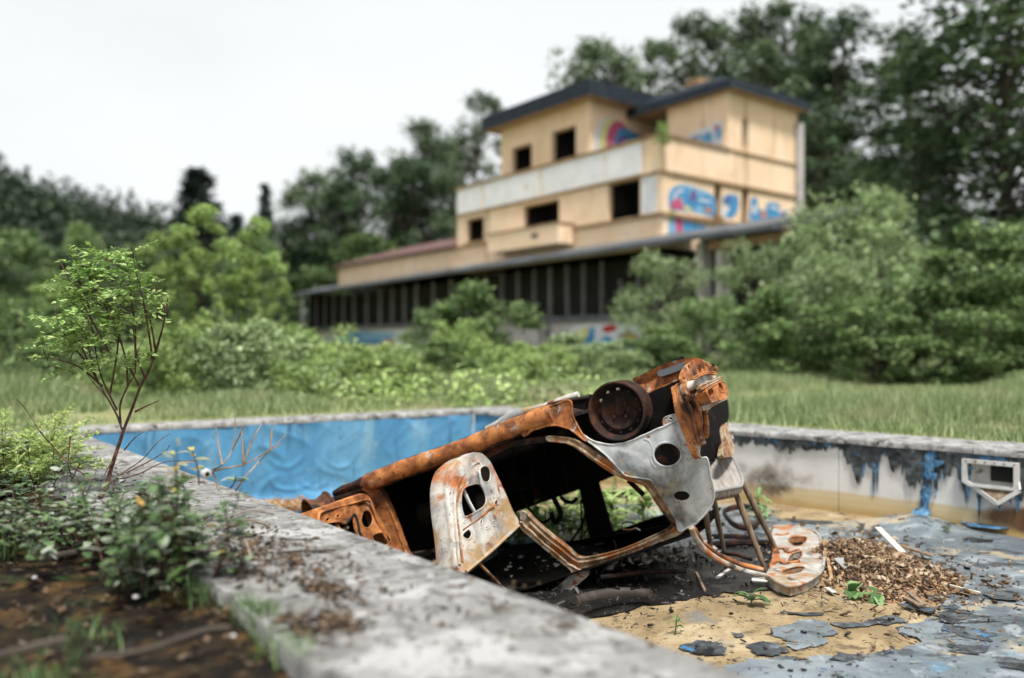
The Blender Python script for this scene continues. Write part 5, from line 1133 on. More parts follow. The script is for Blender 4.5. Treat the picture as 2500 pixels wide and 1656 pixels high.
# tail end
def rear_sheet(name, a0, pts, holes, mat, th=.012, n=4, step=.05, hem=.005, bend=None):
    o_ = cr([KR(p, a0) for p in pts], n); hh = [cr([KR(p, a0) for p in h], n) for h in holes]
    bend = bend or (lambda e, b: .006 * math.sin(e * 9 + b * 7))
    f = lambda e, b: (a0 + bend(e, b), b, e); g = lambda e, b: (a0 + bend(e, b) - th, b, e)
    # e grows towards the camera side, so flip winding
    ob = sheet(o_, hh, g, f, step).build(name, mat, car, smooth=45)
    if hem:
        MB().tube([f(*p) for p in o_], hem, 5, closed=True).build('hem', mat, ob, smooth=80)
        for h in hh: MB().tube([f(*p) for p in h], hem, 5, closed=True).build('hem', mat, ob, smooth=80)
    return ob
rear_sheet('tail_cavity', 2.02, pm(c3, (1440, 800), (1600, 700), (1745, 650), (1772, 760), (1762, 900), (1700, 1100), (1700, 1400), (1480, 1430), (1390, 1400), (1380, 1200)), [], M['soot'], hem=0)
rear_sheet('rear_pillar', 2.20, pm(c3, (1108, 480), (1150, 468), (1228, 600), (1430, 555), (1482, 650), (1502, 740), (1472, 810), (1455, 900), (1440, 1000), (1405, 1200), (1388, 1330), (1400, 1405), (1352, 1335), (1290, 1150), (1200, 905), (1160, 780), (1130, 600)), [], M['rust'], th=.03)
MB().tube([(2.235, b, e) for e, b in cr([KR(p, 2.2) for p in pm(c3, (1180, 640), (1260, 760), (1290, 900), (1330, 1080), (1375, 1250))], 4, False)], .016, 8).build('pillar_bead', M['rust'], car, smooth=True)
MB().tube([(2.24, b, e) for e, b in cr([KR(p, 2.2) for p in pm(c3, (1400, 700), (1390, 850), (1405, 1000), (1395, 1150))], 4, False)], .018, 8).build('pillar_bead', M['rust'], car, smooth=True)
MB().tube([(2.24, b, e) for e, b in cr([KR(p, 2.2) for p in pm(c3, (1185, 650), (1300, 610), (1440, 590))], 4, False)], .026, 8).build('pillar_bead', M['rust'], car, smooth=True)
rear_sheet('rear_pillar', 2.14, pm(c3, (1705, 1030), (1758, 955), (1778, 1075), (1830, 1105), (1838, 1340), (1690, 1392), (1690, 1260), (1728, 1190)), [], M['frame'], th=.03)
rear_sheet('tail_plate', 2.33, pm(c3, (1150, 370), (1190, 270), (1290, 175), (1400, 132), (1465, 215), (1510, 330), (1385, 360), (1345, 420), (1375, 550), (1240, 592), (1180, 450)),
    [pm(c3, (1256, 232), (1284, 218), (1325, 350), (1300, 362)), pm(c3, (1380, 190), (1402, 190), (1428, 310), (1405, 318)), pm(c3, (1432, 205), (1448, 210), (1474, 296), (1455, 305)), ell(c3, 1200, 397, 18, 26, 8), ell(c3, 1245, 408, 10, 14, 6), ell(c3, 1190, 450, 10, 14, 6), ell(c3, 1242, 490, 12, 16, 6)], M['rust'], step=.03, hem=0)
rear_sheet('tail_bracket', 2.38, pm(c3, (1345, 405), (1400, 352), (1555, 318), (1600, 350), (1585, 385), (1440, 455), (1400, 505), (1362, 485)), [], M['burnt'], th=.09, bend=lambda e, b: .0)
rear_sheet('tail_strip', 2.41, pm(c3, (1395, 500), (1450, 470), (1660, 375), (1668, 392), (1560, 455), (1430, 530)), [], M['frame'], th=.02)
rear_sheet('tail_strip', 2.41, pm(c3, (1290, 395), (1400, 335), (1560, 300), (1610, 320), (1605, 335), (1540, 318), (1410, 352), (1320, 402)), [], M['rust'], th=.02)
rear_sheet('bumper_bracket', 2.42, pm(c3, (1478, 540), (1560, 490), (1690, 430), (1742, 560), (1728, 640), (1640, 668), (1560, 682), (1510, 610)), [pm(c3, (1492, 555), (1562, 508), (1600, 590), (1545, 625)), pm(c3, (1634, 458), (1668, 445), (1706, 545), (1672, 560))], M['rust'], th=.06)
rear_sheet('tail_strip', 2.36, pm(c3, (1450, 560), (1500, 640), (1520, 770), (1560, 740), (1650, 690), (1730, 655), (1720, 640), (1600, 690), (1540, 715), (1490, 600)), [], M['burnt'], th=.03)
rear_sheet('tail_flap', 2.30, pm(c3, (1465, 205), (1580, 205), (1585, 225), (1500, 240)), [], M['soot'], th=.02)
MB().tube([(*K(c3(*p), -.5), -.5) for p in ((750, 305), (860, 260), (1000, 215), (1100, 165), (1195, 115))], [.006, .012, .012, .014, .008], 6).build('torn_strip', M['soot'], car)
# inner closing panels
MB().hexa([(1.62, -.02, -.2), (1.66, -.02, -.2), (1.66, -.02, -1.2), (1.62, -.02, -1.2), (1.72, -.42, -.25), (1.76, -.42, -.25), (1.76, -.42, -1.15), (1.72, -.42, -1.15)]).build('seat_back', M['soot'], car)
# far side of the body
fs_out = [(-1.15, -.12), (-.62, -.03), (-.6, -.2), (-.4, -.33), (-.18, -.2), (-.12, .0), (1.55, .0), (1.6, -.18), (1.8, -.36), (1.94, -.32), (1.96, -.48), (1.88, -.66), (1.84, -.97), (.35, -.97), (.15, -.9), (-.35, -.58), (-1.1, -.5)]
fs_h = [[(-.1, -.50), (.86, -.51), (.84, -.88), (.46, -.87), (.2, -.8)], [(1.02, -.51), (1.30, -.50), (1.55, -.58), (1.72, -.66), (1.72, -.86), (1.03, -.87)]]
def far_f(a, b): return grounded(a, b, -1.37 + .12 * smooth01((-b - .45) / .55) + .46 * smooth01((a - 1.45) / .6), .015)
sheet(fs_out, fs_h, far_f, lambda a, b: tuple(Vector(far_f(a, b)) + Vector((0, 0, -.03))), .07).build('far_side', M['soot'], car, smooth=40)
# front: bulkhead, bonnet, near wing
MB().hexa([(-.14, .01, -.06), (-.1, .01, -.06), (-.1, .01, -1.32), (-.14, .01, -1.32), (-.14, -.5, -.06), (-.1, -.5, -.06), (-.1, -.5, -1.32), (-.14, -.5, -1.32)]).build('bulkhead', M['soot'], car)
vs = []; fs = []
for i in range(11):
    for j in range(9):
        a = -.3 - .85 * i / 10; e = -.08 - 1.24 * j / 8; vs.append(grounded(a, -.56 + .06 * i / 10 - .02 * math.sin(j / 8 * math.pi), e))
for i in range(10):
    for j in range(8): fs.append((i * 9 + j, i * 9 + j + 1, (i + 1) * 9 + j + 1, (i + 1) * 9 + j))
bn = MB().add(vs, fs).build('bonnet', M['rust_dark'], car, smooth=60); bn.modifiers.new('thickness', 'SOLIDIFY').thickness = .01
w_o = [(-.08, -.03), (-.10, -.5), (-1.1, -.48), (-1.15, -.1), (-.66, -.05), (-.6, -.24), (-.4, -.36), (-.2, -.24), (-.14, -.03)]
sheet(w_o, [], lambda a, b: (a, b, -.02), lambda a, b: (a, b, -.03), .06).build('front_wing', M['rust'], car, smooth=40)
MB().bar((-1.1, -.2, -.08), (-1.1, -.2, -1.3), .1, .3, (0, 1, 0)).build('front_panel', M['rust_dark'], car)
MB().box((-.62, -.12, -.69), (.45, .28, .55)).build('engine', M['rust_dark'], car, bevel=.04)
for k_ in range(5): cable(pm(c5, (300 + k_ * 160, 60), (330 + k_ * 170, 260 + 40 * (k_ % 3)), (300 + k_ * 190, 420 + 60 * (k_ % 2))), .004, -.35 - .1 * k_)
for s_ in (-.35, -1.05): MB().tube([(-.10, .0, s_), (-.3, .02, s_), (-.5, -.03, s_), (-1.0, -.06, s_)], .035, 8).build('chassis_rail', M['rust_dark'], car, smooth=True)
pts = [to_l(at(*p)) for p in ((884, 1178, 6.1), (860, 1186, 6.15), (838, 1195, 6.2), (818, 1206, 6.25))]
MB().tube(pts, [.028, .024, .03, .026], 8).build('suspension_arm', M['rust_dark'], car, smooth=True)
MB().tube([to_l(at(*p)) for p in ((890, 1168, 6.2), (868, 1178, 6.25), (846, 1190, 6.3), (826, 1196, 6.35))], [.02, .016, .014, .01], 6).build('torn_strip', M['rust_dark'], car)

# wheels: bare steel rims
def rim(name, c, axis, r, mat, x=None, holes=True, dm=None):
    w_ = empty(name, c); w_.parent = car; w_.empty_display_size = .05
    wm = MB().lathe((0, 0, 0), axis, [(r * .90, -.150), (r, -.148), (r * 1.01, -.140), (r * .985, -.132), (r * .93, -.128), (r * .90, -.10), (r * .83, -.085), (r * .83, -.055), (r * .90, -.035), (r * .93, -.012), (r * .985, -.008), (r * 1.01, .0), (r, .008), (r * .955, .010), (r * .93, .004), (r * .90, -.02), (r * .86, -.045), (r * .83, -.075), (r * .86, -.10), (r * .88, -.14), (r * .90, -.150)], 56, x)
    wm.build('rim', mat, w_, smooth=50)
    ds = MB().lathe((0, 0, 0), axis, [(r * .84, -.058), (r * .78, -.060), (r * .70, -.048), (r * .62, -.040), (r * .54, -.046), (r * .46, -.056), (r * .38, -.060), (r * .2, -.060), (r * .18, -.052), (r * .16, -.050), (.001, -.052)], 56, x).build('disc', dm or mat, w_, smooth=50)
    ax = Vector(axis).normalized(); x_ = Vector(x).normalized() if x else ax.orthogonal().normalized(); y_ = ax.cross(x_)
    for k in range(4):
        an = k * math.pi / 2 + .5; MB().lathe(ax * -.062 + (x_ * math.cos(an) + y_ * math.sin(an)) * r * .30, ax, [(.0, .016), (.009, .016), (.010, 0)], 8).build('wheel_bolt', mat, w_)
    if holes:
        for k in range(12):
            an = k * math.pi / 6 + .2; MB().lathe(ax * -.0495 + (x_ * math.cos(an) + y_ * math.sin(an)) * r * .72, ax, [(.0, .002), (.010, .002), (.011, 0)], 10).build('vent_hole', M['dark_void'] if k not in (2, 3, 4) else M['plastic_white'], ds)  # hole discs near-black for shade; three pale ones stand for daylight behind
    return w_
ka, kb = K((1506, 1004), 0); rim('wheel', (ka, kb, .005), (0, -.02, 1), .170, M['rust_dark'], (1, 0, 0), dm=M['rust_black'])
rim('wheel', (ka, kb, -1.40), (0, 0, -1), .170, M['rust_dark'], (1, 0, 0))
MB().tube([(ka, kb, -.12), (ka, kb, -1.28)], .045, 10).build('rear_axle', M['rust_dark'], car, smooth=True)
MB().lathe((ka, kb, -.10), (0, 0, -1), [(.001, 0), (.12, 0), (.125, .02), (.125, .06), (.001, .07)], 32).build('brake_drum', M['rust_dark'], car, smooth=40)
fwc = to_l(at(764, 1276, 6.18)); axw = Vector((-.82, -.50, -.28)); axl = Vector((axw.dot(cu), axw.dot(cv), -axw.dot(cw)))
rim('wheel', fwc, axl, .168, M['rust_mid'], dm=M['rust_black'])
MB().tube([fwc - axl.normalized() * .1, fwc - axl.normalized() * .34], .035, 8).build('hub_carrier', M['rust_dark'], car, smooth=True)
rim('wheel', (-.42, -.16, -1.40), (0, 0, -1), .168, M['rust_dark'], (1, 0, 0))

# doors, swung open towards the camera
def door_frame_of(p, phi):
    a0, b0 = K(p); f_ = math.radians(phi); d_ = Vector((math.cos(f_), 0, math.sin(f_))); o_ = Vector((a0, b0, 0.005))
    ow = to_w(*o_); dw = (cu * d_.x - cw * d_.z); nw = dw.cross(cv)
    if nw.dot(cu) > 0: nw = -nw
    nl = Vector((nw.dot(cu), nw.dot(cv), -nw.dot(cw)))     # from inner panel towards outer skin
    def m(px, off=0.0):
        r = ray(*px); base = ow + nw * off; t = (base - CAM).dot(nw) / r.dot(nw); q = CAM + r * t - ow; return (q.dot(dw), q.dot(cv))
    def f(s, b, off=0.0): return tuple(o_ + d_ * s + Vector((0, 1, 0)) * b + nl * off)
    return m, f
def make_door(name, label, hinge, phi, outline, holes, mat, thick, extra=(), n=4, lo=None):
    m, f = door_frame_of(hinge, phi); D = empty(name); D.parent = car; D['label'] = label
    o_ = cr([m(p) for p in outline], n); hh = [cr([m(p) for p in h], n) for h in holes]
    cx, cy = np.mean(o_, 0)
    dish = lambda s, b: .012 * math.sin(s * 11 + b * 5) + .014 * mn.noise((s * 6, b * 6, 3)) + .006 * mn.noise((s * 15, b * 15, 5))
    sheet(o_, hh, lambda s, b: f(s, b, dish(s, b)), lambda s, b: f(s, b, dish(s, b) + .008), .03).build('inner_panel', mat, D, smooth=45)
    big = [(cx + (s - cx) * 1.0, cy + (b - cy) * 1.0) for s, b in o_]
    # outer skin and rolled edge
    sheet([(cx + (s - cx) * .97, cy + (b - cy) * .97) for s, b in big], [], lambda s, b: f(s, b, thick - .02), None, .06).build('dark_backing', M['soot'], D, smooth=45)  # sheet added so the door's holes read dark; shade in its colour
    sheet(big, [], lambda s, b: f(s, b, thick), lambda s, b: f(s, b, thick + .006), .06).build('outer_skin', M['burnt'] if mat is not M['rust'] else M['rust_dark'], D, smooth=45)
    vs = []; fs = []; prof = [(0, dish), (.0, None)]
    rows = [(.0, .0), (.010, .012), (.014, .03), (.006, .045), (.010, .060), (.016, thick * .8), (.006, thick)]
    N = len(big)
    for i, (s, b) in enumerate(o_):
        p_, q_ = o_[i - 1], o_[(i + 1) % N]; tx, ty = q_[0] - p_[0], q_[1] - p_[1]; L_ = math.hypot(tx, ty) + 1e-9; nx_, ny_ = ty / L_, -tx / L_
        if (s - cx) * nx_ + (b - cy) * ny_ < 0: nx_, ny_ = -nx_, -ny_
        for g_, off in rows: vs.append(f(s + nx_ * g_ * .8, b + ny_ * g_ * .8, off + (dish(s, b) if off == 0 else 0)))
    R_ = len(rows)
    for i in range(N):
        j = (i + 1) % N
        for k in range(R_ - 1): fs.append((i * R_ + k, j * R_ + k, j * R_ + k + 1, i * R_ + k + 1))
    MB().add(vs, fs).build('door_edge', mat, D, smooth=50)
    for h in hh: MB().tube([f(s, b, dish(s, b) + .002) for s, b in h], .006, 6, closed=True).build('hem', mat, D, smooth=80)
    for nm, pts, r_, mt, off in extra: MB().tube([f(*m(p), off) for p in pts], r_, 6).build(nm, mt, D, smooth=60)
    return D, m, f
rd_out = pm(c4, (2232, 800), (2180, 640), (2100, 455), (2010, 265), (1960, 175), (1900, 125), (1830, 104), (1740, 125), (1640, 190), (1590, 280), (1570, 420), (1580, 600), (1615, 850), (1640, 1080), (1662, 1200), (1712, 1255), (1850, 1150), (2050, 970))
rd_h = [ell(c4, 1915, 308, 66, 84, 10, .4), pm(c4, (1678, 540), (1700, 450), (1760, 415), (1830, 410), (1880, 455), (1920, 555), (1895, 620), (1840, 660), (1725, 722), (1692, 690)), pm(c4, (1690, 885), (1740, 842), (1772, 890), (1745, 940), (1702, 922)),
        ell(c4, 1870, 770, 14, 28, 6, .5), ell(c4, 1995, 770, 14, 12, 6), ell(c4, 2005, 795, 14, 12, 6), ell(c4, 1925, 825, 14, 14, 6), ell(c4, 2025, 578, 18, 24, 8), ell(c4, 2058, 636, 10, 12, 6), ell(c4, 1995, 520, 12, 12, 6), ell(c4, 1705, 768, 10, 14, 6), ell(c4, 1770, 1032, 12, 10, 6), ell(c4, 2095, 690, 10, 12, 6), ell(c4, 1762, 392, 10, 10, 6)]
rd, rm_, rf_ = make_door('rear_door', 'pale scorched rear door, swung open', c4(2232, 800), 98, rd_out, rd_h, M['burnt'], .15,
    [('window_lift', pm(c4, (1735, 440), (1790, 560), (1845, 660)), .012, M['plastic_white'], .03), ('seam', pm(c4, (1690, 850), (1850, 735), (2000, 600)), .006, M['rust'], -.004), ('seam', pm(c4, (1720, 1250), (1950, 1060), (2225, 805)), .012, M['burnt'], -.006),
     ('window_channel', pm(c4, (1880, 1160), (1990, 1270), (2100, 1385), (2200, 1480)), .010, M['frame'], .02), ('pressing', cr(pm(c4, (1660, 1180), (1640, 950), (1615, 700), (1620, 480), (1690, 320), (1800, 210), (1850, 190)), 4, False), .010, M['burnt'], -.002), ('pressing', cr(pm(c4, (1690, 1150), (1668, 950), (1640, 720), (1648, 520), (1720, 370), (1810, 280), (1840, 250)), 4, False), .007, M['frame'], -.002)])
fd_out = pm(c4, (880, 690), (835, 570), (790, 512), (740, 500), (690, 510), (500, 576), (300, 648), (150, 702), (90, 760), (80, 900), (120, 1100), (200, 1200), (500, 1250), (900, 1160), (1095, 1060), (1000, 965), (930, 830))
fd_h = [ell(c4, 787, 735, 62, 90, 10, .4), pm(c4, (370, 792), (480, 768), (545, 790), (590, 735), (638, 700), (645, 800), (660, 910), (560, 960), (430, 900)), pm(c4, (845, 892), (925, 870), (985, 955), (930, 1010), (870, 970)), ell(c4, 398, 742, 17, 20, 8), ell(c4, 485, 716, 17, 20, 8), ell(c4, 345, 720, 6, 7, 6), ell(c4, 545, 738, 8, 9, 6)]
fd, fm_, ff_ = make_door('front_door', 'orange rusted front door, swung open', c4(905, 770), 84, fd_out, fd_h, M['rust'], .11,
    [('pressing', cr(pm(c4, (300, 800), (305, 700), (360, 665), (600, 600), (760, 560), (815, 610), (860, 730), (930, 880), (990, 1000)), 4, False), .010, M['rust'], -.004), ('window_lift', pm(c4, (505, 760), (530, 850), (560, 950)), .014, M['rust'], .02), ('window_lift', pm(c4, (540, 850), (610, 810)), .012, M['frame'], .02), ('pressing', cr(pm(c4, (560, 800), (610, 735), (650, 700), (680, 780), (700, 880), (760, 960)), 4, False), .010, M['rust_dark'], -.002)])
# hanging cables and bars inside
cable(pm(c5, (230, 200), (330, 420), (470, 690), (560, 800), (630, 830), (720, 760)), .011, -.75, nm='seat_frame'); cable(pm(c5, (720, 560), (780, 680), (800, 760), (740, 830), (700, 720)), .018, -.8, nm='seat_frame')
cable(pm(c5, (800, 560), (850, 610), (920, 620), (970, 580)), .014, -.9); cable(pm(c5, (1010, 590), (1015, 760), (1020, 900), (1000, 1010)), .006, -.8); cable(pm(c5, (1060, 720), (1020, 850), (940, 980), (890, 1040)), .008, -.8)
cable(pm(c5, (1110, 830), (1060, 920), (1000, 1010)), .006, -.8); cable(pm(c5, (1430, 850), (1480, 825), (1560, 835), (1575, 870), (1520, 910), (1450, 915), (1430, 870)), .004, -.5); cable(pm(c5, (1440, 900), (1520, 905), (1580, 890), (1625, 915)), .005, -.45, 'frame')
cable(pm(c5, (1500, 395), (1580, 470), (1660, 545)), .016, -.6, nm='strut'); cable(pm(c5, (640, 700), (640, 900), (650, 1080)), .003, -.6)
cable(pm(c5, (150, 1100), (180, 1250), (190, 1450)), .003, -.05); cable(pm(c5, (1340, 1010), (1370, 1060), (1365, 1110)), .006, -.3)
MB().box((.42, -.30, -.70), (.5, .14, 1.0)).build('dashboard', M['soot'], car, bevel=.04)
# tailgate flung open, lying on the floor
tg = empty('tailgate'); tg.parent = car; tg['label'] = 'tailgate frame lying flat on the floor'
rl = [(1688, 1288, 5.18), (1697, 1312, 5.22), (1718, 1340, 5.28), (1755, 1368, 5.33), (1812, 1393, 5.37)]
rim_px = [(382, 1012), (440, 1050), (510, 1070), (600, 1045), (670, 998), (690, 950), (690, 870), (662, 790), (620, 767), (500, 747), (418, 747), (398, 766)]
pts = cr([tuple(to_l(at(*p))) for p in rl] + [tuple(to_l(flat(*c7(*q), -.562))) for q in rim_px], 4, False)
MB().tube(pts, [.018 - .008 * smooth01((i - 14) / 8) for i in range(len(pts))], 8).build('frame_edge', M['pale_burnt'], tg, smooth=60)
MB().tube([tuple(to_l(at(*p))) for p in ((1693, 1290, 5.22), (1712, 1322, 5.3), (1748, 1352, 5.4), (1800, 1376, 5.44), (1862, 1392, 5.46))], .016, 8).build('glass_channel', M['rust'], tg, smooth=60)
pz = lambda x, y: tuple(to_l(Vector((x, y, -.560 + .010 * mn.noise((x * 5, y * 5, 1)) + .006 * mn.noise((x * 14, y * 14, 2))))))
pz2 = lambda x, y: tuple(to_l(Vector((x, y, -.618))))
fz_ = lambda *p: [tuple(flat(*c7(*q), -.56)[:2]) for q in p]
to_ = cr(fz_((402, 955), (378, 1008), (438, 1046), (510, 1066), (600, 1041), (667, 995), (687, 948), (687, 870), (659, 792), (618, 769), (500, 749), (420, 750), (404, 800), (416, 880)), 1)
th_ = [cr(fz_((497, 812), (540, 803), (597, 800), (590, 832), (545, 850), (520, 842)), 3), cr(fz_((500, 925), (525, 893), (572, 880), (562, 918), (512, 940)), 3), cr(fz_((470, 985), (580, 964), (565, 988), (480, 1006)), 3), cr(fz_((630, 880), (655, 882), (650, 892), (632, 890)), 3)]
tp_ = sheet(to_, th_, pz, pz2, .05).build('inner_panel', M['pale_burnt'], tg, smooth=50)
sheet([tuple(np.mean(to_, 0) + (np.array(p) - np.mean(to_, 0)) * .95) for p in to_], [], lambda x, y: tuple(to_l(Vector((x, y, -.597)))), None, .1).build('dark_backing', M['soot'], tg)  # near-black sheet added under the tailgate holes to make them read dark
for h in th_: MB().tube([pz(*p) for p in h], .004, 6, closed=True).build('hem', M['rust'], tp_, smooth=60)
for ps in (((420, 880), (470, 870), (500, 890), (560, 870)), ((400, 950), (450, 940), (480, 955), (560, 940)), ((430, 790), (470, 795), (500, 785))):
    MB().tube([tuple(Vector(pz(*p)) + Vector((0, .006, 0))) for p in cr(fz_(*ps), 5, False)], .007, 7).build('pressing', M['rust'], tp_, smooth=60)
sheet(cr(fz_((412, 860), (440, 870), (455, 900), (440, 940), (400, 975), (408, 930), (418, 890)), 4), [], lambda x, y: tuple(Vector(pz(x, y)) + Vector((0, .004, 0))), pz2, .05).build('rust_plate', M['rust'], tp_, smooth=60)
MB().lathe(to_l(flat(*c7(508, 747), -.565)), (cu.z, cv.z, 0), [(.0, .014), (.022, .012), (.026, 0)], 14).build('rubber_stop', M['rust'], tg, smooth=True)
# ------------------------------------------------------------------ chair
chair = empty('wooden_chair', at(1800, 1391, 5.75)); tag(chair, 'weathered wooden chair leaning against the tail of the car', 'chair')
cb_ = chair.location.copy()
def L_(p): return tuple(at(*p) - cb_)
sTR, sBR, sBL, sTL = [Vector(L_(p)) for p in ((1806, 1112, 6.0), (1818, 1186, 5.62), (1668, 1214, 5.55), (1652, 1142, 5.93))]
ex, ey = (sBR - sBL), (sTL - sBL); nz = ex.cross(ey).normalized()
if nz.z < 0: nz = -nz
rr_o = [(0.0, .02), (.02, .0), (.86, .0), (.94, .03), (.985, .12), (1.0, .3), (.98, .85), (.93, .97), (.85, 1.0), (.02, 1.0), (.0, .98)]
o_ = cr([np.array(p) for p in rr_o], 4)
top = lambda s, t: tuple(sBL + ex * s + ey * t + nz * (.006 - .010 * math.sin(math.pi * min(1, max(0, s))) * math.sin(math.pi * min(1, max(0, t)))))
bot = lambda s, t: tuple(sBL + ex * s + ey * t - nz * .045)
sheet(o_, [], top, bot, .1).build('seat', M['wood_grey'], chair, smooth=35)
MB().tube([Vector(top(s, t)) - nz * .006 for s, t in o_], .011, 6, closed=True).build('seat_edge', M['mullion'], chair, smooth=80)
MB().tube([sBL + ex * (.06 + .86 * s) + ey * (.08 + .84 * t) - nz * .062 for s, t in rr_o], .020, 8, closed=True).build('apron', M['wood_brown'], chair, smooth=80)
for tops, bots in (((1812, 1176, 5.9), (1901, 1353, 6.0)), ((1793, 1196, 5.68), (1868, 1391, 5.66)), ((1736, 1190, 5.98), (1768, 1345, 6.2)), ((1716, 1206, 5.7), (1736, 1345, 5.9))):
    a, b = Vector(L_(tops)), Vector(L_(bots)); MB().tube([a, a.lerp(b, .25), a.lerp(b, .6), b], [.017, .021, .019, .014], 10).build('leg', M['wood_brown'], chair, smooth=True)
a, b = sTL - nz * .03, sBL - nz * .03
for s in (.06, .94):
    p = a.lerp(b, s); MB().tube([p, p + nz * .2 - ex * .06, p + nz * .40 - ex * .16], .015, 8).build('back_post', M['wood_brown'], chair, smooth=True)
p, q = a.lerp(b, .04) + nz * .36 - ex * .15, a.lerp(b, .96) + nz * .36 - ex * .15
MB().bar(p, q, .02, .09, nz).build('back_rail', M['wood_grey'], chair, bevel=.006)

# bent hoop under the chair
pts = [flat(*c7(x, y), -.60) + Vector((0, 0, dz)) for x, y, dz in ((150, 700, .05), (200, 685, .06), (290, 675, .05), (335, 700, .03), (330, 750, .02), (270, 770, .02), (200, 755, .03), (160, 725, .05))]
o = MB().tube(cr([tuple(p) for p in pts], 5), .024, 7, closed=True, flat_=((0, 0, 1), .4)).build('metal_hoop', M['rust_dark'], None, smooth=True); tag(o, 'bent rusty metal hoop on the floor behind the chair legs', 'hoop')
# cable with loops of bare wire
pts = [flat(*p, -.58) + Vector((0, 0, .05)) for p in (c2(1075, 1000), c2(1085, 1050), c2(1075, 1085), c2(1110, 1080), c2(1100, 1095), c2(1075, 1100))]
o = MB().tube(cr([tuple(p) for p in pts], 5, False), .007, 6).build('wire', M['soot'], None, smooth=True); tag(o, 'short coil of black wire beside the chair legs', 'wire')
for (a, b, r_, lb) in ((c7(80, 800), c7(330, 812), .018, 'charred bar lying behind the chair legs'), (c7(60, 845), c7(420, 835), .022, 'longer charred bar lying just below the other one'), (c7(130, 890), c7(300, 925), .012, 'thin charred rod in the debris near the tailgate'), (c8(1750, 420), c8(2300, 380), .014, 'thin charred rod in the debris under the roof rail')):
    A, B = flat(*a, -.60), flat(*b, -.60); o = MB().tube([A, A.lerp(B, .5) + Vector((0, 0, .012)), B], r_, 7).build('charred_bar', M['rust_black'], None, smooth=True); tag(o, lb, 'metal bar', 'charred bars in the debris')
# charred bumper strip lying by the roof
bs = [c8(1590, 570), c8(1660, 545), c8(1750, 525), c8(1850, 512), c8(1950, 512), c8(2040, 520), c8(2080, 530)]
pts = cr([tuple(flat(*p, -.60)) for p in bs], 5, False)
vs = []; fs = []
for i, p in enumerate(pts):
    p = Vector(p); t = Vector(pts[min(i + 1, len(pts) - 1)]) - Vector(pts[max(i - 1, 0)]); t.normalize(); s = t.cross(Vector((0, 0, 1))).normalized()
    if s.y > 0: s = -s
    for dy, dz in ((-.010, .020), (.0, .024), (.014, .018), (.024, -.004), (.020, -.02), (-.010, -.01)): vs.append(p + s * dy + Vector((0, 0, dz)))
n6 = 6
for i in range(len(pts) - 1):
    for k in range(n6): fs.append((i * n6 + k, i * n6 + (k + 1) % n6, (i + 1) * n6 + (k + 1) % n6, (i + 1) * n6 + k))
fs += [tuple(range(6))[::-1], tuple(range((len(pts) - 1) * 6, len(pts) * 6))]
st = MB().add(vs, fs).build('bumper_strip', M['charred'], None, smooth=50); tag(st, 'curved charred bumper strip lying in front of the car roof', 'bumper')
for i in (14, 22): MB().box(Vector(pts[i]) + Vector((-.0, -.006, .0215)), (.08, .010, .006)).build('slot', M['soot'], st)

# ------------------------------------------------------------------ debris
rng = np.random.default_rng(9)
def bits(n_, pos, size, rng, mat, name, label, cat, zfun, flatness=.5):
    """many small splinters or flakes as one object"""
    V = []; Fq = []
    base = np.array([[-1, -1, -1], [1, -1, -1], [1, 1, -1], [-1, 1, -1], [-1, -1, 1], [1, -1, 1], [1, 1, 1], [-1, 1, 1]]) * .5
    fq = np.array([(3, 2, 1, 0), (4, 5, 6, 7), (0, 1, 5, 4), (1, 2, 6, 5), (2, 3, 7, 6), (3, 0, 4, 7)])
    for k in range(n_):
        x, y, dz = pos(k); l_ = size[0] * min(2.2, math.exp(rng.normal(-.15, .45))); d = base * np.array([l_, l_ * size[1] * (.5 + rng.random()), l_ * size[2]])
        Rm = np.array(Matrix.Rotation(rng.random() * 6.283, 3, 'Z') @ Matrix.Rotation(rng.normal(0, flatness), 3, 'Y') @ Matrix.Rotation(rng.normal(0, flatness), 3, 'X'))
        V.append(d @ Rm.T + np.array([x, y, zfun(x, y) + dz])); Fq.append(fq + 8 * k)
    o = link(name, np_mesh(name, np.concatenate(V), np.concatenate(Fq), mat)); return tag(o, label, cat, kind='stuff')
pc, pe = flat(2130, 1395, -.6), flat(2262, 1425, -.6)
core = flat(2095, 1375, -.6)
def pile_h(x, y): return .135 * math.exp(-(((x - core.x) / .24) ** 2 + ((y - core.y) / .42) ** 2)) + .05 * math.exp(-(((x - core.x - .2) / .3) ** 2 + ((y - core.y + .25) / .4) ** 2))
vs = []; fs = []
for i in range(25):
    for j in range(25):
        x, y = core.x - .65 + 1.5 * i / 24, core.y - 1.0 + 2.0 * j / 24; vs.append((x, y, lz(x, y) - .02 + pile_h(x, y) * 1.0))
for i in range(24):
    for j in range(24): fs.append((i * 25 + j, (i + 1) * 25 + j, (i + 1) * 25 + j + 1, i * 25 + j + 1))
pile = MB().add(vs, fs).build('wood_chip_pile', M['chips'], None, smooth=180); tag(pile, 'heap of brown wood chips beside the tailgate', 'wood chips', kind='stuff')
def pile_pos(k):
    r_ = rng.normal(0, 1, 2); s = .9 if k % 5 else 1.7; return core.x + .08 + r_[0] * .18 * s, core.y - .03 + r_[1] * .29 * s, .012 * rng.random()
def pz_(x, y): return max(lz(x, y) - .02 + pile_h(x, y), fz(x, y) + .012)
bits(8500, pile_pos, (.036, .34, .05), rng, M['chip_bits'], 'wood_splinters', 'loose brown wood splinters on the chip heap', 'wood chips', pz_, .6)
def dbr(k):
    t = rng.random(); return (.0 + 1.9 * rng.random(), 0, 0)
def under(k):
    px = 1230 + 720 * rng.random(); py = 1400 + rng.normal(0, 38) - .05 * (px - 1500); p = flat(px, py, -.63); return p.x, p.y, .01 * rng.random()
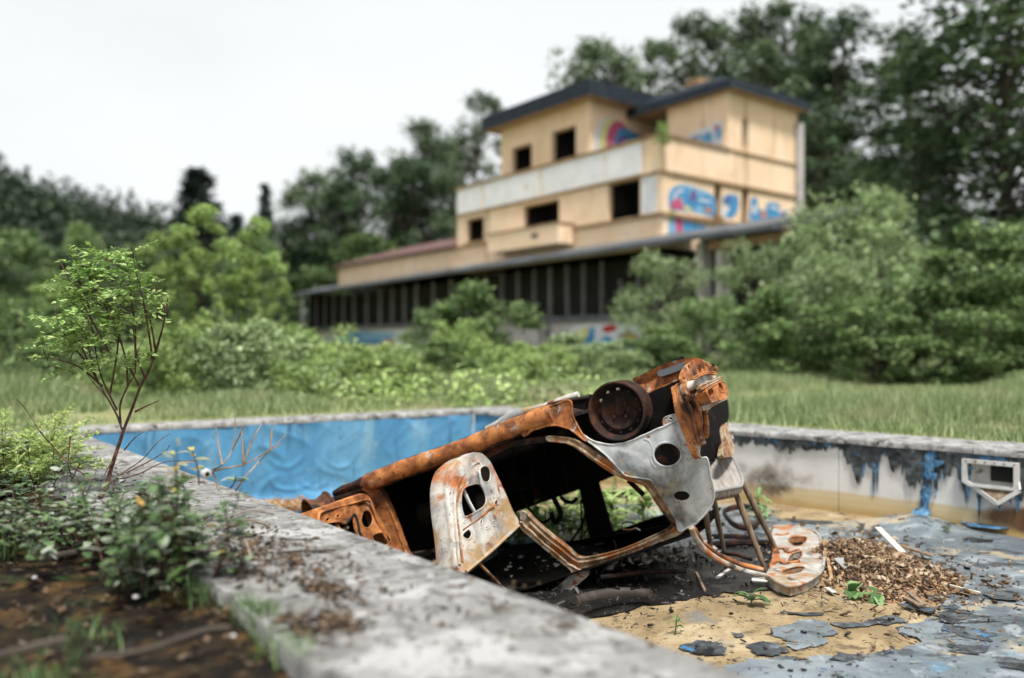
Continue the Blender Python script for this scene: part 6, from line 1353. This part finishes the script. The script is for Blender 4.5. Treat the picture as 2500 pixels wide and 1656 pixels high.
bits(1100, under, (.034, .24, .12), rng, M['ash_bits'], 'burnt_debris', 'black burnt debris strewn under the car', 'debris', fz, .5)
def under2(k):
    px = 1180 + 560 * rng.random(); py = 1330 + 50 * rng.random(); p = flat(px, py, -.66); return p.x, p.y, .02 * rng.random()
bits(420, under2, (.06, .35, .08), rng, M['plank_pale'], 'pale_ash_flakes', 'pale scorched flakes among the burnt debris', 'debris', fz, .4)
# soot-black bed below the car
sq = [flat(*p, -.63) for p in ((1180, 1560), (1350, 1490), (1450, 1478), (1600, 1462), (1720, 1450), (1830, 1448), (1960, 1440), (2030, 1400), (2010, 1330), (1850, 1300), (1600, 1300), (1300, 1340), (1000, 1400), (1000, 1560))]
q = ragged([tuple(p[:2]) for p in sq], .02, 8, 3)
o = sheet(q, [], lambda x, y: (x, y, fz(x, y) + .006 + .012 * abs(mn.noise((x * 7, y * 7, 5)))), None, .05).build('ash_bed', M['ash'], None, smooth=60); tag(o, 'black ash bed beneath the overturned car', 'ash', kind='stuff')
def sandbits(k):
    px = 1350 + 1150 * rng.random(); py = 1440 + 260 * rng.random(); p = flat(px, py, -.63); return p.x, p.y, .002
bits(260, sandbits, (.014, .5, .3), rng, M['ash'], 'floor_crumbs', 'dark crumbs scattered over the sand and liner', 'debris', lambda x, y: fz(x, y) + .014, .3)
def linbits(k):
    px = 1900 + 700 * rng.random(); py = 1285 + 330 * rng.random(); p = flat(px, py, -.62); return p.x, p.y, .006
bits(200, linbits, (.028, .18, .15), rng, M['wood_brown'], 'floor_twigs', 'small brown twigs scattered on the grey liner', 'debris', lambda x, y: lz(x, y) + .004, .25)
def farbits(k):
    px = 640 + 120 * rng.random(); p = flat(px, 1238 + rng.normal(0, 6), -.86); return p.x, p.y, .10 * rng.random()
bits(260, farbits, (.06, .3, .15), rng, M['chips'], 'litter_heap', 'brown litter heap on the floor beyond the front wheel', 'debris', lambda x, y: -.90, .4)
# single planks and sticks one can pick out
def stick(name, label, a, b, w_, h_, mat, cat='plank', za=.03, zb=.03):
    A, B = flat(*a, -.61), flat(*b, -.61); A.z = lz(A.x, A.y) + za; B.z = lz(B.x, B.y) + zb
    o = MB().bar(A, B, w_, h_).build(name, M[mat], None, bevel=.002); return tag(o, label, cat, 'loose boards and sticks in the pool')
stick('plank', 'white painted board on top of the wood chip heap', c7(985, 848), c7(1118, 940), .045, .012, 'plank_pale', za=.13, zb=.07)
stick('plank', 'grey board lying at the right of the chip heap', c7(1050, 1000), c7(1240, 1010), .05, .012, 'wood_grey', za=.10, zb=.05)
stick('plank', 'dark wet board at the right end of the chip heap', c7(1100, 905), c7(1285, 925), .05, .012, 'wood_brown', za=.08, zb=.03)
stick('stick', 'long thin pale stick on the grey liner', c7(1270, 1048), c7(1540, 1105), .012, .010, 'plank_pale', 'stick', .015, .015)
stick('plank', 'short split board standing out in front of the chip heap', c7(1130, 1150), c7(1215, 1200), .03, .012, 'wood_brown')
stick('plank', 'second short split board in front of the chip heap', c7(1150, 1140), c7(1235, 1190), .03, .012, 'wood_brown', za=.05, zb=.03)
stick('plank', 'thin brown batten leaning at the edge of the tailgate', c7(690, 905), c7(735, 1035), .02, .012, 'chips', za=.10, zb=.02)
stick('plank', 'grey offcut between tailgate and chip heap', c7(770, 985), c7(830, 1010), .07, .012, 'mullion', za=.09, zb=.05)
stick('stick', 'white stick lying in the black debris under the car', c7(110, 1045), c7(215, 992), .018, .010, 'plastic_white', 'stick', .04, .05)
stick('plank', 'small white chip of board in front of the tailgate', c7(300, 1050), c7(385, 1055), .07, .01, 'plastic_white', za=.03, zb=.03)
stick('plank', 'small pale offcut by the broad-leaved weed', c7(705, 1085), c7(748, 1112), .03, .01, 'plastic_white', za=.01, zb=.01)
stick('stick', 'dark charred stick on the sand left of the chip heap', c2(950, 1335), c2(1000, 1420), .014, .014, 'wood_brown', 'stick', .03, .01)
stick('plank', 'charred board on the floor behind the car, seen through its window', (1465, 1204), (1560, 1208), .06, .05, 'rust_dark', za=.03, zb=.03)

# ------------------------------------------------------------------ leafy plants in the pool
def blade_leaf(mb, p, d, L_, w_, droop, rng, fold_=.25, segs=6):
    d = Vector(d).normalized(); side = d.cross(Vector((0, 0, 1)))
    side = side.normalized() if side.length > 1e-3 else Vector((1, 0, 0)); pts = []
    P0 = Vector(p); vs = []; fs = []
    for i in range(segs + 1):
        t = i / segs; c = P0 + d * L_ * t + Vector((0, 0, -droop * L_ * t * t)); ww = w_ * (math.sin(math.pi * (t * .92 + .06)) ** .8) * .5
        vs += [c - side * ww + Vector((0, 0, fold_ * ww)), c, c + side * ww + Vector((0, 0, fold_ * ww))]
    for i in range(segs): fs += [(i * 3, i * 3 + 1, i * 3 + 4, i * 3 + 3), (i * 3 + 1, i * 3 + 2, i * 3 + 5, i * 3 + 4)]
    mb.add(vs, fs)
def weed(label, base, n_, L_, w_, seed, mat='leaf_weed', rise=.8, stem=.0, group=None, stems=1, spread=0, name='weed', droop=.5):
    rng = np.random.default_rng(seed); e = empty(name, base); tag(e, label, 'plant', group); sm_ = MB(); lf = MB()
    for s in range(stems):
        o0 = np.array([rng.normal(0, spread), rng.normal(0, spread), 0]); h_ = stem * (.6 + .6 * rng.random()); tp = o0 + np.array([rng.normal(0, .15) * h_, rng.normal(0, .15) * h_, h_ + .01])
        sm_.tube([o0 - np.array([0, 0, .02]), (o0 + tp) / 2, tp], [.004, .0035, .002], 5)
        for k in range(n_):
            an = rng.random() * 6.283; t = .15 + .85 * rng.random() if stem else 0; q = o0 + (tp - o0) * t
            blade_leaf(lf, q, (math.cos(an), math.sin(an), rise * (.5 + rng.random())), L_ * (.55 + .7 * rng.random()), w_ * (.6 + .6 * rng.random()), droop * (.5 + rng.random()), rng)
    tag(sm_.build('stem', M['leaf_weed'], e), kind='stuff'); lf.build('leaves', M[mat], e, smooth=180); return e
def fb_(px, py, z=-.63): p = flat(px, py, z); p.z = fz(p.x, p.y) + .01; return p
GWd = 'weeds growing in the pool'
weed('low weed with broad drooping leaves on the sand before the tailgate', fb_(*c7(300, 1165)), 8, .13, .045, 1, rise=.7, stem=.05, group=GWd)
weed('weed with one broad upright leaf beside the chip heap', fb_(*c7(845, 1130)), 5, .15, .075, 2, rise=1.0, stem=.03, group=GWd)
weed('weed lying flat with pointed leaves in front of the chip heap', fb_(*c7(985, 1145)), 7, .14, .05, 3, rise=.25, stem=.02, group=GWd)
weed('tiny seedling on the sand next to the near coping', fb_(*c8(2230, 740)), 7, .05, .02, 4, rise=.6, stem=.07, group=GWd)
weed('leafy weed behind the chair legs', fb_(*c7(365, 735)), 14, .16, .035, 5, rise=.8, stem=.18, stems=3, spread=.08, group=GWd)
weed('small weed on the fold of the grey liner', fb_(*c7(1370, 812)) + Vector((0, 0, .03)), 8, .07, .02, 6, rise=.6, stem=.03, group=GWd)
for i, (px, py, lb) in enumerate(((1245, 1292, 'leafy weed clump at far left of the car window opening'), (1320, 1296, 'leafy weed clump left in the car window opening'), (1385, 1298, 'leafy weed clump in the middle of the car window opening'), (1450, 1290, 'leafy weed clump right of the dark pillar in the car window'), (1500, 1278, 'leafy weed clump at right in the car window opening'), (1290, 1270, 'leafy weed clump behind the left ones in the car window'), (1420, 1268, 'leafy weed clump behind the middle ones in the car window'))):
    weed(lb, fb_(px, py, -.66), 18, .17, .036, 20 + i, 'leaf_bright', rise=.6, stem=.26, stems=9, spread=.15, group=GWd)
weed('pale drooping weed by the wall, seen through the top of the car window', fb_(1510, 1215, -.63), 10, .13, .03, 40, 'leaf_pale', rise=.5, stem=.24, stems=2, spread=.06, group=GWd)

# ------------------------------------------------------------------ left bank: soil, litter, shrubs
nN = V2(DN.y, -DN.x); nN = nN if nN.x < 0 else -nN           # away from the pool
def bank_xy(t, s): q = PA + DN * t + nN * s; return q.x, q.y
vs = []; fs = []; nt_, ns_ = 150, 70
def bank_z(x, y, s): 
    return -.045 - .03 * smooth01((s - .7) / .2) * (1 - smooth01((s - 1.2) / 1.2)) + .05 * smooth01((s - 1.0) / 1.5) * (.5 + mn.noise((x * 1.1, y * 1.1, 2))) + .028 * mn.noise((x * 4, y * 4, 1)) + .014 * mn.noise((x * 11, y * 11, 6))
for i in range(nt_ + 1):
    for j in range(ns_ + 1):
        t = -2.0 + 13 * i / nt_; s = .60 + 5.5 * (j / ns_) ** 1.3; x, y = bank_xy(t, s); vs.append((x, y, bank_z(x, y, s)))
for i in range(nt_):
    for j in range(ns_): fs.append((i * (ns_ + 1) + j, i * (ns_ + 1) + j + 1, (i + 1) * (ns_ + 1) + j + 1, (i + 1) * (ns_ + 1) + j))
o = MB().add(vs, fs).build('soil_bank', M['soil'], None, smooth=180)
bm = bmesh.new(); bm.from_mesh(o.data); bmesh.ops.recalc_face_normals(bm, faces=bm.faces)
if sum(f.normal.z for f in bm.faces) < 0: bmesh.ops.reverse_faces(bm, faces=bm.faces)
bm.to_mesh(o.data); bm.free(); tag(o, 'mossy soil bank, darkened for shade, beside the near coping', 'soil', kind='structure')
rng = np.random.default_rng(19)
def bpos(n_, t0, t1, s0, s1):
    t = t0 + (t1 - t0) * rng.random(n_); s = s0 + (s1 - s0) * rng.random(n_); P_ = np.array([bank_xy(a, b) for a, b in zip(t, s)]); z = np.array([bank_z(x, y, b) for (x, y), b in zip(P_, s)]); return np.column_stack([P_, z + .008])
V, Fq = leaf_quads(bpos(9000, 2, 11, .70, 4.6), .032, rng, 1.3, .6); o = link('leaf_litter', np_mesh('leaf_litter', V, Fq, M['litter'])); tag(o, 'dry leaf litter strewn over the soil bank', 'leaf litter', kind='stuff')
# litter and twigs lying on the coping
def cpos(c, sd, n_): 
    q = np.array([tuple(flat(*c, .006)[:2])]) ; r = rng.normal(0, 1, (n_, 2)); d1 = np.array([DN.x, DN.y]); d2 = np.array([nN.x, nN.y]); P_ = q + r[:, :1] * sd[0] * d1 + r[:, 1:] * sd[1] * d2; return np.column_stack([P_, np.full(n_, .004) + .006 * rng.random(n_)])
Pl = np.concatenate([cpos((620, 1330), (.45, .10), 900), cpos((560, 1370), (.20, .06), 400), cpos((790, 1435), (.10, .035), 260), cpos((810, 1515), (.06, .035), 240), cpos((730, 1525), (.07, .02), 120), cpos((260, 1160), (.7, .16), 260), cpos((930, 1420), (.5, .25), 120)])
V, Fq = leaf_quads(Pl, .026, rng, 1.6, .5); o = link('coping_litter', np_mesh('coping_litter', V, Fq, M['litter'])); tag(o, 'brown litter patches lying on the near coping', 'leaf litter', kind='stuff')
def twig(label, px, r=.004, mat='twig', z=.008, wob=.012, seed=0):
    rg = np.random.default_rng(seed + 50); pts = [tuple(flat(x, y, z) + Vector((0, 0, .006 * rg.random()))) for x, y in px]; o = MB().tube(cr(pts, 4, False), r, 5).build('twig', M[mat], None, smooth=True); return tag(o, label, 'twig', 'twigs lying on the coping and bank')
t4 = crop(0, 1100, .3802)
twig('thin twig arching across the coping beside the car door', pm(t4, (1480, 440), (1560, 400), (1640, 385), (1760, 410)), .004, seed=1)
twig('curved twig across the litter patch on the coping', pm(t4, (1430, 510), (1500, 475), (1590, 450), (1680, 465), (1730, 490)), .005, seed=2)
twig('straight dark twig lying right on the coping', pm(t4, (1780, 660), (1900, 655), (2020, 648), (2150, 650)), .005, 'bark', seed=3)
twig('short pale twig on the white coping patch', pm(t4, (1575, 575), (1590, 620), (1610, 680)), .005, seed=4)
twig('thin dark twig near the pool edge of the coping', pm(t4, (1830, 585), (1920, 580), (2010, 578)), .003, 'bark', seed=5)
twig('long pale root across the soil in the foreground', pm(t4, (560, 1340), (750, 1310), (950, 1290), (1150, 1220), (1320, 1160), (1480, 1140)), .008, 'bark', z=.0, seed=6)
twig('dark branch on the soil at the left edge', pm(t4, (-20, 1330), (120, 1290), (300, 1250), (420, 1220)), .010, 'bark', z=.0, seed=7)
twig('mossy branch on the soil below the leafy shrub', pm(t4, (260, 720), (380, 680), (520, 650), (640, 640)), .010, 'bark', z=.0, seed=8)
for i, (x, y, r_, lb) in enumerate(((868, 972, .010, 'white pebble below the leafy shrub'), (1500, 1225, .008, 'bright white pebble near the grass tuft'), (220, 845, .009, 'pale pebble at the left on the soil'), (330, 470, .03, 'pale stone half hidden by the left shrub'))):
    p = flat(*t4(x, y), -.02); p.z = -.005; bm = bmesh.new(); bmesh.ops.create_icosphere(bm, subdivisions=2, radius=r_)
    for v in bm.verts: v.co *= 1 + .25 * mn.noise(v.co * 40 + Vector((i, 0, 0))); v.co.z *= .6
    me = bpy.data.meshes.new('pebble'); bm.to_mesh(me); bm.free(); me.materials.append(M['plastic_white'] if i == 1 else M['pillar']); o = link('pebble', me); o.location = p; tag(o, lb, 'pebble', 'pebbles on the soil bank')
    for pl in me.polygons: pl.use_smooth = True
# grass tufts on the bank
def tuft(label, px, n_, h_, sd, seed, kind=None):
    rg = np.random.default_rng(seed); base = flat(*px, -.03); c = np.array([base.x, base.y]); r = rg.normal(0, 1, (n_, 2)); P_ = c + r[:, :1] * sd[0] * np.array([DN.x, DN.y]) + r[:, 1:] * sd[1] * np.array([nN.x, nN.y])
    V = []; Fq = []
    for k, (x, y) in enumerate(P_):
        hh = h_ * (.4 + .8 * rg.random()); an = rg.random() * 6.283; w_ = .0022; ln = rg.normal(0, .35, 2) * hh; zb = -.055
        pts = [(x, y, zb), (x + ln[0] * .35, y + ln[1] * .35, zb + hh * .6), (x + ln[0], y + ln[1], zb + hh)]
        for i, (ww) in enumerate((1, .8, .12)): p = pts[i]; V += [(p[0] - math.cos(an) * w_ * ww, p[1] - math.sin(an) * w_ * ww, p[2]), (p[0] + math.cos(an) * w_ * ww, p[1] + math.sin(an) * w_ * ww, p[2])]
        Fq += [(k * 6, k * 6 + 1, k * 6 + 3, k * 6 + 2), (k * 6 + 2, k * 6 + 3, k * 6 + 5, k * 6 + 4)]
    o = link('grass_tuft', np_mesh('grass_tuft', V, Fq, M['leaf_weed'])); return tag(o, label, 'grass', 'grass tufts on the bank', kind='stuff')
tuft('bright green grass tuft at the edge of the near coping', t4(1660, 1090), 260, .09, (.07, .022), 1); tuft('grass tuft just below the bright one along the coping', t4(1860, 1290), 240, .075, (.09, .025), 2)
tuft('dim grass tuft under the leafy shrub', t4(1250, 890), 90, .07, (.10, .04), 3); tuft('faint grass patch at the left on the soil', t4(160, 620), 110, .08, (.12, .10), 4); tuft('low grass patch in the middle of the dark soil', t4(500, 1170), 80, .045, (.10, .06), 5); tuft('faint grass patch at the lower left corner', t4(250, 1400), 80, .04, (.10, .06), 6)

# ------------------------------------------------------------------ shrubs, sapling and dead twigs on the bank
def shrub(label, spots, n_, L_, w_, h_, mat, seed, name='shrub', stem_mat='bark_red', up=.35, droop=.35, group=None, seg=3, tipmat=None):
    """spots = [(x, y, z) stem tips]; leaves sit along the upper part of every stem"""
    rg = np.random.default_rng(seed); base = Vector(spots[0]); e = empty(name, base); tag(e, label, 'shrub', group); sm_ = MB(); lf = MB(); tl = MB()
    for (root, tip) in spots[1]:
        r0, t0 = Vector(root) - base, Vector(tip) - base; mid_p = r0.lerp(t0, .5) + Vector(rg.normal(0, .03, 3)); path = cr([tuple(r0), tuple(mid_p), tuple(t0)], 4, False)
        sm_.tube(path, [.005 - .0035 * i / len(path) for i in range(len(path))], 5)
        for k in range(n_):
            t = .18 + .82 * rg.random() ** .8; q = Vector(path[min(len(path) - 1, int(t * (len(path) - 1) + .5))]) + Vector(rg.normal(0, .02, 3)); an = rg.random() * 6.283
            blade_leaf(tl if tipmat and rg.random() < .015 else lf, q, (math.cos(an), math.sin(an), up * (rg.random() * 2 - .4)), L_ * (.5 + .8 * rg.random()), w_ * (.6 + .7 * rg.random()), droop * rg.random(), rg, .2, seg)
    tag(sm_.build('stems', M[stem_mat], e, smooth=True), kind='stuff'); lf.build('leaves', M[mat], e, smooth=180)
    if tipmat: tl.build('yellow_leaves', M[tipmat], e, smooth=180)
    return e
def stems_in(cx, cy, Yc, wx, wy, n_, h0, h1, seed):
    """stems rooted on the bank around a picture point, tips fanned out"""
    rg = np.random.default_rng(seed); p = flat(cx, cy, -.02); out = []
    for k in range(n_):
        r = Vector((p.x + rg.normal(0, wx), p.y + rg.normal(0, wy), -.04)); t = Vector((p.x + (r.x - p.x) * 1.45 + rg.normal(0, .05), p.y + (r.y - p.y) * 1.7 + rg.normal(0, .05), h0 + (h1 - h0) * rg.random())); out.append((r, t))
    return (tuple(p), out)
shrub('leafy shrub with grey-green and orange leaves beside the coping', stems_in(400, 1400, 0, .10, .10, 52, .08, .33, 1), 22, .055, .032, 0, 'leaf_shrub', 101, tipmat='leaf_yellow')
shrub('low leafy shrub left of the bigger one by the sapling foot', stems_in(190, 1300, 0, .17, .12, 34, .04, .20, 2), 16, .052, .032, 0, 'leaf_shrub', 102)
shrub('dark leafy shrub at the left picture edge', stems_in(40, 1310, 0, .13, .14, 26, .05, .22, 3), 16, .052, .032, 0, 'leaf_shrub', 103)
shrub('small leafy shrub between sapling and leafy shrub', stems_in(280, 1330, 0, .09, .09, 20, .05, .19, 4), 15, .05, .03, 0, 'leaf_shrub', 104)
shrub('few broad leaves low at the left edge under the feathery shrub', stems_in(30, 1190, 0, .15, .12, 26, .05, .22, 5), 16, .05, .035, 0, 'leaf_shrub', 105)
# feathery yellow-green shrub
def feather(label, cx, cy, n_, seed, wx, h1):
    rg = np.random.default_rng(seed); p = flat(cx, cy, -.02); e = empty('feathery_shrub', p); tag(e, label, 'shrub', 'feathery shrubs at the left edge'); sm_ = MB(); P_ = []; D_ = []
    for k in range(n_):
        an = rg.random() * 6.283; el = .25 + .9 * rg.random(); L_ = h1 * (.55 + .6 * rg.random()); d = np.array([math.cos(an) * math.cos(el), math.sin(an) * math.cos(el), math.sin(el)]); o0 = np.array([rg.normal(0, wx * .4), rg.normal(0, wx * .4), -.02])
        ts = np.linspace(0, 1, 9); pts = [o0 + d * L_ * t - np.array([0, 0, .25 * L_ * t * t]) for t in ts]; sm_.tube(pts, [.004 - .003 * t for t in ts], 4)
        side = np.cross(d, [0, 0, 1]); side /= np.linalg.norm(side)
        for t in np.linspace(.2, 1, 20):
            q = o0 + d * L_ * t - np.array([0, 0, .25 * L_ * t * t])
            for sg in (-1, 1):
                fl_ = L_ * .20 * (1.15 - t)
                for m in range(4): P_.append(q + (side * sg * .9 + d * .5) * fl_ * m / 3.5); D_.append(side * sg * .8 + d * .7)
    V, Fq = leaf_quads(np.array(P_), .024, rg, .8, .4, dirs=np.array(D_)); sm_.build('stems', M['bark_red'], e); link('leaves', np_mesh('leaves', V, Fq, M['leaf_thuja']), e)
feather('feathery yellow-green shrub at the left edge beside the coping', 50, 1150, 120, 201, .25, .60)
feather('lower feathery shrub before the yellow-green one', 10, 1180, 60, 202, .22, .36)
feather('feathery shoots reaching over the coping at left', 105, 1105, 40, 203, .15, .34)
# sapling
SY = 4.75
sap = empty('sapling', flat(246, 1212, .0)); sap.location = at(246, 1212, 4.68); tag(sap, 'young reddish sapling with fresh green crown beside the coping', 'tree'); sb = sap.location.copy()
c3s = crop(0, 550, .4464)
def sp(x, y, dy=0.0): px, py = c3s(x, y); return at(px, py, SY + dy) - sb
trunk = MB(); path = [sp(545, 1490, -.1), sp(580, 1440, -.05), sp(600, 1360), sp(630, 1260), sp(660, 1170), sp(680, 1110), sp(720, 1010), sp(770, 880), sp(830, 760), sp(880, 600), sp(905, 480), sp(918, 400)]
trunk.tube(cr([tuple(p) for p in path], 4, False), list(np.linspace(.0125, .003, 45)), 8)
brs = [[(668, 1120), (640, 1040), (590, 950), (540, 860), (500, 740), (470, 600)], [(660, 1090), (658, 980), (700, 880), (740, 800), (735, 640), (720, 420)], [(765, 885), (740, 840), (690, 740), (655, 600), (620, 480), (540, 330), (490, 200)], [(790, 830), (745, 700), (740, 560), (720, 400), (700, 230)],
       [(835, 740), (810, 560), (780, 400), (745, 260), (720, 120)], [(850, 680), (830, 560), (800, 440), (870, 340)], [(640, 1010), (600, 930), (545, 800), (510, 600), (480, 420), (430, 300)], [(740, 1020), (800, 990), (870, 960)], [(620, 1290), (590, 1330), (570, 1370)], [(560, 700), (520, 600), (440, 460), (340, 380)], [(540, 870), (470, 720), (420, 620), (290, 520)], [(520, 820), (430, 700), (330, 640), (240, 600)], [(560, 880), (440, 780), (330, 740), (250, 720)], [(600, 700), (480, 480), (380, 300), (330, 200)], [(600, 930), (640, 700), (650, 480), (600, 250), (560, 90)], [(700, 880), (680, 700), (600, 500), (520, 340), (400, 130)], [(840, 720), (890, 560), (900, 470), (880, 380)]]
rg = np.random.default_rng(61); tips = []
for bi, br in enumerate(brs):
    dy = rg.normal(0, .16); pts = cr([tuple(sp(x, y, dy * i / len(br))) for i, (x, y) in enumerate(br)], 4, False); trunk.tube(pts, list(np.linspace(.006, .0018, len(pts))), 5)
    if bi in (7, 8): continue
    for p in pts[int(len(pts) * .42):]: tips.append(np.array(p))
trunk.build('trunk', M['bark_red'], sap, smooth=60)
# twiglets carrying small leaflets
tw = MB(); P_ = []; D_ = []
env = np.array([(310, 190), (400, 110), (540, 60), (620, 80), (720, 110), (770, 180), (790, 270), (850, 320), (890, 390), (880, 560), (860, 660), (760, 740), (640, 760), (500, 790), (330, 800), (230, 740), (215, 620), (250, 500), (300, 360), (330, 280)], float)
ends = np.array(tips)
k = 0
while k < 420:
    q = ends[rg.integers(len(ends))]; p = q + rg.normal(0, .055, 3) * np.array([1, 1.3, 1]) + np.array([-.02, 0, .03])
    k += 1; Pw = p + np.array(sb); cx_, cy_ = (1250 + FPX * Pw[0] / Pw[1]) / .4464, (HOR + FPX * (H - Pw[2]) / Pw[1] - 550) / .4464
    if not inside(np.array([[cx_, cy_ - 25]]), env)[0]: continue
    if mn.noise((p[0] * 7, p[1] * 7, p[2] * 7)) < -.12: continue
    if k % 2 == 0: tw.tube([q, (p + q) / 2 + rg.normal(0, .012, 3), p], [.0025, .002, .0012], 4)
    for s in range(1 + int(rg.random() * 3)):
        d = rg.normal(0, 1, 3); d[2] = abs(d[2]) * .6; d /= np.linalg.norm(d); L2 = (.05 + .09 * rg.random()); sd_ = np.cross(d, [0, 0, 1]); sd_ /= np.linalg.norm(sd_) + 1e-6
        for t in np.linspace(.15, 1, 8):
            for sg in (-1, 1): P_.append(p + d * L2 * t - np.array([0, 0, .03 * t * t])); D_.append(sd_ * sg + d * .5)
V, Fq = leaf_quads(np.array(P_), .026, rg, .9, .5, var=.45, dirs=np.array(D_)); link('crown', np_mesh('crown', V, Fq, M['leaf_sap']), sap); tag(tw.build('twiglets', M['bark_red'], sap), kind='stuff')
# bare dead branches over the coping
def dead(label, base, lines, r, mat, Y):
    e = empty('dead_branch', at(*c3s(*base), Y)); tag(e, label, 'branch', 'dead branches beside the coping'); b0 = e.location.copy(); mb = MB()
    for ln in lines:
        pts = cr([tuple(at(*c3s(x, y), Y + .05 * math.sin(x * .05)) - b0) for x, y in ln], 4, False); mb.tube(pts, list(np.linspace(r, r * .35, len(pts))), 5)
    mb.build('branches', M[mat], e, smooth=True)
dead('pale forked dead branch before the blue liner', (1185, 1440), [[(1195, 1450), (1180, 1390), (1165, 1340), (1215, 1310), (1270, 1230), (1285, 1120), (1285, 990)], [(1165, 1345), (1230, 1330), (1330, 1310), (1410, 1270), (1500, 1210), (1560, 1150)], [(1290, 1450), (1340, 1380), (1420, 1290), (1480, 1230), (1540, 1200)], [(1330, 1300), (1325, 1180), (1320, 1100)], [(1215, 1310), (1200, 1230), (1185, 1150), (1180, 1100)], [(1270, 1230), (1310, 1150), (1330, 1100)], [(1330, 1310), (1380, 1180), (1430, 1090)], [(1480, 1230), (1485, 1150), (1490, 1090)]], .006, 'twig', 4.3)
dead('thin dark dead branches fanning right from the sapling foot', (590, 1440), [[(590, 1420), (680, 1350), (780, 1280), (860, 1190), (930, 1140)], [(620, 1400), (760, 1360), (860, 1310), (940, 1290), (1090, 1290)], [(700, 1350), (800, 1300), (900, 1240), (930, 1200)], [(680, 1230), (740, 1160), (790, 1130)]], .004, 'bark_red', 4.5)
dead('long dark dead branch crossing the coping at left', (490, 1390), [[(490, 1390), (440, 1350), (370, 1300), (290, 1210), (220, 1130), (150, 1020), (90, 950)], [(370, 1300), (400, 1400), (460, 1450)], [(385, 1155), (375, 1260), (365, 1420)]], .005, 'bark_red', 4.6)
# seedlings with yellow leaves
def seedling(label, base, top, Y, seed):
    rg = np.random.default_rng(seed); e = empty('seedling', at(*c3s(*base), Y)); tag(e, label, 'plant', 'yellow-leaved seedlings'); b0 = e.location.copy(); a, b = Vector((0, 0, 0)), at(*c3s(*top), Y) - b0
    MB().tube([a, a.lerp(b, .5) + Vector((.008, 0, 0)), b], [.004, .003, .002], 5).build('stem', M['bark_red'], e); lf = MB()
    for k in range(9):
        t = .35 + .65 * rg.random(); an = rg.random() * 6.283; blade_leaf(lf, a.lerp(b, t), (math.cos(an), math.sin(an) * .5, .25), .05 + .03 * rg.random(), .022, .3, rg, .2, 4)
    lf.build('leaves', M['leaf_yellow'] if seed % 2 else M['leaf_shrub'], e, smooth=180)
seedling('seedling with yellow leaves rising above the leafy shrub', (960, 1440), (950, 1250), 3.3, 1); seedling('thin seedling with yellow tip right of the other seedling', (1090, 1420), (1050, 1230), 3.6, 3); seedling('seedling with pale leaves at the edge of the leafy shrub', (1260, 1440), (1290, 1370), 3.9, 2)
